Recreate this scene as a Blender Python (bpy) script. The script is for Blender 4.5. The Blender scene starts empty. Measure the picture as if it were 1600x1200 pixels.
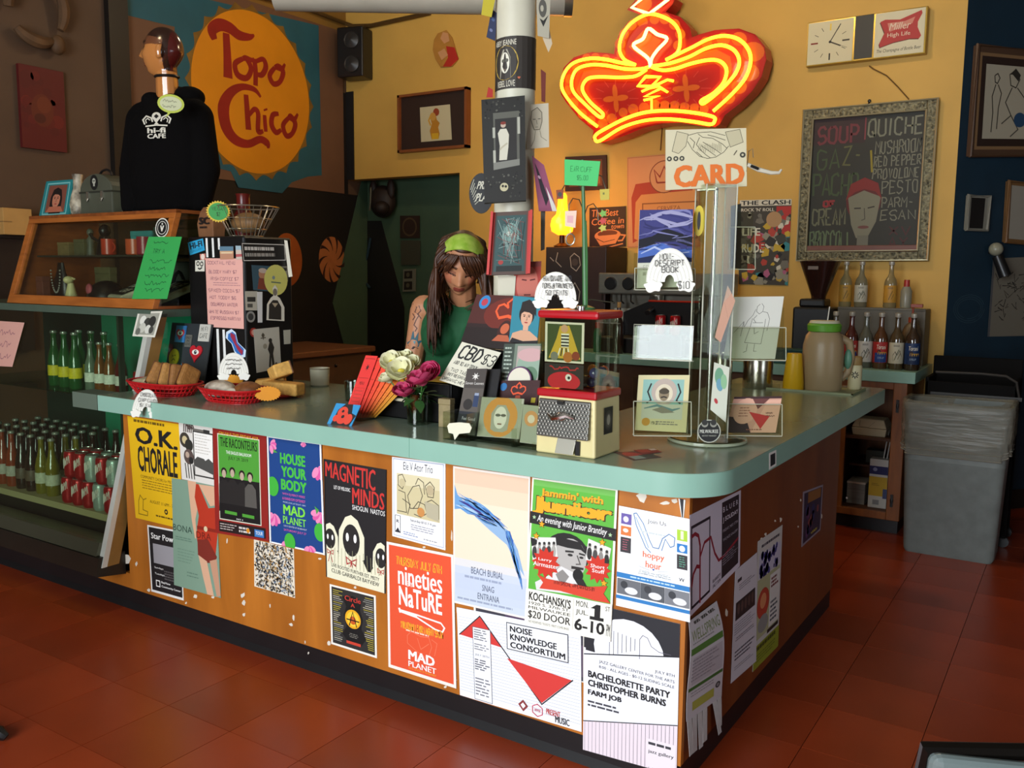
import bpy,bmesh,math,random
from mathutils import Vector,Matrix,Euler
SC=bpy.context.scene
COL=SC.collection
PI=math.pi
# ---------------------------------------------------------------- camera
CAM_P=Vector((0.75710,-2.10954,1.43245))
CAM_F=Vector((-0.53790948,0.83420868,-0.12144659))
CAM_R=Vector((0.83970609,0.54294465,0.01023719))
CAM_U=Vector((-0.07447873,0.09647276,0.99254518))
FPX=1389.74
cd=bpy.data.cameras.new('camera')
cd.sensor_width=36.0
cd.lens=FPX/1600*36
cd.clip_start=.05
cam=bpy.data.objects.new('camera',cd)
COL.objects.link(cam)
cam.matrix_world=Matrix(((CAM_R.x,CAM_U.x,-CAM_F.x,CAM_P.x),(CAM_R.y,CAM_U.y,-CAM_F.y,CAM_P.y),(CAM_R.z,CAM_U.z,-CAM_F.z,CAM_P.z),(0,0,0,1)))
SC.camera=cam
# ---------------------------------------------------------------- light
w=bpy.data.worlds.new('world')
SC.world=w
w.use_nodes=True
bg=w.node_tree.nodes['Background']
bg.inputs[0].default_value=(.62,.78,1.0,1)
bg.inputs[1].default_value=1.2
def area(name,loc,rot,sx,sy,watts,color,spread=180):
 l=bpy.data.lights.new(name,'AREA')
 l.shape='RECTANGLE';l.size=sx;l.size_y=sy;l.energy=watts;l.color=color
 l.spread=math.radians(spread)
 o=bpy.data.objects.new(name,l);COL.objects.link(o)
 o.location=loc;o.rotation_euler=rot
 return o
 # daylight through the shop window behind the camera
area('window_daylight',(-.42,-4.36,1.75),(math.radians(90),0,0),2.55,2.3,310,(.88,.94,1.0))
area('side_fill_light',(3.5,-.7,1.8),(math.radians(90),0,math.radians(90)),1.7,1.9,18,(.84,.92,1.0))  # added side light that brightens the counter's end panel
SC.view_settings.view_transform='Standard'
SC.view_settings.look='None'
SC.view_settings.exposure=0.0
SC.view_settings.gamma=1.0
SC.view_settings.use_curve_mapping=False
# ---------------------------------------------------------------- pixels to places
def ray(x,y):
 return CAM_F+CAM_R*((x-800)/FPX)+CAM_U*((600-y)/FPX)
def hit(x,y,ax,val):
 d=ray(x,y)
 return CAM_P+d*((val-CAM_P[ax])/d[ax])
def hy(x,y,Y):return hit(x,y,1,Y)
def hx(x,y,X):return hit(x,y,0,X)
def hz(x,y,Z):return hit(x,y,2,Z)
def atd(x,y,D):return CAM_P+ray(x,y)*D
def hitp(x,y,p,n):
 d=ray(x,y);n=Vector(n)
 return CAM_P+d*((Vector(p)-CAM_P).dot(n)/d.dot(n))
 # ---------------------------------------------------------------- colours and materials
def lin(h):
 if not isinstance(h,str):return tuple(h)
 h=h.lstrip('#')
 r=[]
 for i in(0,2,4):
  c=int(h[i:i+2],16)/255
  r.append(c/12.92 if c<=.04045 else((c+.055)/1.055)**2.4)
 return tuple(r)
MATS={}
def mat(name,col='#808080',rough=.55,metal=0,noise=.0,scale=12,bump=0,emit=0,emitcol=None,trans=0,alpha=1,ior=1.45,col2=None,stretch=None,coat=0,spec=.5,dist=0,detail=4):
 if name in MATS:return MATS[name]
 m=bpy.data.materials.new(name);m.use_nodes=True
 nt=m.node_tree;p=nt.nodes['Principled BSDF']
 c=lin(col)+(1,)
 p.inputs['Base Color'].default_value=c
 p.inputs['Roughness'].default_value=rough
 p.inputs['Metallic'].default_value=metal
 p.inputs['IOR'].default_value=ior
 p.inputs['Specular IOR Level'].default_value=spec
 p.inputs['Transmission Weight'].default_value=trans
 p.inputs['Alpha'].default_value=alpha
 p.inputs['Coat Weight'].default_value=coat
 if emit:
  p.inputs['Emission Color'].default_value=lin(emitcol or col)+(1,)
  p.inputs['Emission Strength'].default_value=emit
 if noise or bump or col2:
  tc=nt.nodes.new('ShaderNodeTexCoord');mp=nt.nodes.new('ShaderNodeMapping')
  nt.links.new(tc.outputs['Object'],mp.inputs[0])
  if stretch:mp.inputs['Scale'].default_value=stretch
  nz=nt.nodes.new('ShaderNodeTexNoise');nz.inputs['Scale'].default_value=scale
  nz.inputs['Detail'].default_value=detail;nz.inputs['Distortion'].default_value=dist
  nt.links.new(mp.outputs[0],nz.inputs['Vector'])
  if noise or col2:
   mx=nt.nodes.new('ShaderNodeMix');mx.data_type='RGBA'
   c2=lin(col2)+(1,)if col2 else tuple(max(0,v*(1-noise))for v in c[:3])+(1,)
   c1=c if col2 else tuple(min(1,v*(1+noise))for v in c[:3])+(1,)
   mx.inputs[6].default_value=c1;mx.inputs[7].default_value=c2
   rp=nt.nodes.new('ShaderNodeMapRange');rp.inputs[1].default_value=.3;rp.inputs[2].default_value=.7
   nt.links.new(nz.outputs[0],rp.inputs[0]);nt.links.new(rp.outputs[0],mx.inputs[0])
   nt.links.new(mx.outputs[2],p.inputs['Base Color'])
  if bump:
   b=nt.nodes.new('ShaderNodeBump');b.inputs['Strength'].default_value=bump;b.inputs['Distance'].default_value=.01
   nt.links.new(nz.outputs[0],b.inputs['Height']);nt.links.new(b.outputs[0],p.inputs['Normal'])
 MATS[name]=m
 return m
def vmat(name,rough=.6,coat=0,metal=0,alpha=1,spec=.4):
 if name in MATS:return MATS[name]
 m=bpy.data.materials.new(name);m.use_nodes=True
 nt=m.node_tree;p=nt.nodes['Principled BSDF']
 a=nt.nodes.new('ShaderNodeAttribute');a.attribute_name='Col'
 nt.links.new(a.outputs['Color'],p.inputs['Base Color'])
 p.inputs['Roughness'].default_value=rough;p.inputs['Coat Weight'].default_value=coat
 p.inputs['Metallic'].default_value=metal;p.inputs['Specular IOR Level'].default_value=spec
 MATS[name]=m
 return m
def glassmat(name,tint='#ffffff',refl=.08,rough=.02):
 if name in MATS:return MATS[name]
 m=bpy.data.materials.new(name);m.use_nodes=True
 nt=m.node_tree;nt.nodes.remove(nt.nodes['Principled BSDF'])
 out=nt.nodes['Material Output']
 t=nt.nodes.new('ShaderNodeBsdfTransparent');t.inputs[0].default_value=lin(tint)+(1,)
 g=nt.nodes.new('ShaderNodeBsdfGlossy');g.inputs['Roughness'].default_value=rough
 g.inputs[0].default_value=(1,1,1,1)
 fr=nt.nodes.new('ShaderNodeLayerWeight');fr.inputs[0].default_value=.5
 pw_=nt.nodes.new('ShaderNodeMath');pw_.operation='POWER';pw_.inputs[1].default_value=4
 nt.links.new(fr.outputs['Facing'],pw_.inputs[0])
 ma=nt.nodes.new('ShaderNodeMath');ma.operation='MULTIPLY_ADD';ma.inputs[1].default_value=.6;ma.inputs[2].default_value=refl;ma.use_clamp=True
 mx=nt.nodes.new('ShaderNodeMixShader')
 nt.links.new(pw_.outputs[0],ma.inputs[0]);nt.links.new(ma.outputs[0],mx.inputs[0])
 nt.links.new(t.outputs[0],mx.inputs[1]);nt.links.new(g.outputs[0],mx.inputs[2])
 nt.links.new(mx.outputs[0],out.inputs[0])
 MATS[name]=m
 return m
 # ---------------------------------------------------------------- object helpers
def props(o,label=None,cat=None,group=None,kind=None):
 if label:o['label']=label
 if cat:o['category']=cat
 if group:o['group']=group
 if kind:o['kind']=kind
 return o
def thing(name,label,cat,loc=(0,0,0),rz=0,group=None,rot=None):
 o=bpy.data.objects.new(name,None);COL.objects.link(o)
 o.empty_display_size=.05
 o.location=loc;o.rotation_euler=rot if rot else(0,0,rz)
 return props(o,label,cat,group)
def copy_tree(o,parent=None):
 c=o.copy();COL.objects.link(c);c.parent=parent
 for ch in[x for x in COL.objects if x.parent==o]:
  copy_tree(ch,c)
 return c
def RZ(a):return Matrix.Rotation(a,3,'Z')
def RXY(rx=0,ry=0,rz=0):return Euler((rx,ry,rz)).to_matrix()
class MB:
 def __init__(s):s.v=[];s.f=[]
 def add(s,vs,fs):
  n=len(s.v);s.v+=[Vector(q)for q in vs];s.f+=[tuple(i+n for i in f)for f in fs];return s
 def box(s,c,d,m=None):
  c=Vector(c);vs=[]
  for z in(-.5,.5):
   for y in(-.5,.5):
    for x in(-.5,.5):
     q=Vector((x*d[0],y*d[1],z*d[2]))
     vs.append(c+(m@q if m else q))
  return s.add(vs,[(0,2,3,1),(4,5,7,6),(0,1,5,4),(2,6,7,3),(0,4,6,2),(1,3,7,5)])
 def b2(s,a,b):
  a=Vector(a);b=Vector(b)
  return s.box((a+b)/2,[abs(q)for q in(b-a)])
 def cyl(s,p0,p1,r0,r1=None,n=16,cap=True):
  p0=Vector(p0);p1=Vector(p1);r1=r0 if r1 is None else r1
  d=(p1-p0).normalized();a=d.orthogonal().normalized();b=d.cross(a)
  vs=[]
  for p,r in((p0,r0),(p1,r1)):
   for i in range(n):
    t=2*PI*i/n;vs.append(p+a*(r*math.cos(t))+b*(r*math.sin(t)))
  fs=[(i,(i+1)%n,n+(i+1)%n,n+i)for i in range(n)]
  if cap:fs+=[tuple(range(n-1,-1,-1)),tuple(range(n,2*n))]
  return s.add(vs,fs)
 def tube(s,pts,r,n=8,closed=False):
  pts=[Vector(p)for p in pts];N=len(pts);rs=r if hasattr(r,'__len__')else[r]*N
  vs=[];a=None
  for i,p in enumerate(pts):
   q0=pts[i-1]if(i or closed)else p;q1=pts[(i+1)%N]if(i<N-1 or closed)else p
   d=(q1-q0).normalized()
   a=d.orthogonal().normalized()if a is None else(a-d*a.dot(d)).normalized()
   b=d.cross(a)
   for k in range(n):
    t=2*PI*k/n;vs.append(p+a*(rs[i]*math.cos(t))+b*(rs[i]*math.sin(t)))
  fs=[]
  for i in range(N if closed else N-1):
   j=(i+1)%N
   fs+=[(i*n+k,i*n+(k+1)%n,j*n+(k+1)%n,j*n+k)for k in range(n)]
  if not closed:fs+=[tuple(range(n-1,-1,-1)),tuple(range((N-1)*n,N*n))]
  return s.add(vs,fs)
 def lathe(s,prof,n=20,o=(0,0,0),sx=1,sy=1,m=None,cap=True):
  o=Vector(o);vs=[]
  for r,z in prof:
   for k in range(n):
    t=2*PI*k/n;q=Vector((r*math.cos(t)*sx,r*math.sin(t)*sy,z))
    vs.append(o+(m@q if m else q))
  fs=[(i*n+k,i*n+(k+1)%n,(i+1)*n+(k+1)%n,(i+1)*n+k)for i in range(len(prof)-1)for k in range(n)]
  if cap:fs+=[tuple(range(n-1,-1,-1)),tuple(range((len(prof)-1)*n,len(prof)*n))]
  return s.add(vs,fs)
 def ell(s,c,r,n=12,m=None):
  c=Vector(c);vs=[];
  for i in range(n+1):
   ph=-PI/2+PI*i/n
   for k in range(2*n):
    t=PI*k/n;q=Vector((r[0]*math.cos(ph)*math.cos(t),r[1]*math.cos(ph)*math.sin(t),r[2]*math.sin(ph)))
    vs.append(c+(m@q if m else q))
  N=2*n
  return s.add(vs,[(i*N+k,i*N+(k+1)%N,(i+1)*N+(k+1)%N,(i+1)*N+k)for i in range(n)for k in range(N)])
 def prism(s,pts,d):
  pts=[Vector(p)for p in pts];d=Vector(d);n=len(pts)
  return s.add(pts+[p+d for p in pts],[tuple(range(n-1,-1,-1)),tuple(range(n,2*n))]+[(i,(i+1)%n,n+(i+1)%n,n+i)for i in range(n)])
 def loft(s,rings,cap=True,closed=True):
  n=len(rings[0]);vs=[q for r in rings for q in r]
  m=n if closed else n-1
  fs=[(i*n+k,i*n+(k+1)%n,(i+1)*n+(k+1)%n,(i+1)*n+k)for i in range(len(rings)-1)for k in range(m)]
  if cap:fs+=[tuple(range(n-1,-1,-1)),tuple(range((len(rings)-1)*n,len(rings)*n))]
  return s.add(vs,fs)
 def build(s,name,m,parent=None,smooth=False,bevel=0,loc=None,sub=0,seg=2):
  me=bpy.data.meshes.new(name)
  L=Vector(loc)if loc is not None else Vector((0,0,0))
  me.from_pydata([tuple(q-L)for q in s.v],[],s.f)
  bm=bmesh.new();bm.from_mesh(me);bmesh.ops.recalc_face_normals(bm,faces=bm.faces);bm.to_mesh(me);bm.free()
  if smooth:
   for p in me.polygons:p.use_smooth=True
   if smooth!='all':me.set_sharp_from_angle(angle=math.radians(38))
  o=bpy.data.objects.new(name,me);COL.objects.link(o)
  if loc is not None:o.location=L
  o.parent=parent
  for q in(m if isinstance(m,(list,tuple))else[m]):me.materials.append(q)
  if bevel:
   b=o.modifiers.new('bevel','BEVEL');b.width=bevel;b.segments=seg;b.limit_method='ANGLE'
  if sub:
   b=o.modifiers.new('sub','SUBSURF');b.levels=sub;b.render_levels=sub
  return o
def remesh(o,vox,it=6,bake=True):
 r=o.modifiers.new('remesh','REMESH');r.mode='VOXEL';r.voxel_size=vox;r.use_smooth_shade=True
 if it:
  q=o.modifiers.new('smooth','SMOOTH');q.iterations=it;q.factor=.5
 if bake:
  bpy.context.view_layer.update()
  dg=bpy.context.evaluated_depsgraph_get()
  me=bpy.data.meshes.new_from_object(o.evaluated_get(dg))
  old=o.data;o.modifiers.clear();o.data=me;bpy.data.meshes.remove(old)
  for p in me.polygons:p.use_smooth=True
 return o
def paint(o,fn):
 me=o.data;at=me.color_attributes.new('Col','FLOAT_COLOR','POINT');buf=[]
 for v in me.vertices:buf+=list(fn(v.co))+[1.0]
 at.data.foreach_set('color',buf)
def cen(pts):
 c=Vector((0,0,0))
 for p in pts:c+=Vector(p)
 return c/len(pts)
def struct(o):o['kind']='structure';return o
# ---------------------------------------------------------------- lettering
TXT={}
def textpolys(body,bold=0.0,res=2):
 k=(body,bold)
 if k in TXT:return TXT[k]
 cu=bpy.data.curves.new('t','FONT');cu.body=body;cu.offset=bold;cu.resolution_u=res;cu.size=1
 cu.fill_mode='FRONT'
 ob=bpy.data.objects.new('t',cu)
 me=bpy.data.meshes.new_from_object(ob)
 vs=[(q.co.x,q.co.y)for q in me.vertices];fs=[tuple(p.vertices)for p in me.polygons]
 bpy.data.objects.remove(ob);bpy.data.curves.remove(cu);bpy.data.meshes.remove(me)
 if not vs:vs=[(0,0),(1,0),(1,1)]
 x0=min(q[0]for q in vs);x1=max(q[0]for q in vs);y0=min(q[1]for q in vs);y1=max(q[1]for q in vs)
 vs=[((a-x0)/max(1e-6,x1-x0),(b-y0)/max(1e-6,y1-y0))for a,b in vs]
 TXT[k]=(vs,fs,(x1-x0,y1-y0))
 return TXT[k]
GL={'A':'002640,1232','B':'00063645443303,3342413000','C':'4536160501103041','D':'0006264442200'+'0','E':'46060040,0333','F':'460600,0333','G':'45361605011030414323','H':'0006,4046,0343','I':'2026','J':'3631201001','K':'0006,460340','L':'060040','M':'0006234640','N':'00064046','O':'160501103041453616','P':'00063645443303','Q':'160501103041453616,2240','R':'00063645443303,2340','S':'453616050413334241301001','T':'0646,2620','U':'060110304146','V':'062046','W':'0610233046','X':'0046,0640','Y':'062346,2320','Z':'06460040','0':'160501103041453616','1':'152620','2':'051636454400'+'40','3':'051636454433424130'+'1001,1333','4':'30360242','5':'46060333424130'+'00','6':'4536160501103041423303','7':'064610','8':'130405163645443313020110304142'+'33','9':'431304051636454130'+'10','$':'453616050413334241301001,2620','-':'1333','.':'2021',"'":'2624','!':'2622,2021','/':'0046',',':'2110','+':'1333,2422','&':'40153546300001'+'3443','?':'051636454433'+'2322,2021',':':'2021,2324'}
GL['D']='00062644422000'
def strokes(text):
 out=[];x=0
 for ch in text.upper():
  if ch==' ':x+=3.2;continue
  g=GL.get(ch,'1333')
  wd=4 if ch not in "I1.,'!:" else 2
  for st in g.split(','):
   out.append([(x+int(st[i])*wd/4,int(st[i+1]))for i in range(0,len(st)-1,2)])
  x+=wd+1.7
 W=max(.1,x-1.7)
 return[[(a/W,b/6)for a,b in s]for s in out],W/6
 # ---------------------------------------------------------------- printed sheets
class Sheet:
 DZ=.00004
 def __init__(s,quad=None,col='#f4f2ee',th=.0006,fn=None,size=None,nu=1,nv=1,back=None,nobase=False,clip=True):
  s.v=[];s.f=[];s.c=[];s.k=1;s.th=th;s.nu=nu;s.nv=nv
  if quad:
   q=[Vector(p)for p in quad]
   s.nrm=((q[2]-q[0]).cross(q[1]-q[0])).normalized()*-1
   s.W=((q[1]-q[0]).length+(q[2]-q[3]).length)/2;s.H=((q[3]-q[0]).length+(q[2]-q[1]).length)/2
   # normal: (right x up)
   s.nrm=((q[1]-q[0]).cross(q[0]-q[3])).normalized()
   if abs((q[2]-q[0]).dot(s.nrm))>.0008 and nu==1:s.nu=s.nv=8
   s.fn=lambda u,v:(q[0].lerp(q[1],u).lerp(q[3].lerp(q[2],u),v),s.nrm)
  else:
   s.fn=fn;s.W,s.H=size
  s.asp=s.W/s.H
  s.o=s.fn(.5,.5)[0]
  s.clip=clip and not nobase
  if not nobase:s.base(col,back or col)
 def P(s,u,v,off):
  p,n=s.fn(u,v)
  return p+n*off-s.o
 def face(s,pts,c):
  n=len(s.v);s.v+=pts;s.f.append(tuple(range(n,n+len(pts))));s.c.append(c)
 def base(s,col,back):
  c=lin(col);b=lin(back)
  N,M=s.nu,s.nv
  for i in range(N):
   for j in range(M):
    u0,u1,v0,v1=i/N,(i+1)/N,j/M,(j+1)/M
    s.face([s.P(u0,v0,0),s.P(u0,v1,0),s.P(u1,v1,0),s.P(u1,v0,0)],c)
    s.face([s.P(u0,v0,-s.th),s.P(u1,v0,-s.th),s.P(u1,v1,-s.th),s.P(u0,v1,-s.th)],b)
  for i in range(N):
   a,d=i/N,(i+1)/N
   s.face([s.P(a,0,0),s.P(d,0,0),s.P(d,0,-s.th),s.P(a,0,-s.th)],c)
   s.face([s.P(a,1,0),s.P(a,1,-s.th),s.P(d,1,-s.th),s.P(d,1,0)],c)
  for j in range(M):
   a,d=j/M,(j+1)/M
   s.face([s.P(0,a,0),s.P(0,a,-s.th),s.P(0,d,-s.th),s.P(0,d,0)],c)
   s.face([s.P(1,a,0),s.P(1,d,0),s.P(1,d,-s.th),s.P(1,a,-s.th)],c)
 def z(s):s.k+=1;return s.k*s.DZ
 def cut(s,pts):
  if not s.clip:return pts
  for ax,lim,sg in((0,.0,1),(0,1.,-1),(1,.0,1),(1,1.,-1)):
   if all(sg*(p[ax]-lim)>=0 for p in pts):continue
   out=[]
   for i,p in enumerate(pts):
    q=pts[i-1];a=sg*(q[ax]-lim);b=sg*(p[ax]-lim)
    if(a<0)!=(b<0):
     t=a/(a-b);out.append((q[0]+(p[0]-q[0])*t,q[1]+(p[1]-q[1])*t))
    if b>=0:out.append(p)
   pts=out
   if len(pts)<3:return[]
  return pts
 def poly(s,pts,c,k=None):
  o=s.z()if k is None else k
  pts=s.cut(pts)
  if len(pts)<3:return s
  s.face([s.P(u,v,o)for u,v in pts][::-1],lin(c));return s
 def rect(s,u0,v0,u1,v1,c):
  o=s.z();N=max(1,round(s.nu*abs(u1-u0)));M=max(1,round(s.nv*abs(v1-v0)));cc=lin(c)
  for i in range(N):
   for j in range(M):
    a,b=u0+(u1-u0)*i/N,u0+(u1-u0)*(i+1)/N;e,f=v0+(v1-v0)*j/M,v0+(v1-v0)*(j+1)/M
    s.face([s.P(a,e,o),s.P(a,f,o),s.P(b,f,o),s.P(b,e,o)],cc)
  return s
 def circ(s,u,v,r,c,ry=None,n=22,rot=0,a0=0,a1=2*PI):
  ry=ry if ry is not None else r*s.asp
  pts=[]
  for i in range(n):
   t=a0+(a1-a0)*i/(n if a1-a0>6.2 else n-1)
   x,y=r*math.cos(t),ry*math.sin(t)
   if rot:
    X,Y=x*s.W,y*s.H;x,y=(X*math.cos(rot)-Y*math.sin(rot))/s.W,(X*math.sin(rot)+Y*math.cos(rot))/s.H
   pts.append((u+x,v+y))
  return s.poly(pts,c)
 def line(s,pts,wd,c,closed=False,taper=False):
  o=s.z();N=len(pts);L=[]
  P2=[Vector((p[0]*s.W,p[1]*s.H))for p in pts];hw=wd*s.W/2
  for i,p in enumerate(P2):
   a=P2[i-1]if(i or closed)else p;b=P2[(i+1)%N]if(i<N-1 or closed)else p
   d1=(p-a).normalized()if(p-a).length>1e-9 else(b-p).normalized()
   d2=(b-p).normalized()if(b-p).length>1e-9 else d1
   d=(d1+d2)
   d=d.normalized()if d.length>.2 else d1
   nn=Vector((-d.y,d.x));k=min(1.6,1/max(.5,nn.dot(Vector((-d1.y,d1.x)))))
   h=hw*k
   if taper:h*=max(.1,math.sin(PI*(i+.5)/N))if taper is True else max(.06,1-i/(N-1)*.95)
   L.append((p+nn*h,p-nn*h))
  cc=lin(c)
  for i in range(N if closed else N-1):
   a,b=L[i];d,e=L[(i+1)%N]
   pp=s.cut([(q.x/s.W,q.y/s.H)for q in(a,d,e,b)])
   if len(pp)>2:s.face([s.P(u,v,o)for u,v in pp],cc)
  return s
 def text(s,body,box,c,bold=0.0,shear=0,res=2,fn=None):
  u0,v0,u1,v1=box;vs,fs,(tw,th_)=textpolys(body,0.0,res);o=s.z();cc=lin(c)
  bx_=max(0,bold)*.9/max(.1,tw);by_=max(0,bold)*.5/max(.1,th_)
  sh_=[(0,0)]if bold<=.004 else([(-bx_,0),(bx_,0)]if bold<.03 else[(-bx_,-by_),(bx_,-by_),(-bx_,by_),(bx_,by_),(0,0)])
  def T(x,y):
   x=(x+bx_)/(1+2*bx_);y=(y+by_)/(1+2*by_)
   X=u0+(u1-u0)*x+shear*(y-.5)*(v1-v0)/s.asp;Y=v1+(v0-v1)*y
   return fn(X,Y,x,y)if fn else(X,Y)
  for i,(dx,dy)in enumerate(sh_):
   pv=[s.P(*T(x+dx,y+dy),o+i*s.DZ*.2)for x,y in vs]
   n=len(s.v);s.v+=pv
   for f in fs:s.f.append(tuple(j+n for j in f));s.c.append(cc)
  return s
 def hand(s,body,box,c,wd=.01,jit=.02,shear=0):
  u0,v0,u1,v1=box;st,_=strokes(body);rnd=random.Random(body);s.k+=1
  for q in st:
   pts=[(u0+(u1-u0)*(x+rnd.uniform(-jit,jit)*.3)+shear*(y-.5)*(v1-v0)/s.asp,v1+(v0-v1)*(y+rnd.uniform(-jit,jit)))for x,y in q]
   s.k-=1
   s.line(pts,wd,c)
  s.k+=1
  return s
 def rows(s,box,n,c,fill=.55,seed=1,center=False):
  u0,v0,u1,v1=box;r=random.Random(seed);hgt=(v1-v0)/n;s.k+=1
  for i in range(n):
   v=v0+hgt*i;W=(u1-u0)*r.uniform(.7,1);u=u0+((u1-u0)-W)/2 if center else u0;e=u+W
   while u<e-.004:
    L=min(e-u,r.uniform(.025,.09));s.k-=1
    s.rect(u,v,u+L,v+hgt*fill,c);u+=L+.012
  s.k+=1
  return s
 def scrib(s,box,n,c,wd=.01,seed=1):
  u0,v0,u1,v1=box;r=random.Random(seed);h=(v1-v0)/n
  for i in range(n):
   a,b=u0+(u1-u0)*r.uniform(0,.15),u1-(u1-u0)*r.uniform(0,.3);v=v0+h*(i+.5);m=int(14+10*r.random())
   s.line([(a+(b-a)*k/m,v+h*.28*r.uniform(-1,1))for k in range(m+1)],wd,c)
  return s
 def frame(s,u0,v0,u1,v1,wd,c):
  return s.line([(u0,v0),(u1,v0),(u1,v1),(u0,v1)],wd,c,closed=True)
 def star(s,u,v,r,c,n=5,inner=.45,rot=0):
  return s.poly([(u+(r if i%2==0 else r*inner)*math.sin(rot+PI*i/n),v-(r if i%2==0 else r*inner)*s.asp*math.cos(rot+PI*i/n))for i in range(2*n)],c)
 def heart(s,u,v,r,c):
  pts=[]
  for i in range(24):
   t=2*PI*i/24;pts.append((u+r*math.sin(t)**3,v-r*s.asp*(13*math.cos(t)-5*math.cos(2*t)-2*math.cos(3*t)-math.cos(4*t))/16))
  return s.poly(pts,c)
 def portrait(s,u,v,r,skin,hair,ink='#2a1c16',long=True,lips='#a04038'):
  a=s.asp
  if long:s.poly([(u-r*1.15,v+r*1.9*a),(u-r*1.2,v-r*.2*a),(u-r*.8,v-r*1.15*a),(u,v-r*1.4*a),(u+r*.85,v-r*1.1*a),(u+r*1.2,v),(u+r*1.2,v+r*1.9*a)],hair)
  else:s.circ(u,v-r*.25*a,r*1.05,hair,ry=r*1.2*a)
  s.rect(u-r*.35,v+r*.7*a,u+r*.35,v+r*1.6*a,skin)
  s.circ(u,v+r*.1*a,r*.78,skin,ry=r*1.1*a)
  s.poly([(u-r*.8,v-r*.25*a),(u-r*.6,v-r*.9*a),(u,v-r*1.1*a),(u+r*.6,v-r*.9*a),(u+r*.8,v-r*.25*a),(u+r*.3,v-r*.5*a),(u-r*.4,v-r*.55*a)],hair)
  for e in(-1,1):
   s.circ(u+e*r*.33,v-r*.02*a,r*.13,ink,ry=r*.07*a,n=8)
   s.line([(u+e*r*.15,v-r*.17*a),(u+e*r*.5,v-r*.2*a)],r*.07,ink)
  s.line([(u+r*.05,v),(u+r*.1,v+r*.38*a),(u-r*.06,v+r*.4*a)],r*.05,ink)
  s.circ(u,v+r*.68*a,r*.25,lips,ry=r*.09*a,n=10)
  return s
 def build(s,name,label=None,cat=None,parent=None,m=None,group=None):
  me=bpy.data.meshes.new(name)
  me.from_pydata([tuple(q)for q in s.v],[],s.f)
  at=me.color_attributes.new('Col','FLOAT_COLOR','CORNER')
  buf=[]
  for f,c in zip(s.f,s.c):buf+=(list(c)+[1.0])*len(f)
  at.data.foreach_set('color',buf)
  o=bpy.data.objects.new(name,me);COL.objects.link(o);o.location=s.o;o.parent=parent
  me.materials.append(m or vmat('printed_paper'))
  if label:props(o,label,cat,group)
  return o
def quad_y(px,Y):return[hy(x,y,Y)for x,y in px]
def quad_x(px,X):return[hx(x,y,X)for x,y in px]
# ================================================================ THE ROOM
XL,YB,ZC=-4.75,3.75,4.1
m_floor=mat('floor_red_tile','#8a3416',.3,noise=.14,scale=2.2,bump=.02,spec=.6)
m_grout=mat('floor_dark_joint','#2c120a',.8,noise=.2)
m_yellow=mat('wall_yellow_paint','#c79c48',.62,noise=.05,scale=3,bump=.04)
m_black=mat('wall_black_paint','#14110f',.6,noise=.2,scale=5)
m_brown=mat('wall_brown_paint','#55402e',.7,noise=.1,scale=3)
m_blue=mat('wall_navy_paint','#0f2836',.6,noise=.12,scale=4)
m_green=mat('wall_green_paint','#3f553f',.65,noise=.1,scale=3)
m_cream=mat('wall_cream_paint','#6a5a48',.7,noise=.06,scale=3)
m_ceil=mat('ceiling_paint','#6e675b',.8,noise=.05)
m_trim=mat('trim_dark','#17130f',.5,noise=.1)
fl=struct(MB().b2((XL-.1,-4.6,-.1),(3.7,6.4,-.006)).build('floor',m_grout))
def proj(p):
 d=Vector(p)-CAM_P;z=d.dot(CAM_F)
 return(800+FPX*d.dot(CAM_R)/z,600-FPX*d.dot(CAM_U)/z,z)if z>.1 else(-9999,-9999,z)
T=.305
tile_me=None
cand=[]
for i in range(-13,14):
 for j in range(-13,20):
  c=Vector((-.80+T*(i+.5),-.06-.305+T*(j+.5),0))
  if c.x<XL+.16 or c.x>3.44 or c.y<-4.34 or c.y>6.1:continue
  if c.y>.3 and c.y<1.7 and c.x<-.25 or c.y>3.3 and c.x<-.1 or c.x<-1.2 and c.y>.3:continue
  pr=[proj(c+Vector((a,b,0)))for a in(-.15,.15)for b in(-.15,.15)]
  inv=min(q[2]for q in pr)>.1 and max(q[0]for q in pr)>0 and min(q[0]for q in pr)<1600 and max(q[1]for q in pr)>0 and min(q[1]for q in pr)<1200
  cand.append(((c-CAM_P).length+(0 if inv else 100),c))
cand.sort(key=lambda q:q[0])
for d,c in cand[:300]:
 if tile_me is None:
  t0=MB().box((0,0,-.003),(T-.0022,T-.0022,.006)).build('tile',m_floor,fl,bevel=0)
  tile_me=t0.data;t0.location=c
 else:
  t=bpy.data.objects.new('tile',tile_me);COL.objects.link(t);t.parent=fl;t.location=c
if cand[300:]:
 b=MB()
 for d,c in cand[300:]:b.box(c+Vector((0,0,-.003)),(T-.0022,T-.0022,.006))
 props(b.build('far_tiles',m_floor,fl),kind='stuff')
 # per-tile colour: each tile a shade of its own
nt=m_floor.node_tree;oi=nt.nodes.new('ShaderNodeObjectInfo');hs=nt.nodes.new('ShaderNodeHueSaturation')
mr=nt.nodes.new('ShaderNodeMapRange');mr.inputs[3].default_value=.88;mr.inputs[4].default_value=1.12
pb=nt.nodes['Principled BSDF'];src=pb.inputs['Base Color'].links[0].from_socket
nt.links.new(oi.outputs['Random'],mr.inputs[0]);nt.links.new(mr.outputs[0],hs.inputs['Value'])
nt.links.new(src,hs.inputs['Color']);nt.links.new(hs.outputs[0],pb.inputs['Base Color'])
# back wall with the doorway
b=MB()
b.b2((-3.54,YB,0),(.05,YB+.12,ZC));b.b2((XL,YB,2.24),(-3.54,YB+.12,ZC))
wb=struct(b.build('wall_back',m_yellow))
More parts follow.
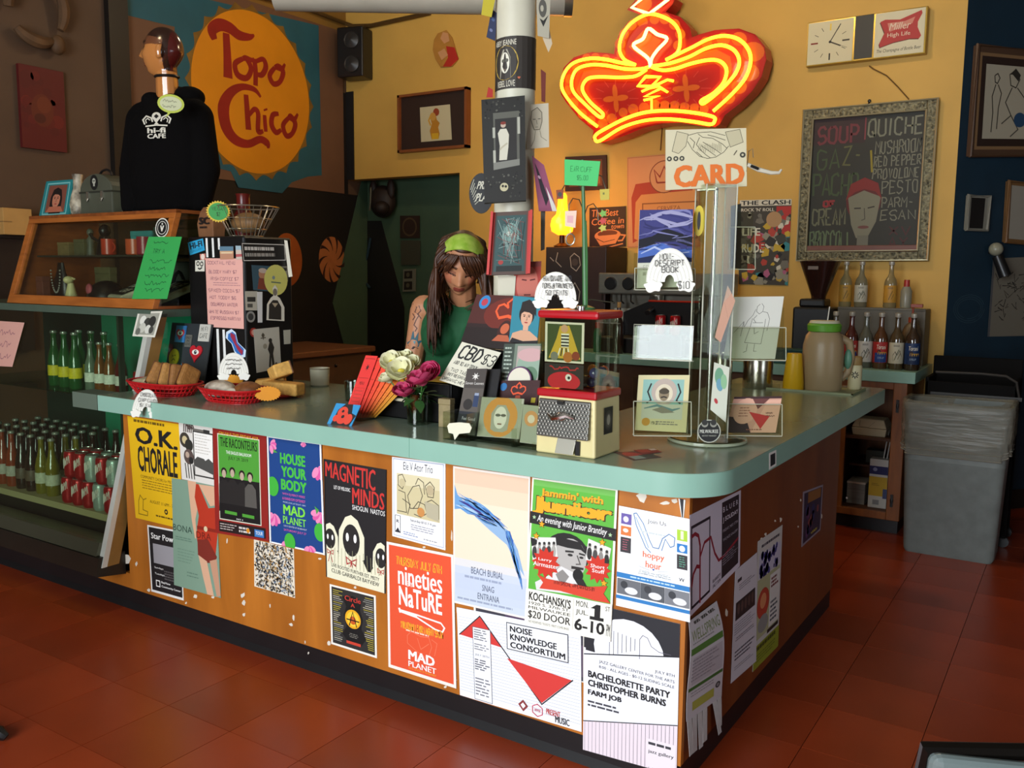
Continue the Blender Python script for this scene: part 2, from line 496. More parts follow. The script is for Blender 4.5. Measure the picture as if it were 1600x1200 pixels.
# left wall: black below, brown above, painted sign
wl=struct(MB().b2((XL-.1,-4.6,0),(XL,6.4,ZC)).build('wall_left',m_brown))
def wallpoly(name,pts,m,off,X=XL,parent=None,th=.004):
 q=[hx(x,y,X)for x,y in pts]
 return MB().prism([p+Vector((off,0,0))for p in q],(th,0,0)).build(name,m,parent)
 # black lower part of the left wall behind the counter
MB().b2((XL,1.62,.0),(XL+.004,6.2,2.12)).build('black_paint',m_black,wl)
MB().b2((XL,1.50,.0),(XL+.05,1.64,ZC)).build('corner_post',m_trim,wl)
MB().b2((XL,3.66,2.1),(XL+.006,YB,2.97)).build('black_strip',m_black,wl)
struct(MB().b2((XL,YB-.012,2.24),(XL+.085,YB,2.98)).build('trim_1',m_black))
m_yel2=mat('wall_ochre_paint','#8a6426',.7,noise=.08,scale=3)
MB().b2((XL,1.64,3.47),(XL+.004,YB,ZC)).build('ochre_paint',m_yel2,wl)
# the passage behind the doorway
YR=4.0
b=MB();b.b2((XL,YR,0),(-2.9,YR+.1,ZC));b.b2((-3.3,YB+.12,0),(-3.2,YR,ZC))
wr=struct(b.build('wall_passage',m_green))
def rearpoly(name,pts,m,parent=wr):
 q=[hy(x,y,YR)for x,y in pts]
 return MB().prism(q,(0,-.004,0)).build(name,m,parent)
rearpoly('black_paint',[(574,345),(596,345),(632,480),(632,640),(574,640)],m_black)
wallpoly('green_paint',[(566,275),(519,473),(537,540),(545,620),(573,620),(573,275)],m_green,.004,parent=wl)
# navy wall turning away to the right
A=Vector((.05,YB,0));dv=Vector((.628,.778,0)).normalized();nv=Vector((dv.y,-dv.x,0))
b=MB();b.prism([A,A+dv*3.2,A+dv*3.2-nv*.1,A-nv*.1],(0,0,ZC))
wn=struct(b.build('wall_right',m_blue))
b=MB();b.prism([A+nv*.0,A+dv*3.2,A+dv*3.2+nv*.015,A+nv*.015],(0,0,.12))
struct(b.build('baseboard_right',m_trim))
def navy(x,y):return hitp(x,y,A,nv)
# walls that close the room out of view
struct(MB().b2((3.6,-4.6,0),(3.7,-1.6,ZC)).b2((3.6,.2,0),(3.7,6.4,ZC)).b2((3.6,-1.6,0),(3.7,.2,.8)).b2((3.6,-1.6,2.8),(3.7,.2,ZC)).build('wall_far_right',m_cream))
w2=struct(MB().b2((3.62,-1.6,.8),(3.68,-1.54,2.8)).b2((3.62,.14,.8),(3.68,.2,2.8)).build('added_side_window',m_trim))  # unseen side window added to go with the extra side light
MB().b2((3.645,-1.54,.8),(3.65,.14,2.8)).build('pane',glassmat('window_glass'),w2)
struct(MB().b2((1.9,6.3,0),(3.7,6.4,ZC)).build('wall_far_back',m_blue))
struct(MB().b2((XL-.1,-4.6,ZC),(3.7,6.4,ZC+.1)).build('ceiling',m_ceil))
b=MB()
W0,W1=-1.75,.9
b.b2((XL,-4.6,0),(W0,-4.5,ZC));b.b2((W1,-4.6,0),(3.6,-4.5,ZC))
b.b2((W0,-4.6,0),(W1,-4.5,.55));b.b2((W0,-4.6,2.95),(W1,-4.5,ZC))
struct(b.build('wall_front',m_cream))
wf=struct(MB().b2((W0,-4.57,.55),(W0+.06,-4.51,2.95)).b2((W1-.06,-4.57,.55),(W1,-4.51,2.95)).b2((-.63,-4.57,.55),(-.57,-4.51,2.95)).build('window_1',m_trim))
MB().b2((W0+.06,-4.545,.55),(-.63,-4.54,2.95)).build('pane',glassmat('window_glass','#f4faff',.0),wf)
MB().b2((-.57,-4.545,.55),(W1-.06,-4.54,2.95)).build('pane',glassmat('window_glass'),wf)
# ---------------------------------------------------------------- painted sign on the left wall (flat paint on a thin board)
sg=thing('painted_wall_sign','large hand-painted yellow bottle cap sign reading Topo Chico on left wall','sign',(XL+.006,2.6,2.8))
SO=Vector((XL+.006,2.6,2.8))
def signpoly(name,px,m,off,th=.002):
 q=[hx(x,y,XL+.006)-SO+Vector((off,0,0))for x,y in px]
 return MB().prism(q,(th,0,0)).build(name,m,sg)
m_teal=mat('sign_teal_paint','#1f5663',.65,noise=.12,scale=4)
m_brd=mat('sign_brown_board','#6a4a34',.65,noise=.1,scale=3)
m_gold=mat('sign_gold_paint','#d3860f',.5,noise=.07,scale=3)
m_rim=mat('sign_cap_rim_paint','#7d5a1c',.6,noise=.25,scale=9)
m_redp=mat('sign_red_paint','#8c1a12',.5,noise=.08,scale=6)
y0,y1,z0,z1=1.66,3.70,2.12,3.47
MB().b2((0,y0-SO.y,z0-SO.z),(.004,y1-SO.y,z1-SO.z)).build('board',m_brd,sg)
b=MB()
SX=XL+.006
pl=[hx(198,-30,SX),hx(198,24,SX),hx(272,42,SX),hx(274,90,SX),hx(290,250,SX),hx(360,268,SX),hx(372,293,SX),hx(440,302,SX),hx(455,285,SX),hx(480,276,SX),hx(502,274,SX),hx(497,40,SX)]
pl=[Vector((p.x,p.y,min(p.z,z1)))for p in pl]
b.prism([p-SO+Vector((.005,0,0))for p in pl],(.001,0,0));b.build('teal_field',m_teal,sg)
dc=Vector((SX,2.72,2.795))-SO
def capring(R,am,n):
 pts=[]
 for i in range(n*6):
  t=2*PI*i/(n*6);r=R+am*abs(math.sin(n*t/2))
  pts.append(dc+Vector((0,r*.955*math.cos(t),r*math.sin(t))))
 return pts
MB().prism([p+Vector((.0065,0,0))for p in capring(.655,-.045,24)],(.001,0,0)).build('cap_rim',m_rim,sg)
MB().prism([p+Vector((.008,0,0))for p in capring(.60,0,24)],(.001,0,0)).build('cap_disc',m_gold,sg)
BK=0
def brush(pts,ws):
 global BK;BK+=1
 P=[hx(x,y,SX)-SO+Vector((.0092+.00006*BK,0,0))for x,y in pts]
 # resample smooth
 Q=[];W=[]
 n=len(P)
 for i in range(n-1):
  p0,p1,p2,p3=P[max(0,i-1)],P[i],P[i+1],P[min(n-1,i+2)]
  for k in range(6):
   t=k/6
   Q.append(.5*((2*p1)+(p2-p0)*t+(2*p0-5*p1+4*p2-p3)*t*t+(3*p1-p0-3*p2+p3)*t**3));W.append(ws[i]*(1-t)+ws[i+1]*t)
 Q.append(P[-1]);W.append(ws[-1])
 L,R_=[],[]
 for i,q in enumerate(Q):
  d=(Q[min(i+1,len(Q)-1)]-Q[max(0,i-1)]).normalized();nn=Vector((0,-d.z,d.y))
  L.append(q+nn*W[i]/2);R_.append(q-nn*W[i]/2)
 m=MB()
 n=len(Q);m.v=L+R_;m.f=[(i,i+1,n+i+1,n+i)for i in range(n-1)]
 return m
def letter(pts,ws,name='letter_stroke'):
 brush(pts,ws).build(name,m_redp,sg)
letter([(334,62),(330,47),(342,39),(358,44),(372,55),(388,58),(396,55)],[.05,.085,.09,.085,.075,.05,.015])
letter([(352,52),(354,90),(355,122)],[.06,.072,.085])
letter([(378,92),(366,100),(370,117),(384,122),(391,108),(384,92),(378,92)],[.035,.045,.05,.045,.045,.045,.035])
letter([(384,90),(392,94),(396,92)],[.03,.035,.02])
letter([(396,92),(398,112),(398,134)],[.045,.045,.045])
letter([(399,96),(410,93),(414,105),(408,117),(399,116)],[.03,.04,.05,.045,.03])
letter([(428,106),(420,118),(426,131),(436,128),(441,113),(434,104),(428,106)],[.035,.045,.045,.04,.05,.045,.035])
letter([(430,106),(439,108),(444,100)],[.03,.04,.02])
letter([(406,152),(396,140),(376,136),(358,146),(348,168),(352,198),(366,218),(386,225),(405,218),(416,224),(418,232)],[.02,.04,.05,.075,.105,.1,.08,.06,.055,.06,.02])
letter([(383,148),(385,175),(387,203)],[.045,.05,.055])
letter([(388,180),(396,171),(402,178),(402,205),(410,205)],[.03,.04,.045,.045,.03])
letter([(412,180),(413,195),(414,206)],[.035,.04,.035])
letter([(434,178),(425,180),(423,195),(430,207),(438,203)],[.03,.045,.05,.045,.03])
letter([(450,184),(441,196),(446,212),(455,209),(460,194),(453,182),(450,184)],[.035,.045,.045,.04,.05,.045,.035])
letter([(450,184),(458,187),(464,178)],[.03,.04,.02])
letter([(413,170),(414,173)],[.04,.04])
# orange disc and pinwheel painted on the black part
pw=thing('painted_pinwheel','orange and black pinwheel painted on the black wall below sign','mural',(XL+.005,3.54,1.55))
m_or=mat('mural_orange_paint','#a0501a',.6,noise=.1)
m_pk=mat('mural_peach_paint','#b06a38',.6,noise=.1)
ring=[Vector((0,.155*math.cos(2*PI*i/32),.195*math.sin(2*PI*i/32)))for i in range(32)]
MB().prism(ring,(.002,0,0)).build('disc',m_pk,pw)
for i in range(9):
 t=2*PI*i/9;pts=[]
 for s_,sg_ in((0,1),(1,-1)):
  for k in range(5):
   kk=k if sg_==1 else 4-k
   r=.06+.095*kk/4;a=t+.5*kk/4+(.02+.09*kk/4)*sg_
   pts.append(Vector((.0025,r*math.cos(a),r*1.26*math.sin(a))))
 MB().prism(pts,(.001,0,0)).build('blade',mat('mural_maroon','#2c0f0c',.6),pw)
od=props(MB().prism([Vector((0,.16*math.cos(2*PI*i/32),.215*math.sin(2*PI*i/32)))for i in range(32)],(.003,0,0)).build('painted_disc',m_or),'plain orange disc painted on the black wall beside stickered box','mural')
od.location=hx(449,406,XL+.005)
# things hung on the near part of the left wall
q=[hx(24,98,XL+.03),hx(100,118,XL+.03),hx(100,246,XL+.03),hx(28,240,XL+.03)]
q=[Vector((XL+.03,a,b))for a,b in((.905,2.66),(1.185,2.66),(1.185,2.17),(.905,2.17))]
s=Sheet(q,'#571412',th=.025)
rnd=random.Random(6)
for i in range(26):s.k=3+i%6;s.circ(rnd.uniform(.1,.9),rnd.uniform(.1,.9),rnd.uniform(.06,.16),rnd.choice(['#5c1512','#601714','#521412','#661913','#571612']),n=9)
s.k=12;s.circ(.48,.52,.25,'#5e2413',ry=.2);s.circ(.52,.45,.16,'#682c16',ry=.1);s.circ(.42,.62,.13,'#4a1a10',ry=.06)
s.build('red_painting','dark red abstract face painting on the left wall','painting')
t=thing('driftwood_wreath','curved brown driftwood wreath high on the left wall','wall art',Vector((XL+.06,1.02,2.98)))
for a0,a1,r0 in((.9,3.3,.045),(3.9,5.2,.04),(-.5,.7,.035)):
 MB().tube([Vector((.01*math.sin(3*a),.17*math.cos(a),.2*math.sin(a)+.02))for a in[a0+(a1-a0)*i/14 for i in range(15)]],[r0*(.5+.5*math.sin(PI*(i+1)/16))for i in range(15)],8).build('branch',mat('driftwood','#5a4026',.7,noise=.25,scale=12),t,smooth=True)
MB().ell((.0,.02,.17),(.05,.08,.07),8).build('knot',mat('driftwood'),t,smooth='all')
MB().ell((.0,.12,-.17),(.04,.045,.06),8).build('knot',mat('driftwood'),t,smooth='all')
# ================================================================ COUNTER
ZT,ZB,OFF=.929,.865,.0977
m_lam=mat('teal_laminate','#88b09e',.3,noise=.04,scale=4,spec=.5)
m_lamtop=mat('teal_laminate_reflecting','#798a78',.2,noise=.06,scale=3,spec=.55)  # greyed olive tone puts the yellow wall's reflection into the top's colour
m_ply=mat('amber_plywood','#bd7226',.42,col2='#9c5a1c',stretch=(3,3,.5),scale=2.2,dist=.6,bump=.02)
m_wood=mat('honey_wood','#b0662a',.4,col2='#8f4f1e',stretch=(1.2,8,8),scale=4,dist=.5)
m_kick=mat('black_kick_vinyl','#171516',.45,noise=.1)
def arc(cx,cy,r,a0,a1,n):
 return[(cx+r*math.cos(math.radians(a0+(a1-a0)*i/n)),cy+r*math.sin(math.radians(a0+(a1-a0)*i/n)))for i in range(n+1)]
wt=thing('counter_worktop','teal laminate worktop with rounded corner running along the poster-covered counter','worktop',(0,0,0))
def outline(e=0):
 p=[(-2.62,0-e)]+arc(-.17,.17,.17+e,-90,0,14)+arc(-.04,2.23,.04+e,0,90,5)+[(-.70-e,2.27+e),(-.70-e,.58),(-1.75,.58),(-1.80,.86),(-2.62,.86)]
 return p
MB().prism([Vector((x,y,ZB))for x,y in outline()],(0,0,ZT-.0015-ZB)).build('edge_band',m_lam,wt,smooth=True)
MB().prism([Vector((x,y,ZT-.0015))for x,y in outline(-.0015)],(0,0,.0015)).build('top_sheet',m_lamtop,wt)
MB().b2((-2.80,.0,ZB),(-2.625,.10,ZT)).build('end_lip',mat('shaded_laminate','#5d6a5c',.4),wt)  # grey colour stands for shade on the worktop's left end
MB().box((-.98,-.0004,.897),(.0012,.001,.064)).build('seam',mat('seam_dark','#6f9f8c',.5),wt)
cb=thing('service_counter','amber plywood counter base covered with pasted posters','counter',(0,0,0))
PY=OFF
fp=MB().b2((-2.6,PY,.085),(-PY,PY+.02,ZB)).b2((-4.6,PY,.085),(-2.6,PY+.02,.15)).build('front_panel',m_ply,cb)
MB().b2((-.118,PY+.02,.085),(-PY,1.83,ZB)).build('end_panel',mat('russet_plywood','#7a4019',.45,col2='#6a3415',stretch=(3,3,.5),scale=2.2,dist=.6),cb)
MB().b2((-.68,1.81,.0),(-.118,1.83,ZB)).build('rear_panel',m_ply,cb)
MB().b2((-.70,.54,.0),(-.68,1.83,ZB)).b2((-1.7,.54,.0),(-.70,.56,ZB)).b2((-2.6,.82,.0),(-1.80,.84,ZB)).b2((-1.72,.54,.0),(-1.70,.84,ZB)).build('inner_panel',m_ply,cb)
MB().b2((-4.6,PY+.004,0),(-PY-.02,PY+.024,.085)).b2((-.124,PY+.02,0),(-PY-.006,1.82,.085)).build('kick_board',m_kick,cb)
MB().prism([Vector((-4.6,PY+.004,.022)),Vector((-4.6,PY-.014,0)),Vector((-4.6,PY+.004,0))],(4.48,0,0)).build('cove_strip',m_kick,cb)
# torn paper scraps left on the wood
m_scrap=mat('paper_scrap_white','#d9d2c2',.8,noise=.05)
rnd=random.Random(5)
def scrap(x,y,w_,h_,face='y',n=7):
 P=[]
 for i in range(n):
  t=2*PI*i/n+rnd.uniform(-.3,.3);r=rnd.uniform(.55,1.1)
  px,py=x+w_/2*r*math.cos(t),y+h_/2*r*math.sin(t)
  P.append(hy(px,py,PY)if face=='y' else hx(px,py,-PY))
 MB().prism(P,(0,-.0008,0)if face=='y' else(.0008,0,0)).build('paper_scrap',m_scrap,cb)
for a in[(198,872,14,18),(213,881,5,8),(233,922,6,5),(355,845,3,10),(380,930,9,9),(381,942,6,9),(381,960,6,6),(306,932,8,7),(333,933,6,4),(455,976,7,6),(459,965,4,10),(514,1005,6,8),(500,873,6,3),(555,918,5,5),(422,946,3,8),(291,942,4,4),(770,948,10,5),(1002,776,20,20),(1040,786,18,8),(1054,783,12,8),(663,855,6,5),(706,838,3,20),(696,1073,5,5),(712,1063,5,4),(477,1003,2,6),(482,1020,3,5),(423,920,4,5)]:scrap(*a)
for a in[(1283,806,4,9,'x'),(1196,835,5,6,'x'),(1220,812,4,10,'x'),(1190,842,4,5,'x'),(1251,782,3,5,'x'),(1247,823,3,4,'x'),(1135,957,4,14,'x'),(1121,987,9,14,'x'),(1211,814,3,4,'x'),(1323,778,5,5,'x')]:scrap(*a)
st=Sheet([hx(1202,708,.0008),hx(1213,703,.0008),hx(1213,727,.0008),hx(1202,734,.0008)],'#e6e4dc');st.rect(.16,.14,.84,.86,'#23282a')
st.build('edge_sticker','small square black sticker with white border on teal counter edge','sticker')
# ---------------------------------------------------------------- refrigerated case at the left end
dl=thing('deli_case','refrigerated glass display case of bottled drinks at counter end','display case',(0,0,0))
XE,XW=-2.62,-4.45
m_dark=mat('case_dark_metal','#2b2720',.35,metal=.3,noise=.1)
m_alu=mat('case_aluminium','#d5d8cc',.35,metal=.35,noise=.03)
m_brz=mat('case_bronze_side','#8d6a35',.45,metal=.2,noise=.12)
m_int=mat('case_green_liner','#2a9a74',.5,noise=.06)
m_intd=mat('case_dark_liner','#18352b',.5,noise=.06)
def gy(z):return-.012+(z-.2)*.2685
MB().prism([Vector((XW,gy(.245)-.03,.245)),Vector((XW,gy(.245)-.035,.165)),Vector((XW,.096,.145)),Vector((XW,.096,.245))],(XE-XW-.005,0,0)).build('base_rail',m_dark,dl)
MB().prism([Vector((XW,gy(.30)-.018,.30)),Vector((XW,gy(.245)-.022,.247)),Vector((XW,.09,.247)),Vector((XW,.09,.30))],(XE-XW-.03,0,0)).build('drip_rail',mat('case_grey_rail','#4a4a3a',.3,metal=.4),dl)
MB().b2((XW,.125,.34),(XE-.03,.82,.37)).build('deck',mat('case_cream_deck','#a79a72',.5),dl)
MB().b2((XW,.13,.10),(XE-.03,.82,.34)).build('lower_body',m_dark,dl)
MB().b2((XW,.82,.10),(XE,.85,1.25)).build('back_liner',m_intd,dl)
MB().b2((-3.85,.812,.37),(XE-.03,.82,1.24)).build('green_back',m_int,dl)
q=[]
for a,b_ in((.22,0),(1.25,0)):q.append(Vector((XE-.03,gy(a)+.07,a)))
MB().prism([Vector((XE-.012,gy(.22)+.05,.22)),Vector((XE-.012,.82,.22)),Vector((XE-.012,.82,1.25)),Vector((XE-.012,gy(1.25)+.05,1.25))],(.004,0,0)).build('side_glass',glassmat('case_side_glass','#e0efe6',.02),dl)
MB().prism([Vector((XW,gy(.26),.26)),Vector((XW,gy(1.235),1.235)),Vector((XW,gy(1.235)+.006,1.235)),Vector((XW,gy(.26)+.006,.26))],(XE-XW-.03,0,0)).build('front_glass',glassmat('case_front_glass','#eaf2e8',.03),dl)
MB().prism([Vector((XE-.03,gy(.20)-.004,.20)),Vector((XE-.03,gy(1.25)-.004,1.25)),Vector((XE-.03,gy(1.25)+.02,1.25)),Vector((XE-.03,gy(.20)+.02,.20))],(.03,0,0)).build('end_trim',m_alu,dl)
MB().prism([Vector((XE-.008,gy(.20)+.02,.20)),Vector((XE-.008,gy(1.25)+.02,1.25)),Vector((XE-.008,gy(1.25)+.075,1.25)),Vector((XE-.008,gy(.20)+.075,.20))],(.008,0,0)).build('end_stile',m_brz,dl)
MB().b2((XW,gy(1.25)-.01,1.235),(XE,.85,1.268)).build('top_panel',mat('case_top_grey','#4a5a4c',.4,noise=.08),dl)
MB().b2((XW,.34,.835),(XE-.035,.80,.842)).build('glass_shelf',glassmat('shelf_glass','#a8d0bc',.05),dl)
MB().b2((-3.02,.36,.37),(-3.005,.385,1.235)).build('mullion',mat('case_mullion','#39473c',.4,metal=.3),dl)
# drinks
def bottle_parts(kind,loc,label,group,sc=1.0):
 K={'green':('#1d5a2c','#f0d22a'),'orange':('#84361c','#a8a294'),'red':('#5c1a16','#d8d6c8'),'yellow':('#6e641a','#b8b8a0'),'dark':('#2c1c14','#5a4a3c'),'clear':('#6a7a68','#e8e8d8'),'amber':('#7a4a22','#e8e8d8')}[kind]
 key=('bt',kind)
 if key in PROTO:
  t=copy_tree(PROTO[key]);t.location=loc;t.scale=(sc,)*3;t['label']=label;t['group']=group;return t
 t=thing('soda_bottle',label,'bottle',loc,0,group)
 t.scale=(sc,)*3
 prof=[(.026,0),(.029,.006),(.029,.09),(.0285,.115),(.024,.14),(.0165,.165),(.0125,.19),(.0115,.215),(.0125,.222),(.0125,.232)]
 MB().lathe(prof,14).build('glass_body',mat('bottle_'+kind,K[0],.12,noise=.05,spec=.7,coat=.4),t,smooth=True)
 MB().lathe([(.0292,.045),(.0297,.047),(.0297,.088),(.0292,.09)],14,cap=False).build('paper_label',mat('bottle_label_'+kind,K[1],.5,noise=.25,scale=60),t,smooth=True)
 MB().lathe([(.0135,.229),(.0148,.231),(.0142,.238),(.011,.241)],12).build('cap',mat('bottle_cap_tin','#b9bcb2',.3,metal=.6),t,smooth=True)
 PROTO[key]=t
 return t
PROTO={}
Z1,Z2=.842,.370
for i,(x,y,k)in enumerate([(-3.72,.46,'green'),(-3.61,.45,'green'),(-3.50,.44,'green'),(-3.66,.56,'green'),(-3.55,.56,'green'),(-3.42,.55,'green')]):
 bottle_parts(k,(x,y,Z1),'green glass soda bottle, '+['first','second','third'][i%3]+' from left in the '+('front' if i<3 else 'rear')+' row of upper shelf','green bottles on the upper shelf',1.18)
for i,(x,y,k)in enumerate([(-3.37,.44,'clear'),(-3.29,.44,'amber'),(-3.21,.44,'amber'),(-3.12,.44,'red')]):
 bottle_parts(k,(x,y,Z1),['clear soda bottle beside green bottles on the upper case shelf','amber soda bottle right of clear one on the upper shelf','amber soda bottle left of dark one on upper shelf','dark red cola bottle nearest the cans on the upper shelf'][i],'clear and amber bottles on the upper shelf',1.02)
ORD=['first','second','third','fourth','fifth','sixth','seventh','eighth','ninth','tenth']
RWS=['front','second','third','rearmost']
for r_ in range(4):
 for c_ in range(9):
  x=-4.02+c_*.088+(r_%2)*.03;y=.19+r_*.105
  if x>-3.24:continue
  k=('orange' if-3.85<x<-3.62 else 'dark' if x<-3.46 else 'yellow')if r_==0 else('dark' if x<-3.4 or r_>1 else 'yellow')
  bottle_parts(k,(x,y,Z2),{'orange':'orange','dark':'dark brown','yellow':'yellow'}[k]+' soda bottle, '+ORD[c_]+' from left in the '+RWS[r_]+' row of lower case deck','bottles on the lower deck',1.14)
def can(loc,kind,label,group):
 key=('can',kind)
 if key in PROTO:
  t=copy_tree(PROTO[key]);t.location=loc;t['label']=label;t['group']=group;return t
 t=thing('soda_can',label,'can',loc,0,group)
 cc={'red':'#a8171c','silver':'#9fb0a6','green':'#2f6a4c'}[kind]
 MB().lathe([(.026,0),(.032,.01),(.033,.016),(.033,.106),(.0315,.113),(.0275,.12)],18).build('body',mat('can_'+kind,cc,.28,metal=.35,noise=.05),t,smooth=True)
 MB().lathe([(.0275,.119),(.0285,.1225),(.026,.1225),(.025,.119)],18,cap=False).lathe([(.025,.119),(.001,.1192)],18).build('lid',mat('can_lid_tin','#c4c8c0',.25,metal=.8),t,smooth=True)
 b=MB()
 for i in range(5):
  a=-2.3+i*.3;pts=[]
  for k in range(9):
   u=k/8;pts.append(Vector((.0334*math.cos(a+.28*u),.0334*math.sin(a+.28*u),.06+.02*math.sin(u*6.28+i)+.006*i)))
  b.tube(pts,.0016,4)
 b.build('script_mark',mat('can_script_white','#e6dfd4',.4),t)
 PROTO[key]=t
 return t
cs=['red','red','silver','red','silver','red']
for lay in range(2):
 for i in range(5):
  for j in range(2):
   kd=['red','red','silver','red','silver'][i]if lay else['red','red','red','silver','red'][i]
   can((-3.14+i*.082+.03*lay,.165+j*.075,Z2+lay*.1235),kd,('red' if kd=='red' else 'silver')+' soda can, '+ORD[i]+' from left, '+('front' if j==0 else 'rear')+' row, '+('upper' if lay else 'lower')+' layer of the stack','cans stacked on the lower deck')
for i in range(3):
 can((-3.0+i*.078,.46,Z1),['red','silver','silver'][i],['red soda can standing on the upper case shelf','silver soda can beside red can on the upper shelf','silver soda can nearest the case trim on upper shelf'][i],'cans on the upper shelf')
 # ---------------------------------------------------------------- wooden glass-fronted cabinet on top
wc=thing('wooden_showcase','honey wood showcase with slanted glass front holding merchandise','display case',(0,0,0))
A0,A1=-3.81,-2.635
zb_,zt_=1.268,1.70
def wy(z):return .285+(z-1.285)*.325
def slat(x0,x1,za,zb2,name,d=.03):
 MB().prism([Vector((x0,wy(za),za)),Vector((x0,wy(zb2),zb2)),Vector((x0,wy(zb2)+d,zb2)),Vector((x0,wy(za)+d,za))],(x1-x0,0,0)).build(name,m_wood,wc,bevel=.002)
slat(A0,A1,1.27,1.312,'bottom_rail');slat(A0,A1,1.668,1.702,'top_rail');slat(A0,A0+.042,1.312,1.668,'side_stile');slat(A1-.042,A1,1.312,1.668,'side_stile')
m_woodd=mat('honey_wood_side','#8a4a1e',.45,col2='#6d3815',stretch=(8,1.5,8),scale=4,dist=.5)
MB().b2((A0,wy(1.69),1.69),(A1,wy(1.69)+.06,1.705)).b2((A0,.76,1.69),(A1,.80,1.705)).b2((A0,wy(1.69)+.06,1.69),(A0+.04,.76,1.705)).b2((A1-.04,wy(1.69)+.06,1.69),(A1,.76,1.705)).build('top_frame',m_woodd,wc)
MB().b2((A0+.04,wy(1.69)+.06,1.697),(A1-.04,.76,1.704)).build('top_pane',glassmat('showcase_top_glass','#eef4ea',.03),wc)
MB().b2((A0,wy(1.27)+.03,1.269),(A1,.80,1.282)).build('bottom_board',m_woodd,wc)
MB().b2((A0,.795,1.28),(A1,.80,1.69)).build('back_pane',glassmat('showcase_back_glass','#e8efe0',.03),wc)
for x in(A0,A1-.012):
 pts=[Vector((x,wy(1.282)+.03,1.282)),Vector((x,.79,1.282)),Vector((x,.79,1.69)),Vector((x,wy(1.69)+.03,1.69))]
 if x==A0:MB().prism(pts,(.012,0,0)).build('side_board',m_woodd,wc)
 else:
  MB().prism(pts,(.005,0,0)).build('side_pane',glassmat('showcase_side_glass','#e8efe4',.04),wc)
  MB().b2((A1-.03,.74,1.282),(A1,.80,1.69)).build('rear_post',m_woodd,wc)
MB().prism([Vector((A0+.04,wy(1.31)+.012,1.31)),Vector((A0+.04,wy(1.67)+.012,1.67)),Vector((A0+.04,wy(1.67)+.016,1.67)),Vector((A0+.04,wy(1.31)+.016,1.31))],(A1-A0-.08,0,0)).build('front_pane',glassmat('showcase_front_glass','#f0f4ec',.03),wc)
MB().b2((A0+.012,.44,1.50),(A1-.012,.79,1.508)).build('shelf',mat('showcase_shelf','#2c3028',.4),wc)
# ================================================================ POSTERS ON THE COUNTER
def posty(px,lev=1,col='#f4f2ee',**k):return Sheet(quad_y(px,PY-.0012*lev),col,**k)
def postx(px,lev=1,col='#f4f2ee',**k):return Sheet(quad_x(px,-PY+.0012*lev),col,**k)
K='#1c1a1a';Wh='#f2f0ea'
CNT='pasted on the counter front'
s=posty([(230,820),(282,830),(287,938.5),(236.5,924)],1,'#e8e6e0')
s.rect(.04,.025,.97,.965,'#1d1b1c');s.text('Star Power',(.1,.10,.93,.19),Wh,.02)
s.rect(.14,.26,1,.55,'#9a979a');s.text('Sundays',(.15,.60,.42,.635),Wh);s.text('Tuesdays',(.15,.69,.45,.725),Wh)
s.rect(.17,.80,.30,.90,Wh);s.rect(.19,.815,.28,.885,K);s.text('BayView',(.34,.80,.62,.84),Wh,.02);s.text('Community Center',(.34,.86,.93,.90),Wh,.02)
s.rows((.45,.63,.9,.78),4,'#55504f',seed=4)
s.build('poster','black poster headed Star Power with blank grey square, '+CNT,'poster')
s=posty([(199,650),(279.5,663),(286,827),(212,809)],1,'#e3b412')
s.rows((.12,.02,.9,.055),1,'#6a5008',.7,3);s.text('O.K.',(.13,.085,.96,.25),K,.035);s.text('CHORALE',(.15,.27,.94,.52),K,.035)
s.text('COMMUNITY CHOIRS for MILWAUKEE',(.18,.555,1,.585),'#5c4408');s.rows((.2,.60,1,.70),4,'#8a6a0c',.35,8)
s.text('AUGUST 11 6PM - 7:30PM',(.34,.785,.95,.815),'#4a3808');s.circ(.67,.87,.035,K);s.circ(.67,.87,.015,'#e3b412');s.rows((.45,.92,.95,.95),1,'#5c4408',.5,9)
s.line([(.1,.82),(.14,.76),(.2,.80),(.18,.90),(.28,.91),(.27,.95),(.08,.95),(.1,.82)],.012,'#8a6a0c');s.line([(.2,.80),(.27,.78)],.012,'#8a6a0c')
s.build('poster','yellow poster with black O.K. Chorale lettering, pasted beside glass case','poster')
s=posty([(268.3,747),(337,757),(345,934.5),(272,914)],2,'#7d9a84')
sk='#d8a988'
s.poly([(.37,0),(.56,0),(.60,.2),(.52,.34),(.54,.5),(.50,.52),(.44,.36)],sk)
s.poly([(.56,.02),(.62,.02),(.82,.22),(1,.20),(1,.42),(.92,.66),(.60,.68),(.54,.52),(.55,.42),(.60,.30),(.52,.14)],'#b5341c')
s.poly([(.62,.02),(1,.02),(1,.18),(.86,.20)],sk)
s.poly([(.55,.52),(.78,.50),(.96,.64),(.9,.70),(.66,.72),(.55,.66)],'#7a2a1e')
s.poly([(.56,.66),(.74,.70),(.86,1),(.72,1),(.64,.84)],sk);s.poly([(.80,.69),(.95,.66),(1,.98),(.92,1)],'#c39274')
s.rect(.55,.395,.97,.425,'#8a2414');s.circ(.74,.41,.04,'#d9c39a')
s.text('BONA',(.01,.42,.44,.48),'#2c4438',-.004);s.text('DRA',(.53,.445,.85,.505),'#6a1c10',-.004)
s.rows((.06,.53,.45,.57),2,'#5c7a68',.4,5);s.rows((.1,.64,.5,.78),5,'#6a8874',.25,6);s.rows((.3,.84,.6,.9),2,'#5c7a68',.3,7)
s.build('poster','sage green poster of figure in rust red swimsuit, lettered Bona Dra','poster')
s=posty([(279,658.6),(333,668.4),(334.7,759),(284,748.5)],3,'#dcd8ce')
s.rect(.42,.12,.98,.70,'#efece4');s.frame(.42,.12,.99,.88,.03,'#3a3834')
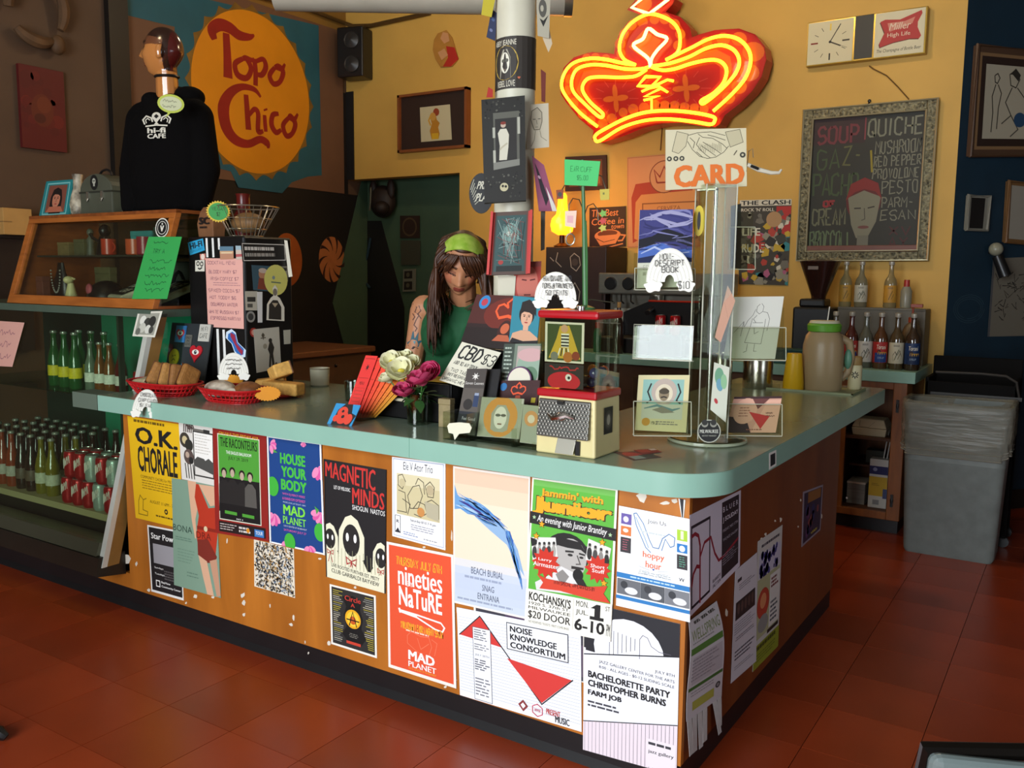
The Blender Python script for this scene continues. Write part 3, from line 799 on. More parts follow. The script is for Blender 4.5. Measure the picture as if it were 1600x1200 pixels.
s.rows((.46,.17,.94,.52),7,'#b9b4a8',.25,3);s.poly([(.42,.62),(.52,.55),(.72,.57),(.75,.60),(.85,.55),(1,.62),(1,.82),(.42,.72)],'#4b4a46')
for i in range(5):s.line([(.14+.055*i,.16),(.16+.055*i,.02),(.2+.05*i,-.0),(.3+.04*i,.1)],.03,'#4a3c38')
s.circ(.16,.30,.15,'#3d382f');s.circ(.16,.30,.08,'#c9b98a');s.circ(.28,.38,.12,'#2c2c26');s.circ(.26,.58,.15,'#5a4a44');s.circ(.22,.55,.06,'#b8a08c');s.circ(.33,.64,.07,'#262624')
for i in range(4):s.line([(.14+.08*i,.70),(.17+.08*i,.96)],.025,'#34322e')
s.rect(.42,.07,.72,.11,'#6a665e');s.rect(.72,.06,.9,.12,'#2e2e2c')
s.build('poster','black and white collage poster between yellow poster and red-framed one','poster')
s=posty([(332,668),(416,681),(420,846.7),(336.7,832.5)],4,'#8e2018')
s.rect(.09,.045,.875,.86,'#d8d6c0');s.rect(.105,.055,.86,.85,'#1a1715')
s.rect(.105,.055,.86,.62,'#4d9a34');s.rect(.105,.45,.86,.85,'#171514')
s.text('ON SALE THIS FRIDAY 4/19',(.12,.025,.85,.055),'#d8a51c',.01)
s.text('THE RACONTEURS',(.14,.075,.83,.165),'#14200e',.025);s.text('THE EAGLES BALLROOM',(.25,.195,.72,.225),Wh,.01);s.text('JULY 29, 2019',(.29,.245,.66,.285),'#14200e')
for i,(x,y,h)in enumerate([(.20,.40,'#2a2018'),(.36,.385,'#1c1a18'),(.54,.40,'#2c2822'),(.69,.405,'#6a665c')]):
 s.poly([(x-.11,.78),(x-.10,y+.12),(x-.04,y+.075),(x+.04,y+.075),(x+.10,y+.12),(x+.12,.78)],'#24211f' if i<3 else '#55524c')
 s.circ(x,y,.055,'#221a14');s.circ(x,y+.018,.038,'#b9a58e',ry=.038)
s.rect(.105,.70,.86,.85,'#151312');s.poly([(.2,.765),(.75,.775),(.75,.805),(.2,.795)],'#4d9a34');s.rect(.43,.755,.53,.815,'#101010');s.text('MAY 4',(.42,.825,.54,.84),Wh)
s.rect(.08,.875,.95,.975,'#241614');s.rows((.1,.895,.42,.965),3,'#b8aca4',.4,2);s.rows((.46,.90,.70,.965),2,'#d0c8c0',.6,3);s.circ(.63,.925,.03,'#d88a1c');s.rect(.75,.90,.92,.97,'#3a78b8');s.text('TOUR',(.77,.915,.9,.95),Wh,.01)
s.build('poster','red-bordered green concert poster of four standing band members in black','poster')
s=posty([(396.7,842.8),(459,858),(461,934.5),(397.4,916)],1,'#e2d8c4')
rnd=random.Random(11)
for i in range(760):
 u,v=rnd.uniform(.03,.97),rnd.uniform(.02,.97);a=rnd.uniform(0,PI);r=rnd.uniform(.02,.05)
 s.k=2+i%6
 c=rnd.choice(['#2a2622','#2a2622','#57503f','#6a7a8c','#a8814a','#3c342c','#c8bba0'])
 s.poly([(u+r*math.cos(a+t)*q,v+r*s.asp*math.sin(a+t)*q)for t,q in((0,1),(1.3,.45),(PI,1),(4.4,.4))],c)
s.build('poster','sheet with dense black and tan speckled pattern under blue poster','poster')
s=posty([(417.5,681),(502,693),(508,867.5),(422,848)],5,'#eef0ee')
s.rect(.025,.012,.975,.985,'#16407f')
gr='#46b83c';pk='#d9589c'
s.text('HOUSE',(.235,.135,.70,.235),gr,.05);s.text('YOUR',(.25,.255,.71,.355),gr,.05);s.text('BODY',(.24,.375,.71,.475),gr,.05)
s.text('WITH DJ FIERCY PEREZ',(.26,.50,.68,.525),pk,.01);s.text('& RANDOM OPTIMIST',(.26,.54,.68,.565),pk,.01);s.text('MORE SOUL AT EIGHT 10PM',(.27,.58,.68,.595),'#b8c4d8')
s.text('MAD',(.27,.61,.67,.70),'#7fd83c',.03);s.text('PLANET',(.26,.715,.68,.785),'#7fd83c',.02);s.text('533 E CENTER ST RIVERWEST',(.27,.80,.69,.815),'#c8c8d8');s.text('SATURDAY JULY 27',(.27,.835,.68,.86),pk,.01)
def flower(u,v,r,a=0):
 for i in range(5):s.circ(u+r*.5*math.cos(a+i*.5-1),v+r*.5*s.asp*math.sin(a+i*.5-1),r*.5,'#d9589c' if i%2 else '#e88ab4',ry=r*.28*s.asp,rot=a+i*.5-1,n=12)
flower(.06,.08,.12,.3);flower(.93,.22,.17,1.2);flower(.93,.62,.16,1.9);flower(.08,.72,.17,1.7);flower(.30,.955,.1,1.4);flower(.72,.955,.13,1.3);flower(.68,.015,.06,1.5)
for u,v,r in((.09,.46,.11),(.93,.80,.10),(.38,.95,.10)):s.circ(u,v,r,'#3fae3a',ry=r*1.2*s.asp)
s.poly([(.12,.11),(.2,.14),(.12,.145)],'#4a9a4a');s.poly([(.85,.57),(.93,.60),(.88,.64)],'#4a9a4a')
s.rect(-.0,0,.025,1,'#eef0ee');s.rect(.975,0,1,1,'#eef0ee')
s.build('poster','blue poster with green House Your Body lettering and pink flowers','poster')
s=posty([(506,717),(604,734),(602.5,927.5),(510,901)],2,'#1e1c1d')
s.text('MAGNETIC',(.02,.025,.83,.155),'#c8322c',.028,fn=lambda X,Y,x,y:(X,Y+.05*x*(1-y)-.01));s.text('MINDS',(.46,.19,.97,.33),'#c8322c',.028)
s.text('LET OF MELODIC',(.16,.205,.43,.235),Wh,.01);s.text('SHOGUN  NASTOS',(.46,.335,.98,.375),Wh,.0)
cr='#e6e2c4'
def hood(u,v,r):
 a=s.asp
 s.poly([(u-r*1.7,v+r*4.6*a),(u-r*1.6,v+r*2.4*a),(u-r*.9,v+r*1.3*a),(u+r*.9,v+r*1.3*a),(u+r*1.6,v+r*2.4*a),(u+r*1.75,v+r*4.6*a)],cr)
 s.poly([(u-r,v+r*1.3*a),(u-r*.95,v-r*.2*a),(u-r*.45,v-r*1.05*a),(u,v-r*1.25*a),(u+r*.5,v-r*a),(u+r,v-r*.1*a),(u+r,v+r*1.2*a),(u+r*.3,v+r*1.6*a),(u-r*.4,v+r*1.6*a)],cr)
 s.circ(u,v+r*.25*a,r*.66,'#262422',ry=r*.95*a)
 for e in(-1,1):s.circ(u+e*r*.3,v+r*.1*a,r*.12,Wh,ry=r*.26*a,n=10)
 for e in(-1,1):s.line([(u,v+r*1.5*a),(u+e*r*.4,v+r*1.3*a),(u+e*r*.35,v+r*1.7*a),(u,v+r*1.55*a),(u+e*r*.3,v+r*2.6*a)],r*.09,'#a83230')
hood(.08,.64,.135);hood(.92,.70,.13);hood(.44,.60,.215)
s.rect(.02,.86,.98,.985,cr)
for i in range(14):s.line([(.1+.06*i,.72+.01*(i%3)),(.09+.062*i,.87)],.006,'#9a9878')
s.text('LIVE ROOTED FURTHER EST. MISTY',(.1,.875,.9,.905),K,.005,fn=lambda X,Y,x,y:(X,Y-.01+.02*x));s.text('CLUB GARIBALDI BAYVIEW',(.1,.92,.9,.955),K,.005,fn=lambda X,Y,x,y:(X,Y-.01+.015*x))
for u in(0,.985):s.rect(u,0,u+.015,1,'#1e1c1d')
s.build('poster','black poster with red Magnetic Minds lettering above three hooded figures','poster')
s=posty([(612.5,713.7),(696,723.7),(696,860),(613,837.5)],2,'#f1f1f0')
s.frame(.03,.02,.965,.975,.012,'#a9b4cc');s.text('Ele V Ator Trio',(.22,.045,.77,.14),'#343436',-.004)
s.rect(.09,.19,.90,.70,'#cbbf94');s.rect(.09,.19,.90,.33,'#d8cda6')
ink='#4a4436'
for pts in([(.12,.22),(.2,.2),(.26,.28),(.2,.38),(.12,.34),(.12,.22)],[(.12,.4),(.25,.42),(.28,.66),(.1,.66)],[(.3,.45),(.4,.33),(.52,.3),(.58,.42),(.5,.58),(.35,.6),(.3,.45)],[(.45,.3),(.5,.22),(.6,.26),(.62,.4)],[(.63,.3),(.72,.24),(.80,.3),(.78,.42),(.68,.42),(.63,.3)],[(.62,.5),(.75,.45),(.88,.5),(.88,.66)],[(.4,.6),(.5,.5),(.62,.52),(.66,.62),(.55,.68),(.42,.66)],[(.66,.31),(.80,.32)],[(.2,.5),(.35,.55),(.3,.68)]):s.line(pts,.012,ink)
s.circ(.55,.62,.07,'#c88a4a');s.circ(.72,.34,.07,'#b8a884',ry=.06);s.poly([(.62,.48),(.88,.50),(.88,.69),(.66,.66)],'#b4ac90');s.circ(.2,.3,.06,'#c4b78e')
s.text('Saturday 8/10 7-9 pm',(.35,.725,.83,.765),'#55555c');s.rows((.3,.79,.85,.87),3,'#9a9aa4',.4,3,True);s.rows((.22,.90,.5,.95),2,'#7a8ab0',.4,4);s.rows((.6,.93,.92,.95),1,'#88888c',.5,4)
s.frame(.06,.72,.16,.93,.008,'#55555c');s.text('R',(.085,.77,.135,.81),'#444450',.02);s.poly([(.06,.93),(.11,.87),(.16,.93)],'#2c2c34')
s.build('poster','white poster with sepia drawing of jazz trio, lettered Ele V Ator Trio','poster')
s=posty([(708,728),(828.5,745),(824.5,968),(708.5,941.5)],3,'#f1e9dd')
s.rect(.02,.015,.98,.985,'#eddac0');s.rect(.02,.015,.98,.12,'#e2c2a6');s.rect(.02,.12,.98,.24,'#e8cfb2')
for i in range(6):
 s.rect(.02,.66+.055*i,.98,.66+.055*(i+1)if i<5 else .985,['#dcdad8','#c8d0de','#c2ccdd','#c2ccdd','#c4cedc','#c8d2dc'][i])
rnd=random.Random(3)
bl=['#2a5aa8','#1f4a94','#4a86c8','#6aa0d4','#8ab4da','#3a2f78','#a8c4e0']
s.poly([(.02,.13),(.06,.2),(.14,.24),(.24,.28),(.3,.33),(.2,.33),(.1,.30),(.02,.31)],'#6c9ccb')
s.poly([(.24,.28),(.5,.32),(.74,.40),(.86,.52),(.95,.70),(.84,.62),(.72,.50),(.5,.42),(.3,.34)],'#8fb0d2')
for i in range(46):
 t=rnd.uniform(-.03,.05);o=rnd.uniform(0,.35);L=rnd.uniform(.2,.5)
 pts=[]
 for k in range(8):
  x=.03+(o+L*k/7)*.95;y=.20+.22*x+.36*max(0,x-.45)**1.7*(1 if i%2 else .45)+t*(1.6-x)+.012*math.sin(9*x+i)
  pts.append((min(.97,x),y))
 s.k=9+i%8;s.line(pts,rnd.choice([.006,.01,.018,.03]),rnd.choice(bl),taper=True)
for i in range(14):
 pts=[(.70+.03*k+rnd.uniform(-.01,.01)+.004*i,.40+.05*k+.006*i*(k/5))for k in range(7)]
 s.k=18+i%4;s.line(pts,rnd.choice([.01,.02,.035]),rnd.choice(bl[:4]),taper=True)
s.text('BEACH BURIAL',(.25,.705,.68,.755),'#5c6478',-.004);s.rows((.16,.775,.8,.795),1,'#9aa4ba',.8,3);s.text('SNAG',(.40,.82,.56,.865),'#5c6478',-.004);s.text('ENTRANA',(.34,.885,.63,.93),'#5c6478',-.004);s.rows((.06,.945,.9,.965),1,'#9aa4ba',.7,5)
s.build('poster','pale peach poster with blue ink brush streaks, lettered Beach Burial','poster')
s=posty([(515,912.5),(587,931),(589,1028.7),(517.5,1006)],1,'#ece8dc')
s.rect(.04,.03,.96,.965,'#2c2a28')
rnd=random.Random(2)
for side in(0,1):
 for i in range(26):
  v=.07+.033*i;L=rnd.uniform(.12,.22)-(.06 if 8<i<16 else 0);c=rnd.choice(['#b0a034','#b8b09a','#a89838','#8a8a80'])
  s.k=4;s.rect(.07 if not side else .94-L,v,.07+L if not side else .94,v+.012,c)
s.poly([(.28,.15),(.5,.1),(.7,.15),(.66,.3),(.72,.45),(.68,.6),(.78,.75),(.66,.9),(.4,.9),(.26,.76),(.36,.62),(.3,.45),(.36,.3)],'#121110')
s.text('Circle',(.33,.115,.68,.20),'#c8382c',.02);s.text('A',(.46,.225,.55,.285),'#c8382c',.02)
s.circ(.5,.48,.17,'#e8a81c',ry=.155);s.circ(.5,.48,.13,'#f0c83a',ry=.12);s.circ(.5,.5,.07,'#c85a1c')
s.line([(.42,.60),(.5,.36),(.58,.60)],.02,'#1a1210');s.line([(.36,.50),(.64,.50)],.02,'#1a1210')
s.rect(.35,.855,.66,.90,'#c8402c');s.rows((.4,.72,.62,.80),3,'#8a8478',.3,3,True)
s.build('poster','black poster headed Circle A with yellow disc in the middle','poster')
s=posty([(604,846),(708.5,867),(713,1076),(607,1042)],4,'#f2e6dc')
s.rect(.035,.02,.965,.975,'#e2532f')
s.hand('THURSDAY JULY 6TH',(.15,.10,.82,.16),'#f0a42c',.012,.03)
s.text('nineties',(.17,.165,.83,.315),Wh,.025);s.text('BY',(.30,.275,.40,.315),'#f2d8cc',.02);s.text('NaTuRE',(.18,.325,.82,.475),Wh,.03)
s.line([(.18,.50),(.2,.535)],.03,Wh);s.line([(.19,.515),(.45,.52),(.80,.535),(.85,.565),(.82,.60),(.72,.595),(.45,.54),(.19,.525)],.02,Wh,closed=True)
s.poly([(.19,.51),(.45,.52),(.45,.545),(.19,.53)],Wh)
s.hand('YOU DOWN FOR NIGHT SHOW',(.2,.60,.83,.65),'#f0a42c',.012,.03);s.rows((.28,.654,.72,.672),1,'#f2d0b8',.6,3)
for pts in([(.3,.70),(.36,.66),(.5,.68),(.62,.67),(.66,.74),(.6,.84),(.42,.80),(.3,.76),(.3,.70)],[(.45,.70),(.5,.78),(.62,.72)],[(.66,.68),(.74,.70),(.70,.80)]):s.line(pts,.008,'#ef7a58')
s.text('MAD',(.31,.81,.70,.885),Wh,.04);s.text('PLANET',(.31,.895,.72,.94),Wh,.02);s.text('533 E CENTER ST RIVERWEST',(.31,.945,.72,.96),'#f0a42c',.01)
s.build('poster','bright orange poster with white Nineties By Nature lettering above bat','poster')
s=posty([(740,945),(914,985),(914,1067),(742,1030)],1,'#e8e2d6')
s.rect(.02,.02,.985,.98,'#3c3a44');s.rect(.3,.0,.6,.2,'#54405c');s.rect(.6,.05,.9,.25,'#4a4a5e');s.rect(.96,.3,.985,.9,'#5a4a5c')
s.build('poster','dark violet poster mostly hidden behind two white posters','poster')
s=posty([(713.7,948.7),(907.5,987),(908.7,1143.7),(718.7,1086)],3,'#eef0f5')
for i in range(26):s.line([(.01,.10+.033*i),(.99,.075+.034*i)],.0025,'#b4b8c2')
s.rect(.0,.0,1,.06,'#eef0f5')
rd='#d23a34'
s.poly([(.02,.30),(.20,.05),(.385,.34)],rd);s.line([(.015,.302),(.20,.048),(.695,.835),(.94,.50)],.008,'#2a2426');s.poly([(.42,.44),(.93,.505),(.695,.82)],rd)
s.rect(.135,.18,.285,.985,'#eef0f5');s.frame(.135,.18,.285,.985,.004,'#55555a');s.rows((.145,.20,.275,.33),5,'#77777c',.45,3);s.text('JULY 30TH',(.15,.47,.27,.50),'#44444a',.005)
s.rows((.145,.36,.275,.44),3,'#77777c',.4,13);s.rows((.145,.53,.275,.66),5,'#66666c',.5,4);s.rows((.145,.74,.275,.95),6,'#77777c',.4,5)
s.rect(.425,.055,.905,.335,'#eef0f5');s.frame(.425,.055,.905,.335,.006,'#2a2a2e')
s.text('NOISE',(.45,.08,.63,.145),K,.04);s.text('KNOWLEDGE',(.45,.165,.82,.23),K,.04);s.text('CONSORTIUM',(.45,.25,.885,.315),K,.04)
s.poly([(.505,.90),(.545,.84),(.585,.90),(.545,.965)],'#8a3838');s.poly([(.525,.90),(.545,.87),(.565,.90),(.545,.935)],'#eeeeee');
s.line([(.66+.045*math.sin(PI*i/3),.91-.065*math.cos(PI*i/3))for i in range(6)],.006,'#c84a5c',closed=True);s.text('WMSE',(.635,.895,.685,.925),'#c84a5c',.01)
s.text('PRESENT',(.73,.86,.84,.92),'#c23a34',.02);s.text('MUSIC',(.80,.91,.91,.98),K,.02)
s.build('poster','landscape white poster with red triangles, lettered Noise Knowledge Consortium','poster')
s=posty([(831.7,746),(965.4,764.7),(954.5,1002.8),(820,974.3)],6,'#eceadc')
s.rect(.02,.01,.975,.76,'#5cb03c');s.rect(.02,.01,.975,.05,'#6fb552')
yl='#eda61e'
s.text("Jammin' with",(.12,.065,.85,.13),'#7a4a10',.05);s.text("Jammin' with",(.115,.06,.845,.125),yl,.035)
s.text('Junior',(.012,.112,.965,.252),'#3a2410',.12);s.text('Junior',(.02,.118,.95,.242),yl,.085)
s.poly([(0,.225),(1,.255),(1,.335),(0,.305)],'#222120');s.text('An evening with Junior Brantley',(.09,.245,.90,.305),Wh,.005,.15,fn=lambda X,Y,x,y:(X,Y-.005+.022*x));s.star(.05,.262,.025,'#a8c89a');s.star(.94,.300,.025,'#a8c89a')
s.circ(.45,.475,.265,'#211f1e',ry=.142);s.poly([(.2,.40),(.7,.40),(.66,.56),(.25,.56)],'#211f1e')
s.circ(.5,.50,.19,'#b4b0aa',ry=.135);s.poly([(.3,.62),(.4,.56),(.62,.60),(.70,.73),(.12,.75),(.10,.70)],'#dcdad6');s.poly([(.34,.62),(.42,.58),(.5,.62),(.42,.70)],'#8a8682')
s.poly([(.3,.42),(.42,.37),(.6,.38),(.7,.46),(.62,.43),(.46,.43)],'#211f1e');s.line([(.44,.455),(.54,.45)],.02,'#2a2826');s.line([(.60,.455),(.67,.46)],.018,'#2a2826');s.circ(.50,.475,.03,'#2a2826',ry=.009);s.circ(.63,.48,.024,'#2a2826',ry=.008)
s.line([(.58,.47),(.62,.525),(.57,.53)],.014,'#5c5854');s.poly([(.52,.545),(.66,.545),(.66,.56),(.52,.565)],'#2a2624');s.circ(.60,.58,.04,'#3a3230',ry=.016)
s.circ(.60,.60,.06,'#1b1a1a',ry=.042);s.poly([(.56,.63),(.66,.62),(.78,.73),(.70,.74)],'#242322')
def snap(pts,n,cols):
 s.poly(pts,'#dedcd4');r=random.Random(n)
 q=[Vector(p)for p in pts]
 for i in range(n):
  u=.12+.76*i/(n-1);c=q[0].lerp(q[1],u).lerp(q[3].lerp(q[2],u),.5)
  s.circ(c.x,c.y+.02,.028,cols[i%len(cols)],ry=.042);s.circ(c.x,c.y-.028,.018,'#9a948c');s.circ(c.x,c.y-.038,.016,'#2c2a28')
snap([(.02,.40),(.32,.375),(.36,.52),(.06,.56)],5,['#3a3836','#a8a49c','#56524e']);snap([(.70,.345),(.96,.385),(.93,.52),(.68,.49)],4,['#2a2826','#4a4644','#8a8680'])
s.poly([(.02,.40),(.1,.41),(.1,.44),(.04,.46)],'#232120')
s.star(.22,.555,.17,'#c8301e',12,.7);s.star(.82,.535,.15,'#c8301e',12,.7)
s.text('Larry',(.13,.525,.29,.55),Wh,.01);s.text('Airmaster',(.07,.555,.37,.585),Wh,.01);s.text('Short',(.74,.505,.90,.53),Wh,.01);s.text('Stuff',(.76,.535,.90,.56),Wh,.01)
for u,v in((.15,.30),(.09,.385),(.86,.355),(.90,.62)):s.star(u,v,.045,'#7a4a10');s.star(u,v,.036,yl)
s.poly([(.12,.64),(.24,.66),(.7,.665),(.94,.635),(.90,.69),(.98,.745),(.80,.745),(.4,.725),(.16,.735),(.2,.69)],'#d2432c');s.hand('WITH SPECIAL APPEARANCES BY',(.33,.662,.80,.685),'#6a1c14',.006,.02)
s.rect(0,.75,1,1,'#eceadc')
s.text("KOCHANSKI'S",(.04,.765,.54,.825),K,.03,fn=lambda X,Y,x,y:(X,Y+.01*x));s.text('1920 S. 37th ST.',(.045,.835,.535,.855),K,.01);s.text('MILWAUKEE',(.04,.865,.54,.885),K,.01);s.text('$20 DOOR',(.04,.895,.545,.955),K,.02);s.text('NO RESERVED TICKETS  FIRST COME BASIS',(.05,.965,.53,.98),'#55524c')
s.text('MON.',(.60,.765,.74,.805),K,.005);s.text('JUL.',(.60,.825,.74,.865),K,.005);s.poly([(.765,.80),(.83,.77),(.875,.77),(.875,.853),(.915,.853),(.915,.875),(.76,.875),(.76,.853),(.81,.853),(.81,.80)],K);s.text('ST',(.93,.77,.98,.80),K);s.text('6-10',(.59,.885,.93,.965),K,.03)
s.text('PM',(.95,.885,.99,.965),K,.01);s.line([(.57,.76),(.57,.97)],.003,'#b8b4a4')
s.build('poster',"green poster Jammin' with Junior showing singer with afro at microphone",'poster')
s=posty([(913,941),(1062.5,975),(1057,1212),(911,1171)],3,'#eeeff5')
s.poly([(.0,.0),(1,.0),(1,.31),(0,.30)],'#26262b')
s.poly([(.02,.36),(.02,.02),(.97,.02),(.97,.235),(.0,.385)],'#26262b');s.circ(.48,.26,.37,'#eeeff5',ry=.21)
s.poly([(0,.315),(.2,.32),(1,.215),(1,.5),(0,.5)],'#eeeff5')
for i in range(7):s.line([(.28+.045*i,.14+.004*i),(.28+.045*i,.315-.012*i)],.006,'#33333a')
s.line([(.60,.29),(.60,.16),(.63,.13),(.68,.14),(.72,.19),(.8,.215),(.92,.215)],.006,'#5a5560')
s.line([(.0,.345),(1,.215)],.012,'#1c1c20')
s.text('JULY 8TH',(.76,.335,.96,.36),'#333338',.01);s.text('JAZZ GALLERY CENTER FOR THE ARTS',(.17,.375,.96,.40),'#333338',.01,fn=lambda X,Y,x,y:(X,Y-.015+.015*x));s.text('8:00 - ALL AGES - $0-12 SLIDING SCALE',(.17,.41,.96,.432),'#333338',.01,fn=lambda X,Y,x,y:(X,Y-.015+.015*x))
s.text('BACHELORETTE PARTY',(.05,.455,.92,.50),K,.05,fn=lambda X,Y,x,y:(X,Y-.008+.008*x));s.text('CHRISTOPHER BURNS',(.05,.515,.88,.56),K,.05,fn=lambda X,Y,x,y:(X,Y-.008+.008*x));s.text('FARM JOB',(.05,.575,.42,.62),K,.05)
s.rows((.05,.65,.40,.70),2,'#44444a',.5,5)
s.poly([(0,.80),(1,.665),(1,1),(0,1)],'#e6d8de');s.line([(0,.80),(1,.665)],.01,'#2c2c30')
for i in range(24):s.line([(.02+.041*i,.80-.135*(.02+.041*i)+.005),(.02+.041*i,1)],.004,'#77737c')
s.rect(.69,.80,.99,.99,'#e9dfe4');s.rows((.71,.82,.97,.845),1,'#3a3a40',.7,5);s.text('jazz gallery',(.71,.87,.97,.90),'#2a2a30',.02)
s.build('poster','white poster with half circle of lines, lettered Bachelorette Party, at corner','poster')
s=posty([(967,790),(1077.5,811),(1078,972.5),(962.5,946)],4,'#f2f3f3')
s.text('Join Us',(.42,.075,.68,.125),'#3a3a44');
s.line([(.47,.40),(.40,.36),(.26,.16),(.22,.05),(.26,.04),(.36,.13),(.45,.28),(.50,.345),(.58,.345),(.63,.24),(.72,.185),(.80,.21),(.79,.29),(.74,.31),(.67,.24),(.62,.36)],.012,'#4a78a8')
s.line([(.25,.08),(.38,.26),(.44,.36)],.01,'#6a98c0')
s.text('hoppy',(.36,.395,.66,.475),'#e0704a',.028);s.text('hour',(.40,.485,.62,.555),'#e0704a',.028)
s.poly([(.49,.555),(.53,.555),(.51,.575)],'#3a4a9a')
for e in(-1,1):
 for j in range(3):s.line([(.51+e*.06,.575+.02*j),(.51+e*.2,.555+.035*j)],.005,'#8a9098')
s.rect(.04,.065,.19,.17,'#6a5aa0');s.circ(.11,.12,.04,'#dcd8ec');s.rect(.04,.19,.19,.28,'#d8783c');s.circ(.11,.23,.04,'#f0e0d0',ry=.02);s.rect(.04,.30,.19,.45,'#3a3638');s.rows((.07,.32,.16,.44),5,'#b05a6a',.3,2)
s.rect(.83,.12,.97,.225,'#a8cc3a');s.rect(.88,.13,.92,.21,'#e4eec0');s.rect(.83,.255,.97,.34,'#2a78bc');s.circ(.90,.30,.04,'#e8f0f8');s.rect(.83,.36,.97,.50,'#3a3638');s.rows((.86,.38,.95,.49),5,'#5aa88a',.3,4)
s.rows((.25,.60,.8,.64),2,'#a8b0b4',.4,7,True);s.rows((.3,.20,.7,.24),1,'#c8d0d0',.4,9,True)
s.rect(.0,.655,1,.705,'#2f7ab8');s.rows((.1,.67,.9,.70),1,'#b8d4ec',.5,8,True)
for i,c in enumerate(('#6a6c70','#55585c','#7a7c80')):
 u=.01+.33*i;s.rect(u,.715,u+.325,.87,c);s.circ(u+.2,.82,.09,'#dcdcdc',ry=.035);s.circ(u+.1,.77,.05,'#3a3c40')
s.rect(.0,.885,1,.92,'#2f7ab8');s.text('VV',(.86,.585,.93,.62),'#3a3a40',.01)
s.build('poster','white poster with blue line-drawn rabbit ears, lettered hoppy hour','poster')
s=posty([(1060,779),(1071,781),(1068,811),(1065,809)],2,'#2c2a30');s.rect(.75,0,1,1,'#ecebe6');s.rect(0,0,.2,1,'#ecebe6')
s.build('paper_strip','torn black and white paper strip above the hoppy hour poster','paper strip')
# ---- on the end panel
s=postx([(1078,805),(1157.6,765.7),(1156,884.6),(1078,964)],1,'#cfc8d4')
s.rect(.60,.04,.96,.93,'#2a2429')
s.frame(.03,.13,.36,.93,.02,'#26202a');rdl='#8c2030'
s.line([(.03,.22),(.09,.21),(.15,.25),(.18,.36),(.18,.96)],.025,rdl);s.line([(.03,.72),(.06,.60),(.12,.55),(.18,.58)],.025,rdl);s.line([(.18,.48),(.26,.36),(.38,.35),(.46,.56),(.54,.68),(.64,.68),(.96,.60)],.022,rdl)
s.text('B L U E R',(.62,.10,.94,.16),'#cfc8d4',.0);s.text('J SOLIDAY',(.62,.22,.94,.29),'#e0dae4',.01);s.text('FRIDAY, MAY 17TH',(.62,.36,.94,.40),'#b8b0bc');s.text('THE JAZZ GALLERY',(.62,.47,.94,.51),'#b8b0bc');s.rows((.62,.66,.94,.80),5,'#8a828e',.4,3)
s.text('BLANKETS',(.42,.84,.58,.88),'#44404a');s.text('SALT SUN',(.42,.90,.58,.94),'#44404a')
s.build('poster','grey and black poster with red curving line on counter end panel','poster')
s=postx([(1184.5,846),(1222.7,820),(1215.6,1009),(1176,1050)],1,'#c4c2bc')
s.rows((.15,.05,.9,.085),1,'#3a3a44',.6,2);s.rect(.08,.12,.95,.30,'#b9b6c8')
rnd=random.Random(4)
for i in range(34):s.k=4;s.circ(rnd.uniform(.12,.9),rnd.uniform(.13,.29),rnd.uniform(.03,.07),rnd.choice(['#2c2a6a','#23225a','#4a4a8a']),n=7)
s.rect(.05,.31,.95,.78,'#a9ab84');s.circ(.30,.52,.24,'#b0402c',ry=.12);s.circ(.30,.50,.12,'#d0885a',ry=.06);s.circ(.32,.68,.2,'#8a8a86',ry=.07)
s.rect(.55,.34,.95,.76,'#d4d2cc');s.rows((.6,.37,.9,.46),3,'#6a2424',.6,3);s.rows((.6,.56,.9,.74),5,'#44505a',.5,4);s.rect(.5,.77,.95,.80,'#1f1c1e')
s.rect(0,.82,1,1,'#8a9228');s.rows((.05,.835,.95,.88),1,'#3c4210',.7,5);s.rows((.1,.90,.9,.97),3,'#5c641a',.4,6)
s.build('poster','colourful flyer with purple dots and lime bottom on counter end panel','poster')
s=postx([(1149,891.7),(1183,863),(1181.6,1033),(1142,1068)],2,'#c9c5cb')
s.rect(.12,.10,.3,.13,'#2c2a2c');s.rows((.2,.16,.9,.22),3,'#77737a',.4,3);s.rect(.08,.30,.92,.46,'#2e2626')
for i in range(5):s.circ(.2+.15*i,.37,.05,'#57423c',ry=.05)
s.rows((.06,.49,.95,.60),5,'#88848c',.35,4);s.rows((.1,.62,.9,.66),2,'#77737a',.4,5,True);s.rows((.1,.74,.95,.84),3,'#57535c',.4,6);s.rows((.1,.88,.9,.92),2,'#88848c',.3,7)
s.build('poster','plain white text flyer with small dark photo on end panel','poster')
# flyer with tear-off tabs, curling away from the panel
q0=quad_x([(1074,971),(1118,938.5),(1125,1087.5),(1071,1127.5)],-PY+.002)
def wf_(u,v):
 p=q0[0].lerp(q0[1],u).lerp(q0[3].lerp(q0[2],u),v)
 return p+Vector((.004+.012*math.sin(v*3.0)*(.3+u)+.004*math.sin(6*v),0,0)),Vector((1,0,0))
s=Sheet(fn=wf_,size=(.19,.40),nu=4,nv=10,col='#c6c3c6')
s.rows((.15,.03,.92,.075),1,'#4a4a44',.7,6);s.text('WELLSPRING',(.06,.11,.94,.22),'#7a8a5a',.01);s.rows((.08,.235,.9,.255),1,'#8a8a86',.6,4)
s.rect(.03,.28,.98,.345,'#4f7a34');s.rect(.1,.38,.95,.66,'#b4afb4');s.rows((.08,.40,.85,.64),7,'#8a868c',.4,5);s.rect(.03,.68,.98,.715,'#3d6a2c');s.rows((.1,.74,.8,.80),2,'#8c888c',.3,5)
s.rect(.15,.84,.75,.93,'#a8a848');s.circ(.86,.83,.07,'#33363a');s.circ(.86,.83,.04,'#8a8c90')
s.build('tear_off_flyer','green and white Wellspring flyer with tear-off tabs at counter corner','flyer')
ft=COL.objects['tear_off_flyer']
rnd=random.Random(9)
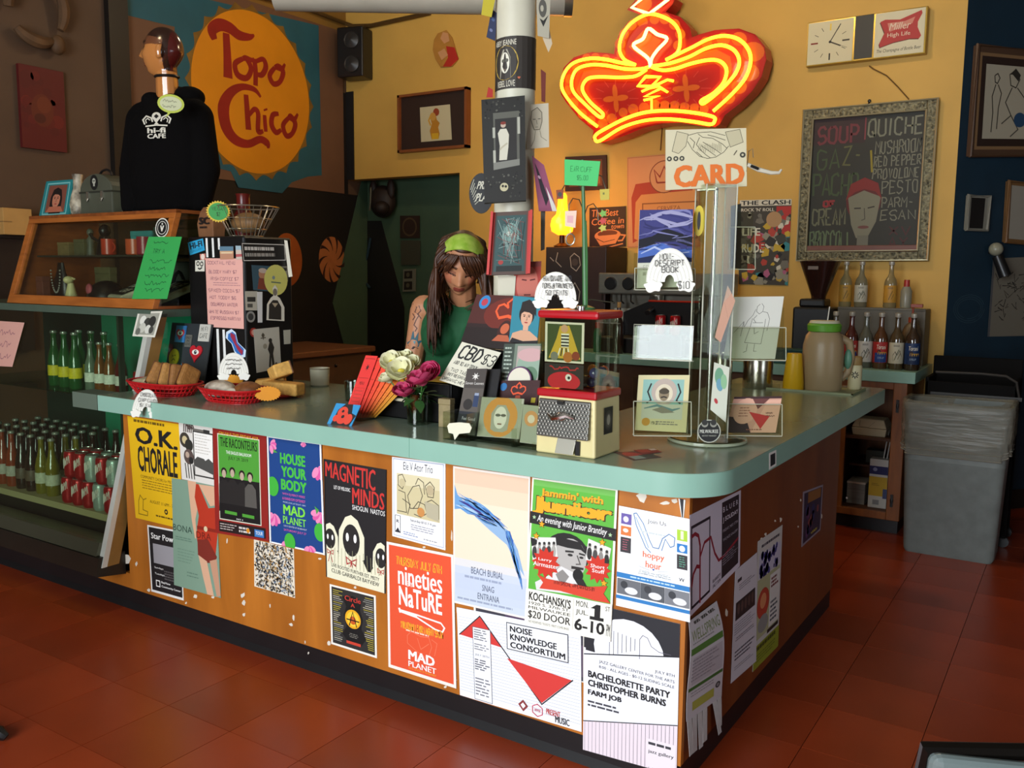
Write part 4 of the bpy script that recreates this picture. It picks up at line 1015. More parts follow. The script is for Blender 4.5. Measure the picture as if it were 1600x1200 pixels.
for i in range(7):
 if i==4:continue
 u0,u1=i/7+.01,(i+1)/7-.01
 a=wf_(u0,1)[0]-ft.location;b_=wf_(u1,1)[0]-ft.location;L=rnd.uniform(.075,.11);dx=rnd.uniform(.004,.03);dy=rnd.uniform(-.02,.02)
 MB().prism([a,b_,b_+Vector((dx,dy,-L)),a+Vector((dx*1.2,dy,-L))],(.0006,0,0)).build('tear_tab',mat('tab_paper','#c3c0bd',.7,noise=.06,scale=60),ft)
s=postx([(1255,768.5),(1286,757),(1282,828),(1252.5,855)],1,'#8d8490')
s.rect(.06,.04,.95,.96,'#33253c');s.rect(.25,.05,.9,.25,'#8a5a2a');rnd=random.Random(8)
for i in range(14):s.k=5;s.circ(rnd.uniform(.2,.85),rnd.uniform(.3,.85),rnd.uniform(.04,.09),rnd.choice(['#55305a','#7a3a3a','#2a2a5a']),n=7)
s.scrib((.45,.85,.9,.92),1,'#a8983c',.02)
s.build('poster','small purple poster with amber top far along the end panel','poster')
# ================================================================ THINGS ON AND AROUND THE COUNTER
R3=CAM_R.copy();R3.z=0;R3.normalize()
def perp_quad(px,D):return[atd(x,y,D)for x,y in px]
def lean(px,yt,yb):
 q=[hy(px[0][0],px[0][1],yt),hy(px[1][0],px[1][1],yt),None,hy(px[3][0],px[3][1],yb)]
 q[2]=q[1]+q[3]-q[0]
 return q
m_white=mat('white_card','#e8e6da',.6,noise=.02)
m_blk=mat('satin_black','#131212',.35,noise=.05)
m_chrome=mat('chrome','#d8d8d4',.18,metal=1)
m_acr=glassmat('clear_acrylic','#f2f5ee',.045)
m_wire=mat('bright_wire','#b8b4a4',.3,metal=.9)
m_ink=mat('marker_ink','#1c1b20',.6)
# ---------------------------------------------------------------- tall black box with stickers
BX0,BX1,BY0,BY1,BZ1=-2.605,-2.24,.45,.717,1.585
bx=thing('stickered_box','tall black box covered in stickers and white stripes beside showcase','box',(BX1,BY0,ZT))
O=Vector((BX1,BY0,ZT))
MB().b2(Vector((BX0,BY0,ZT))-O,Vector((BX1,BY1,BZ1))-O).build('body',m_blk,bx,bevel=.008)
def fs(px,lev=1):return[p-O for p in quad_y(px,BY0-.0008*lev)]
def rs(px,lev=1):return[p-O for p in quad_x(px,BX1+.0008*lev)]
for px in([(321,372),(324,372),(325.5,402),(322.5,402)],[(330.5,372),(333.5,372),(335,402),(332,402)],[(340,372),(343,372),(344,390),(341,390)],[(338,514),(341.5,514),(345,600),(341,600)],[(347.5,515),(351,515),(355,600),(351,600)]):
 Sheet(fs(px),'#e6e6e0').build('white_stripe',parent=bx)
s=Sheet(fs([(293,379),(317,372.5),(320,391),(297,399)]),'#2c9cc8');s.text('HI-FI',(.1,.12,.9,.6),K,.04);s.text('GALLERY',(.1,.68,.9,.85),'#1c5a7a');s.build('sticker',parent=bx)
s=Sheet(fs([(305,407),(319.5,406),(319.5,424),(305,424)]),'#d8d4c4');s.circ(.3,.3,.18,K);s.circ(.3,.3,.1,'#d8d4c4');s.circ(.7,.35,.18,K);s.circ(.7,.35,.1,'#d8d4c4');s.line([(.3,.7),(.5,.8),(.75,.65)],.1,K);s.build('sticker',parent=bx)
s=Sheet(fs([(312,397),(321,396),(321,406),(313,406)]),'#c87a6a');s.circ(.5,.5,.35,'#e8d4c4');s.build('sticker',parent=bx)
s=Sheet(rs([(376,378.5),(446,381),(448,408),(379,409)]),'#1a1918')
s.frame(.03,.06,.97,.94,.012,'#d8d4cc');s.rows((.07,.22,.93,.42),1,'#c8c4bc',.9,3);s.rows((.07,.55,.93,.75),1,'#98948c',.9,4)
for i in range(4):s.rect(.15+.2*i,.04,.22+.2*i,.08,'#d8d4cc');s.rect(.12+.2*i,.92,.19+.2*i,.96,'#d8d4cc')
s.build('sticker',parent=bx)
s=Sheet(rs([(393,414),(427,416),(428,456),(396,453)]),'#35505c');s.circ(.5,.35,.2,'#a8785a');s.poly([(.2,.95),(.3,.5),(.7,.5),(.85,.95)],'#7a3c2c');s.circ(.5,.2,.2,'#b8a898',ry=.1);s.build('sticker',parent=bx)
s=Sheet(rs([(430,416),(450,416),(450,440),(431,440)],1),'#7a7668');s.rect(.1,.1,.9,.3,K);s.build('sticker',parent=bx)
s=Sheet(rs([(412,419),(450,421),(450,456),(412,454)],2),nobase=True);s.circ(.5,.5,.48,'#c8c468');s.circ(.4,.4,.06,'#7a8a8a');s.line([(.3,.6),(.7,.62)],.04,'#5a6a5a');s.build('sun_sticker',parent=bx)
s=Sheet(rs([(383,455),(402,455),(402,485),(384,485)]),'#b4b0a0');s.rect(.15,.3,.85,.55,'#33322e');s.rect(.15,.65,.6,.85,'#55534c');s.build('sticker',parent=bx)
s=Sheet(rs([(402,456),(410,456),(410,504),(403,504)],2),'#d0d0cc');s.build('white_bar',parent=bx)
s=Sheet(rs([(413,444),(446,446),(446,503),(413,501)],3),nobase=True)
s.poly([(.1,.98),(.12,.55),(.3,.36),(.42,.3),(.38,.1),(.5,.0),(.62,.1),(.6,.3),(.74,.36),(.95,.6),(.95,.98)],'#d8d4c4');s.poly([(.2,.95),(.22,.55),(.4,.42),(.62,.42),(.8,.6),(.8,.95)],'#2e2b26');s.circ(.5,.2,.1,'#7a7264',ry=.1);s.poly([(.35,.5),(.65,.5),(.5,.62)],'#a89c84');s.build('figure_sticker',parent=bx)
s=Sheet(fs([(383,488),(383.4,488),(383.4,489),(383,489)]),'#777770')
s=Sheet(rs([(384,487),(399,487),(399,503),(385,503)],2),nobase=True);s.circ(.5,.5,.48,'#8a8a84');s.circ(.5,.5,.3,'#3a3a38');s.build('round_sticker',parent=bx)
s=Sheet(rs([(390,512),(402,512),(402,527),(391,527)],1),nobase=True);s.circ(.5,.5,.5,'#9c3028');s.circ(.5,.5,.3,'#c88a7a');s.build('round_sticker',parent=bx)
s=Sheet(rs([(396,514.7),(436,510.7),(439.5,574.7),(401,582.7)],3),'#b4b0a2')
s.circ(.35,.16,.06,'#4a4438');s.line([(.25,.22),(.45,.22)],.03,'#4a4438');s.line([(.35,.1),(.35,.26)],.03,'#4a4438');s.circ(.4,.42,.08,'#8a8474');s.poly([(.5,.5),(.58,.34),(.68,.34),(.76,.48),(.7,.62),(.74,.92),(.64,.92),(.62,.7),(.58,.94),(.5,.92),(.56,.62)],'#2a2722');s.circ(.62,.3,.07,'#2a2722');s.circ(.8,.88,.05,'#4a4438');s.build('drawing_sheet',parent=bx)
s=Sheet(rs([(443,516),(454,515),(454,537),(444,538)],2),'#aaa898');s.build('sticker',parent=bx)
s=Sheet(rs([(434,572),(453,571),(453,588),(434,588)],3),nobase=True);s.poly([(.05,.5),(.2,.2),(.5,.1),(.85,.15),(1,.5),(.8,.85),(.4,.95),(.1,.8)],'#c8c6b4');s.line([(.25,.4),(.75,.38)],.05,'#4a4a42');s.line([(.3,.62),(.7,.6)],.05,'#4a4a42');s.build('cloud_sticker',parent=bx)
s=Sheet(fs([(352,514),(385,514),(385,560),(352,560)],3),nobase=True)
bn=[(.05,.1),(.3,.0),(.5,.12),(.6,.45),(.98,.72),(.95,.95),(.7,1.0),(.45,.8),(.3,.5),(.02,.3)]
s.poly(bn,'#cfe0ee');s.poly([(.5+(u-.5)*.8,.5+(v-.5)*.82)for u,v in bn],'#2f6cb4');s.poly([(.25,.12),(.45,.2),(.55,.5),(.85,.75),(.8,.9),(.6,.72),(.4,.45),(.25,.25)],'#9c2c44');s.build('blue_sticker',parent=bx)
# notes taped to it
s=Sheet(quad_y([(320.8,403.5),(379,404),(381,514),(325,510.7)],BY0-.003),'#e2a99c')
s.k=3
for i,(t,v)in enumerate((('COCKTAIL MENU',.04),('BLOODY MARY $7',.17),('IRISH COFFEE $7',.27),('SPIKED COCOA $7',.44),('HOT TODDY $6',.54),('BOURBON WATER',.64),('WHITE RUSSIAN $7',.75),('ESPRESSO MARTINI',.84))):
 s.hand(t,(.06+.03*(i%3),v,.80+.04*(i%4),v+.045),'#8a5a68',.008,.04)
s.rows((.2,.345,.95,.41),2,'#a87a80',.3,5);s.rect(.35,-.0,.75,.0,'#e2a99c')
s.build('pink_note','pink handwritten drinks note taped to the black stickered box','note')
s=Sheet(quad_y([(343,385),(364.5,385),(365,405),(344,405.5)],BY0-.005),'#b8866a');s.rect(0,0,1,.4,'#5a7a8c');s.rect(0,.35,1,.55,'#c8a07a');s.rect(.1,.45,.9,.55,'#e0c8a0')
s.build('postcard','small landscape postcard at top of the pink note','postcard')
s=Sheet(quad_y([(368,384),(378,384),(379,405),(369,406)],BY0-.0055),'#c8b8a8');s.rect(0,0,1,.3,'#9ab0b8');s.rect(0,.6,1,.8,'#b05a5a')
s.build('postcard','narrow pale postcard beside landscape card on the pink note','postcard')
s=Sheet([hx(444,375,BX1+.004),hx(449,376,BX1+.02),hx(457,432,BX1+.025),hx(451,433,BX1+.004)],'#c9c3b0');s.build('loose_sheet','cream loose sheet hanging at right edge of the stickered box','paper')
# ---------------------------------------------------------------- on top of that box
wb_=thing('wire_basket','round bright wire basket on top of the stickered box','basket',(-2.36,.57,BZ1))
b=MB()
for zz,rr in((.0,.07),(.03,.085),(.075,.11),(.125,.14)):
 b.tube([Vector((rr*math.cos(2*PI*i/28),rr*math.sin(2*PI*i/28),zz+.004))for i in range(28)],.003 if zz==.125 else .0018,6,True)
b.build('wire_ring',m_wire,wb_,smooth=True)
b=MB()
for i in range(26):
 t=2*PI*i/26;b.tube([Vector((r*math.cos(t),r*math.sin(t),z))for r,z in((.02,.004),(.07,.004),(.085,.034),(.11,.079),(.14,.129))],.0014,5)
b.build('wire_rib',m_wire,wb_,smooth=True)
lf=props(MB().ell((0,0,0),(.085,.06,.045),10).build('bread_loaf',mat('loaf_crust','#7a5a34',.6,noise=.25,scale=25),smooth='all'),'brown round loaf lying in the wire basket','bread');lf.location=(-2.35,.57,BZ1+.062)
bg_=thing('paper_bag','small brown paper coffee bag with black print beside wire basket','bag',(-2.555,.54,BZ1))
MB().loft([[Vector((x*sx,y*sy,z))for x,y in((-1,-1),(1,-1),(1,1),(-1,1))]for z,sx,sy in((0,.05,.032),(.06,.054,.036),(.11,.048,.024),(.135,.046,.006))]).build('bag_body',mat('kraft_paper','#7a5030',.7,noise=.12,scale=20,bump=.3),bg_,bevel=.004)
s=Sheet([Vector((-.045,-.039,.10)),Vector((.045,-.039,.10)),Vector((.045,-.039,.02)),Vector((-.045,-.039,.02))],nobase=True);s.text('SC',(.1,.15,.9,.55),'#1c1410',.06);s.rows((.15,.65,.85,.8),1,'#1c1410',.7,3);s.build('print',parent=bg_)
def starburst(px,D_or_pts,c1,c2,name,label,n=26,txt=None,D=None):
 cx,cy,rx,ry=px
 c=atd(cx,cy,D);sx=rx*D/FPX;sy=ry*D/FPX
 nrm=(CAM_P-c).normalized();up=(Vector((0,0,1))-nrm*nrm.z).normalized();rt=up.cross(nrm)
 t=thing(name,label,'sign',c)
 def ring(k,am):return[rt*(sx*(k+am*(i%2))*math.cos(PI*i/n))+up*(sy*(k+am*(i%2))*math.sin(PI*i/n))for i in range(2*n)]
 MB().prism(ring(.88,.12),nrm*-.002).build('card_star',mat('burst_'+c1[1:],c1,.6,noise=.05),t)
 if c2:MB().prism([p+nrm*.0006 for p in ring(.78,0)],nrm*.0004).build('card_centre',mat('burst_'+c2[1:],c2,.6,noise=.04),t)
 if txt:
  q=[(-1,1),(1,1),(1,-1),(-1,-1)]
  s=Sheet([rt*sx*a*.62+up*sy*b_*.5+nrm*.0014 for a,b_ in q],nobase=True)
  for i,(w_,box)in enumerate(txt):s.hand(w_,box,'#22301c',.022,.05)
  s.build('writing',parent=t)
 return t
starburst((341,330.5,18.5,17),None,'#d8b83a','#3c9a4c','starburst_sign','green and yellow starburst price tag on the wire basket',txt=[('VEGAN',(.1,.1,.95,.4)),('$2',(.4,.55,.6,.9))],D=3.78)
# ---------------------------------------------------------------- notes on the glass cases
q=[hitp(x,y,(0,.285,1.285),(0,-1,.325))+Vector((0,-.006,0))for x,y in((234,370),(286,370),(263,467),(208,467))]
s=Sheet(q,'#35a04e')
s.scrib((.1,.05,.85,.13),1,'#16502c',.012,2);s.hand('TRY A',(.25,.2,.6,.27),'#16502c',.011,.05);s.scrib((.2,.34,.9,.92),5,'#16502c',.011,4)
s.build('green_note','tall green handwritten note taped over wooden showcase corner','note')
def ongl(px,off=.006):return[hitp(x,y,(0,gy(.5),.5),(0,-1,.2685))+Vector((0,-off,0))for x,y in px]
s=Sheet(ongl([(-22,500),(40,504),(21,573),(-34,570)]),'#dba596')
s.scrib((.3,.1,.95,.9),3,'#a06a72',.012,3)
s.build('pink_note','pink handwritten note taped on left of the drinks case glass','note')
s=Sheet(ongl([(219,487),(257,486),(245,527),(210,525)],.01),'#d9d6c6');s.rect(.08,.07,.92,.92,'#9a9a8c')
for u,v,r,c in((.3,.35,.13,'#d8d8cc'),(.5,.45,.14,'#3c3c36'),(.7,.4,.15,'#2c2c28'),(.35,.65,.14,'#c0c0b2'),(.6,.7,.12,'#d0d0c4'),(.75,.72,.1,'#44443e'),(.2,.8,.1,'#6a6a60')):s.circ(u,v,r,c)
s.build('photo_print','black and white group photo taped at top of drinks case trim','photo')
sk_=thing('round_sticker','oval black and white sticker on showcase glass corner','sticker',hitp(255,356,(0,.285,1.285),(0,-1,.325)))
q=[hitp(x,y,(0,.285,1.285),(0,-1,.325))+Vector((0,-.004,.0))-sk_.location for x,y in((245,341),(266,341),(264,371),(243,371))]
s=Sheet(q,nobase=True);s.circ(.5,.5,.5,'#dedccf');s.circ(.5,.5,.44,'#1a1a18');s.circ(.5,.5,.34,'#dedccf');s.circ(.5,.5,.31,'#1a1a18');s.text('V',(.36,.38,.64,.7),'#dedccf',.06);s.circ(.5,.3,.05,'#dedccf');s.build('sticker_face',parent=sk_)
# ---------------------------------------------------------------- merchandise inside the wooden showcase
def P_(x,y,Y):return hy(x,y,Y)
ZS1,ZS2=1.508,1.282
t=thing('figurine','dark hooded figurine on the upper showcase shelf','figurine',(-3.42,.58,ZS1))
MB().lathe([(.045,0),(.04,.04),(.028,.09),(.02,.1)],12).build('robe',m_blk,t,smooth=True);MB().ell((0,0,.125),(.026,.03,.032),8).build('hood',m_blk,t,smooth='all');MB().tube([(-.03,-.01,.07),(-.06,-.03,.09),(-.075,-.03,.11)],.008,6).build('arm',m_blk,t,smooth=True)
t=thing('figurine','small grey standing figurine left of hooded one in showcase','figurine',(-3.53,.57,ZS1))
MB().lathe([(.022,0),(.016,.05),(.02,.08),(.008,.1)],10).build('body',mat('fig_grey','#55594c',.5),t,smooth=True);MB().ell((0,0,.118),(.017,.017,.02),8).build('head',mat('fig_grey','#55594c'),t,smooth='all')
def smallbox(loc,d,c,label,name='gift_box',cat='box',rz=0):
 o=thing(name,label,cat,loc,rz)
 MB().b2((-d[0]/2,-d[1]/2,0),(d[0]/2,d[1]/2,d[2]*.8)).build('carton',mat('carton_'+c[1:],c,.5,noise=.15,scale=40),o,bevel=.002)
 MB().b2((-d[0]/2-.001,-d[1]/2-.001,d[2]*.8),(d[0]/2+.001,d[1]/2+.001,d[2])).build('lid',mat('cartonl_'+c[1:],c,.45,noise=.1,scale=20),o,bevel=.002)
 return o
smallbox((-3.73,.58,ZS1),(.10,.08,.07),'#7a6a44','tan lidded box at left of upper showcase shelf');smallbox((-3.62,.60,ZS1),(.09,.08,.085),'#5a5a40','olive lidded box left of figurines in showcase')
smallbox((-3.14,.62,ZS1),(.17,.06,.12),'#3c8a8a','turquoise box with script at back of upper showcase shelf');smallbox((-2.92,.56,ZS1),(.09,.05,.13),'#1f3c34','dark green box with pale lamp picture in showcase')
def mug(loc,c,label,r=.035,h=.08):
 o=thing('mug',label,'mug',loc)
 MB().lathe([(r*.85,0),(r,.006),(r,h),(r*.92,h),(r*.9,.012),(.001,.01)],18).build('cup',mat('mug_'+c[1:],c,.3,noise=.08),o,smooth=True)
 MB().tube([Vector((r+.022*math.sin(PI*i/8)-.004,0,h*.2+h*.6*i/8))for i in range(9)],.004,6).build('handle',mat('mug_'+c[1:],c),o,smooth=True)
 return o
mug((-3.30,.52,ZS1),'#b03a24','red orange mug on the upper showcase shelf');mug((-3.06,.50,ZS1),'#b5502e','orange painted mug right of red mug in showcase',.042,.075);mug((-2.97,.49,ZS1),'#8a2a34','dark red patterned mug beside orange mug in showcase',.036,.085)
# caps and shirts below
cp=thing('baseball_cap','black cap with pink patch lying in the showcase','cap',(-3.30,.50,ZS2),-.4)
dome=[]
for z,r in((0,.095),(.03,.094),(.06,.082),(.085,.06),(.1,.03),(.104,.004)):dome.append((r,z))
MB().lathe(dome,20).build('crown',m_blk,cp,smooth=True)
MB().prism([Vector((.085*math.sin(a),-.06-.085*math.cos(a),.012-.012*abs(math.sin(a))))for a in[(-1.5+.25*i)for i in range(13)]],(0,0,.004)).build('brim',m_blk,cp)
b=MB();b.ell((0,-.078,.06),(.04,.016,.03),8);b.build('patch',mat('cap_pink_patch','#a8505a',.6,noise=.2,scale=50),cp,smooth='all')
s=Sheet([Vector((-.04,-.172,.008)),Vector((.04,-.172,.008)),Vector((.04,-.172,.0)),Vector((-.04,-.172,.0))],'#1a1a18');s.text('CAFE',(.3,.1,.7,.9),'#d8d4c4',.02);s.build('brim_print',parent=cp)
for i,(x,rz,lab)in enumerate(((-3.07,-.35,'folded black and white shirt printed HI-FI in showcase'),(-2.80,-.30,'second folded HI-FI shirt, half behind the green note'))):
 t=thing('folded_shirt',lab,'shirt',(x,.50,ZS2),rz)
 MB().prism([Vector((-.12,-.10,.0)),Vector((.12,-.10,.0)),Vector((.12,.10,.08)),Vector((-.12,.10,.08))],(0,0,.035)).build('cloth',mat('shirt_cream','#b8b49a',.8,noise=.1),t,bevel=.008)
 s=Sheet([Vector((-.11,.07,.107)),Vector((.11,.07,.107)),Vector((.11,-.09,.043)),Vector((-.11,-.09,.043))],'#1a1a16');s.nrm=Vector((0,-.37,.93));s.text('HI-FI',(.1,.12,.92,.5),'#dedac4',.05);s.text('CAFE',(.25,.6,.85,.85),'#dedac4',.02);s.build('shirt_print',parent=t)
t=thing('tote_bag','grey tote bag leaning at back of the showcase','bag',(-2.95,.66,ZS2))
MB().b2((-.16,0,0),(.16,.05,.20)).build('bag_body',mat('bag_grey','#3a3c38',.6,noise=.15),t,bevel=.02);MB().tube([Vector((-.06+.12*i/8,-.006,.06+.09*math.sin(PI*i/8)))for i in range(9)],.008,6).build('handle',m_blk,t,smooth=True)
t=thing('figurine','small cream dog figurine in front of showcase cap','figurine',(-3.44,.40,ZS2))
MB().lathe([(.03,0),(.028,.03),(.018,.07),(.014,.09)],12).build('body',mat('fig_cream','#c9c490',.4),t,smooth=True);MB().ell((0,-.01,.105),(.02,.026,.019),8).build('head',mat('fig_cream','#c9c490'),t,smooth='all')
for e in(-1,1):MB().tube([(e*.012,0,.115),(e*.04,-.005,.11)],.005,6).build('ear',mat('fig_cream','#c9c490'),t,smooth=True)
t=thing('necklace_stand','black necklace bust with beads at showcase left','stand',(-3.62,.46,ZS2))
MB().lathe([(.05,0),(.055,.05),(.05,.1),(.03,.15),(.022,.19)],14,sx=1,sy=.5).build('bust',m_blk,t,smooth=True)
b=MB()
for i in range(22):
 a=PI*i/21;b.ell((.05*math.cos(a)*.8,-.03,.15-.11*math.sin(a)),(.005,.005,.005),4)
b.build('beads',mat('bead_grey','#8a8a80',.3),t,smooth='all')
smallbox((-3.72,.42,ZS2),(.06,.04,.12),'#6a3c30','narrow brown patterned box at showcase left end');smallbox((-3.49,.62,ZS2),(.13,.04,.17),'#5c5a3c','tall olive box at back of lower showcase')
# ---------------------------------------------------------------- on top of the showcase
ZW=1.705
q=[hy(72,276,.56),hy(114,272.5,.56),hy(106,330,.50),hy(60,332,.50)]
dz=ZW-min(q[2].z,q[3].z);q=[p+Vector((0,0,dz))for p in q]
q[2].z=q[3].z=ZW
fr=thing('framed_portrait','teal framed portrait of dark-haired figure leaning on showcase top','picture',cen(q))
q=[p-fr.location for p in q]
s=Sheet(q,'#1f7a7c',th=.012);s.frame(.1,.08,.9,.92,.03,'#7ab8b4');s.rect(.17,.13,.83,.87,'#7a4636');s.portrait(.5,.5,.17,'#b8765a','#1c1412');s.poly([(.2,.87),(.3,.72),(.7,.72),(.8,.87)],'#b0654a');s.build('framed_print',parent=fr)
t=thing('bottle_vase','white speckled bottle vase beside teal picture frame','vase',(-3.60,.56,ZW))
MB().lathe([(.03,0),(.042,.02),(.045,.06),(.036,.10),(.024,.14),(.022,.18),(.027,.212),(.02,.212)],18).build('vase_body',mat('vase_speckle','#c8bda2',.5,col2='#3c3024',scale=24,detail=2),t,smooth=True)
lb=thing('lunch_box','olive grey dome-top lunch box with oval emblem and two clasps','lunch box',(-3.42,.60,ZW))
prof=[(-.135,0),(.135,0),(.135,.12)]+[(.135*math.cos(math.radians(a)),.12+.085*math.sin(math.radians(a)))for a in range(15,180,15)]+[(-.135,.12)]
MB().prism([Vector((x,-.06,z))for x,z in prof],(0,.12,0)).build('box_body',mat('lunch_olive','#4a4c3e',.5,noise=.1),lb,bevel=.006)
MB().b2((-.137,-.063,.112),(.137,.063,.120)).build('seam_band',mat('lunch_dark','#2c2d24',.5),lb)
for e in(-.06,.06):MB().b2((e-.008,-.068,.085),(e+.008,-.06,.118)).tube([Vector((e-.007,-.068,.085)),Vector((e,-.07,.07)),Vector((e+.007,-.068,.085))],.0025,5).build('clasp',m_wire,lb)
MB().tube([Vector((.05*math.cos(PI*i/8),0,.20+.03*math.sin(PI*i/8)))for i in range(9)],.006,6).build('handle',m_blk,lb,smooth=True)
s=Sheet([Vector((-.04,-.0615,.20)),Vector((.025,-.0615,.20)),Vector((.025,-.0615,.125)),Vector((-.04,-.0615,.125))],nobase=True);s.circ(.5,.5,.5,'#161614',ry=.5);s.circ(.5,.42,.22,'#a8a898');s.circ(.42,.4,.06,'#161614');s.circ(.58,.4,.06,'#161614');s.rect(.4,.6,.6,.75,'#a8a898');s.build('emblem',parent=lb)
t=thing('pitcher','cream ceramic pitcher half hidden behind hoodie on showcase','pitcher',(-3.22,.62,ZW))
MB().lathe([(.045,0),(.06,.02),(.062,.08),(.05,.13),(.035,.17),(.033,.185)],18).build('jug_body',mat('cream_ceramic','#cfc49a',.35,noise=.04),t,smooth=True)
MB().tube([Vector((.05+.035*math.sin(PI*i/8),0,.05+.1*i/8))for i in range(9)],.007,6).build('handle',mat('cream_ceramic'),t,smooth=True)
t=thing('carton_stack','tan cardboard carton at far left edge by showcase','carton',hy(10,367,.75))
MB().b2((-.3,-.05,0),(.07,.12,.155)).build('carton_body',mat('tan_carton','#b98d4e',.7,noise=.06),t,bevel=.003);MB().b2((-.302,-.052,.072),(.072,.0,.078)).build('tape',mat('tape_tan','#8d6a3c',.5),t)
sh=thing('dark_shelf','dark cluttered shelf unit at far left behind showcase','shelf',hy(-10,367,.75)+Vector((0,0,-.7)))
MB().b2((-.35,-.05,0),(.10,.15,.02)).b2((-.35,-.05,.35),(.10,.15,.37)).b2((-.35,-.05,.68),(.15,.15,.70)).build('shelf_board',mat('shelf_dark','#241a14',.6),sh)
MB().b2((.09,-.05,0),(.12,.15,.70)).b2((-.37,-.05,0),(-.34,.15,.70)).b2((-.35,.13,0),(.1,.15,.7)).build('shelf_side',mat('shelf_dark','#241a14'),sh)
# ---------------------------------------------------------------- board of pins in front of the black box
q=lean([(269,504),(332,507),(320,580),(256,593)],.44,.40)
pbd=Sheet(q,'#2e3234',th=.006)
pb_o=pbd.build('pin_board','dark grey slanted board displaying novelty pins','display board',m=vmat('board_print',.5))
pn=pbd.nrm
def onb(u,v):return pbd.fn(u,v)[0]
def pin(u,v,w_,h_,fnc,label):
 cc=onb(u,v)+pn*.001
 e1=(onb(u+.01,v)-onb(u,v)).normalized();e2=(onb(u,v-.01)-onb(u,v)).normalized()
 s=Sheet([cc+e1*(w_*a)+e2*(h_*b_)+pn*.006 for a,b_ in((-.5,.5),(.5,.5),(.5,-.5),(-.5,-.5))],nobase=True)
 out,c=fnc(s)
 o=thing('novelty_pin',label,'pin',cc,0,'pins on the dark board')
 P=[s.fn(a,b_)[0]-cc for a,b_ in out]
 MB().prism([p-pn*.005 for p in P],pn*.005).build('pin_base',mat('pin_'+c[1:],c,.3,coat=.4),o)
 s2=Sheet([p-cc for p in[s.fn(0,0)[0],s.fn(1,0)[0],s.fn(1,1)[0],s.fn(0,1)[0]]],nobase=True);s2.v,s2.f,s2.c,s2.k=[],[],[],3
 for kind,a in s_art:getattr(s2,kind)(*a[0],**a[1])if False else None
 return o,s2
HE=[(.5+.5*math.sin(2*PI*i/24)**3,.47-.5*(13*math.cos(2*PI*i/24)-5*math.cos(4*PI*i/24)-2*math.cos(6*PI*i/24)-math.cos(8*PI*i/24))/16)for i in range(24)]
OV=[(.5+.5*math.cos(2*PI*i/24),.5+.5*math.sin(2*PI*i/24))for i in range(24)]
SQ=[(0,0),(0,1),(1,1),(1,0)]
s_art=[]
def eye(s):s.circ(.5,.45,.28,'#e8e4d8',ry=.14);s.circ(.5,.45,.11,'#16262c');s.circ(.53,.42,.03,'#ffffff');return s
o,s=pin(.28,.19,.068,.075,lambda s:(SQ,'#3d7cb4'),'blue square pin backing with red heart and eye, top left of board');s.heart(.5,.5,.42,'#c02c34');eye(s);s.build('pin_face',parent=o)
o,s=pin(.72,.50,.082,.085,lambda s:(HE,'#c02630'),'red heart-shaped eye pin at right of board');eye(s);s.build('pin_face',parent=o)
o,s=pin(.20,.60,.066,.078,lambda s:(OV,'#d8ac1c'),'yellow oval sad-face pin on board');s.circ(.4,.42,.05,'#4a3408');s.circ(.62,.38,.05,'#4a3408');s.line([(.32,.72),(.5,.58),(.7,.68)],.05,'#4a3408');s.build('pin_face',parent=o)
o,s=pin(.50,.80,.05,.052,lambda s:(SQ,'#1f7a9c'),'small teal square eye pin at bottom of board');eye(s);s.build('pin_face',parent=o)
o,s=pin(.50,.30,.042,.055,lambda s:(SQ,'#66665e'),'small grey lettered pin in middle of board');s.text('ONLY',(.1,.15,.9,.35),K);s.text('IN',(.3,.42,.7,.58),K);s.text('LOVE',(.1,.66,.9,.86),K);s.build('pin_face',parent=o)
o,s=pin(.86,.15,.07,.075,lambda s:(SQ,'#c4c2b6'),'white card backing at top right of pin board');s.hand('HI FI',(.2,.15,.8,.4),'#33332e',.03,.05);s.hand('CAFE',(.15,.55,.85,.8),'#33332e',.03,.05);s.build('pin_face',parent=o)
# ---------------------------------------------------------------- red food baskets and their bread
def food_basket(loc,L,Wd,h,label,rz=0):
 t=thing('food_basket',label,'basket',loc,rz,'red plastic food baskets')
 m=mat('basket_red','#b01418',.4,noise=.05)
 def ring(k,z):return[Vector((L/2*k*math.copysign(abs(math.cos(a))**.8,math.cos(a)),Wd/2*k*math.copysign(abs(math.sin(a))**.8,math.sin(a)),z))for a in[2*PI*i/40 for i in range(40)]]
 MB().loft([ring(.74,0),ring(.74,.004)]).build('floor_plate',m,t)
 MB().tube(ring(1.0,h),.0045,6,True).build('rim',m,t,smooth=True)
 b=MB()
 for k,z in((.76,.008),(.84,h*.36),(.92,h*.68)):b.tube(ring(k,z),.003,5,True)
 b.build('band',m,t,smooth=True)
 b=MB();r0,r1=ring(.75,.004),ring(.995,h)
 for i in range(40):b.tube([r0[i],r1[i]],.0032,5)
 b.build('rib',m,t,smooth=True)
 # lower and upper solid skirts
 a0,a1,a2,a3=ring(.745,.002),ring(.79,h*.22),ring(.93,h*.74),ring(1.0,h)
 b=MB();n=40
 b.v=a0+a1+a2+a3;b.f=[(i,(i+1)%n,n+(i+1)%n,n+i)for i in range(n)]+[(2*n+i,2*n+(i+1)%n,3*n+(i+1)%n,3*n+i)for i in range(n)]
 b.build('skirt',m,t,smooth=True)
 return t
B1=Vector((-2.435,.185,ZT));B2=Vector((-2.045,.215,ZT))
food_basket(B1,.37,.21,.052,'red plastic food basket of brown bread slices nearest glass case');food_basket(B2,.31,.20,.052,'red plastic food basket holding powdered pastry and bun')
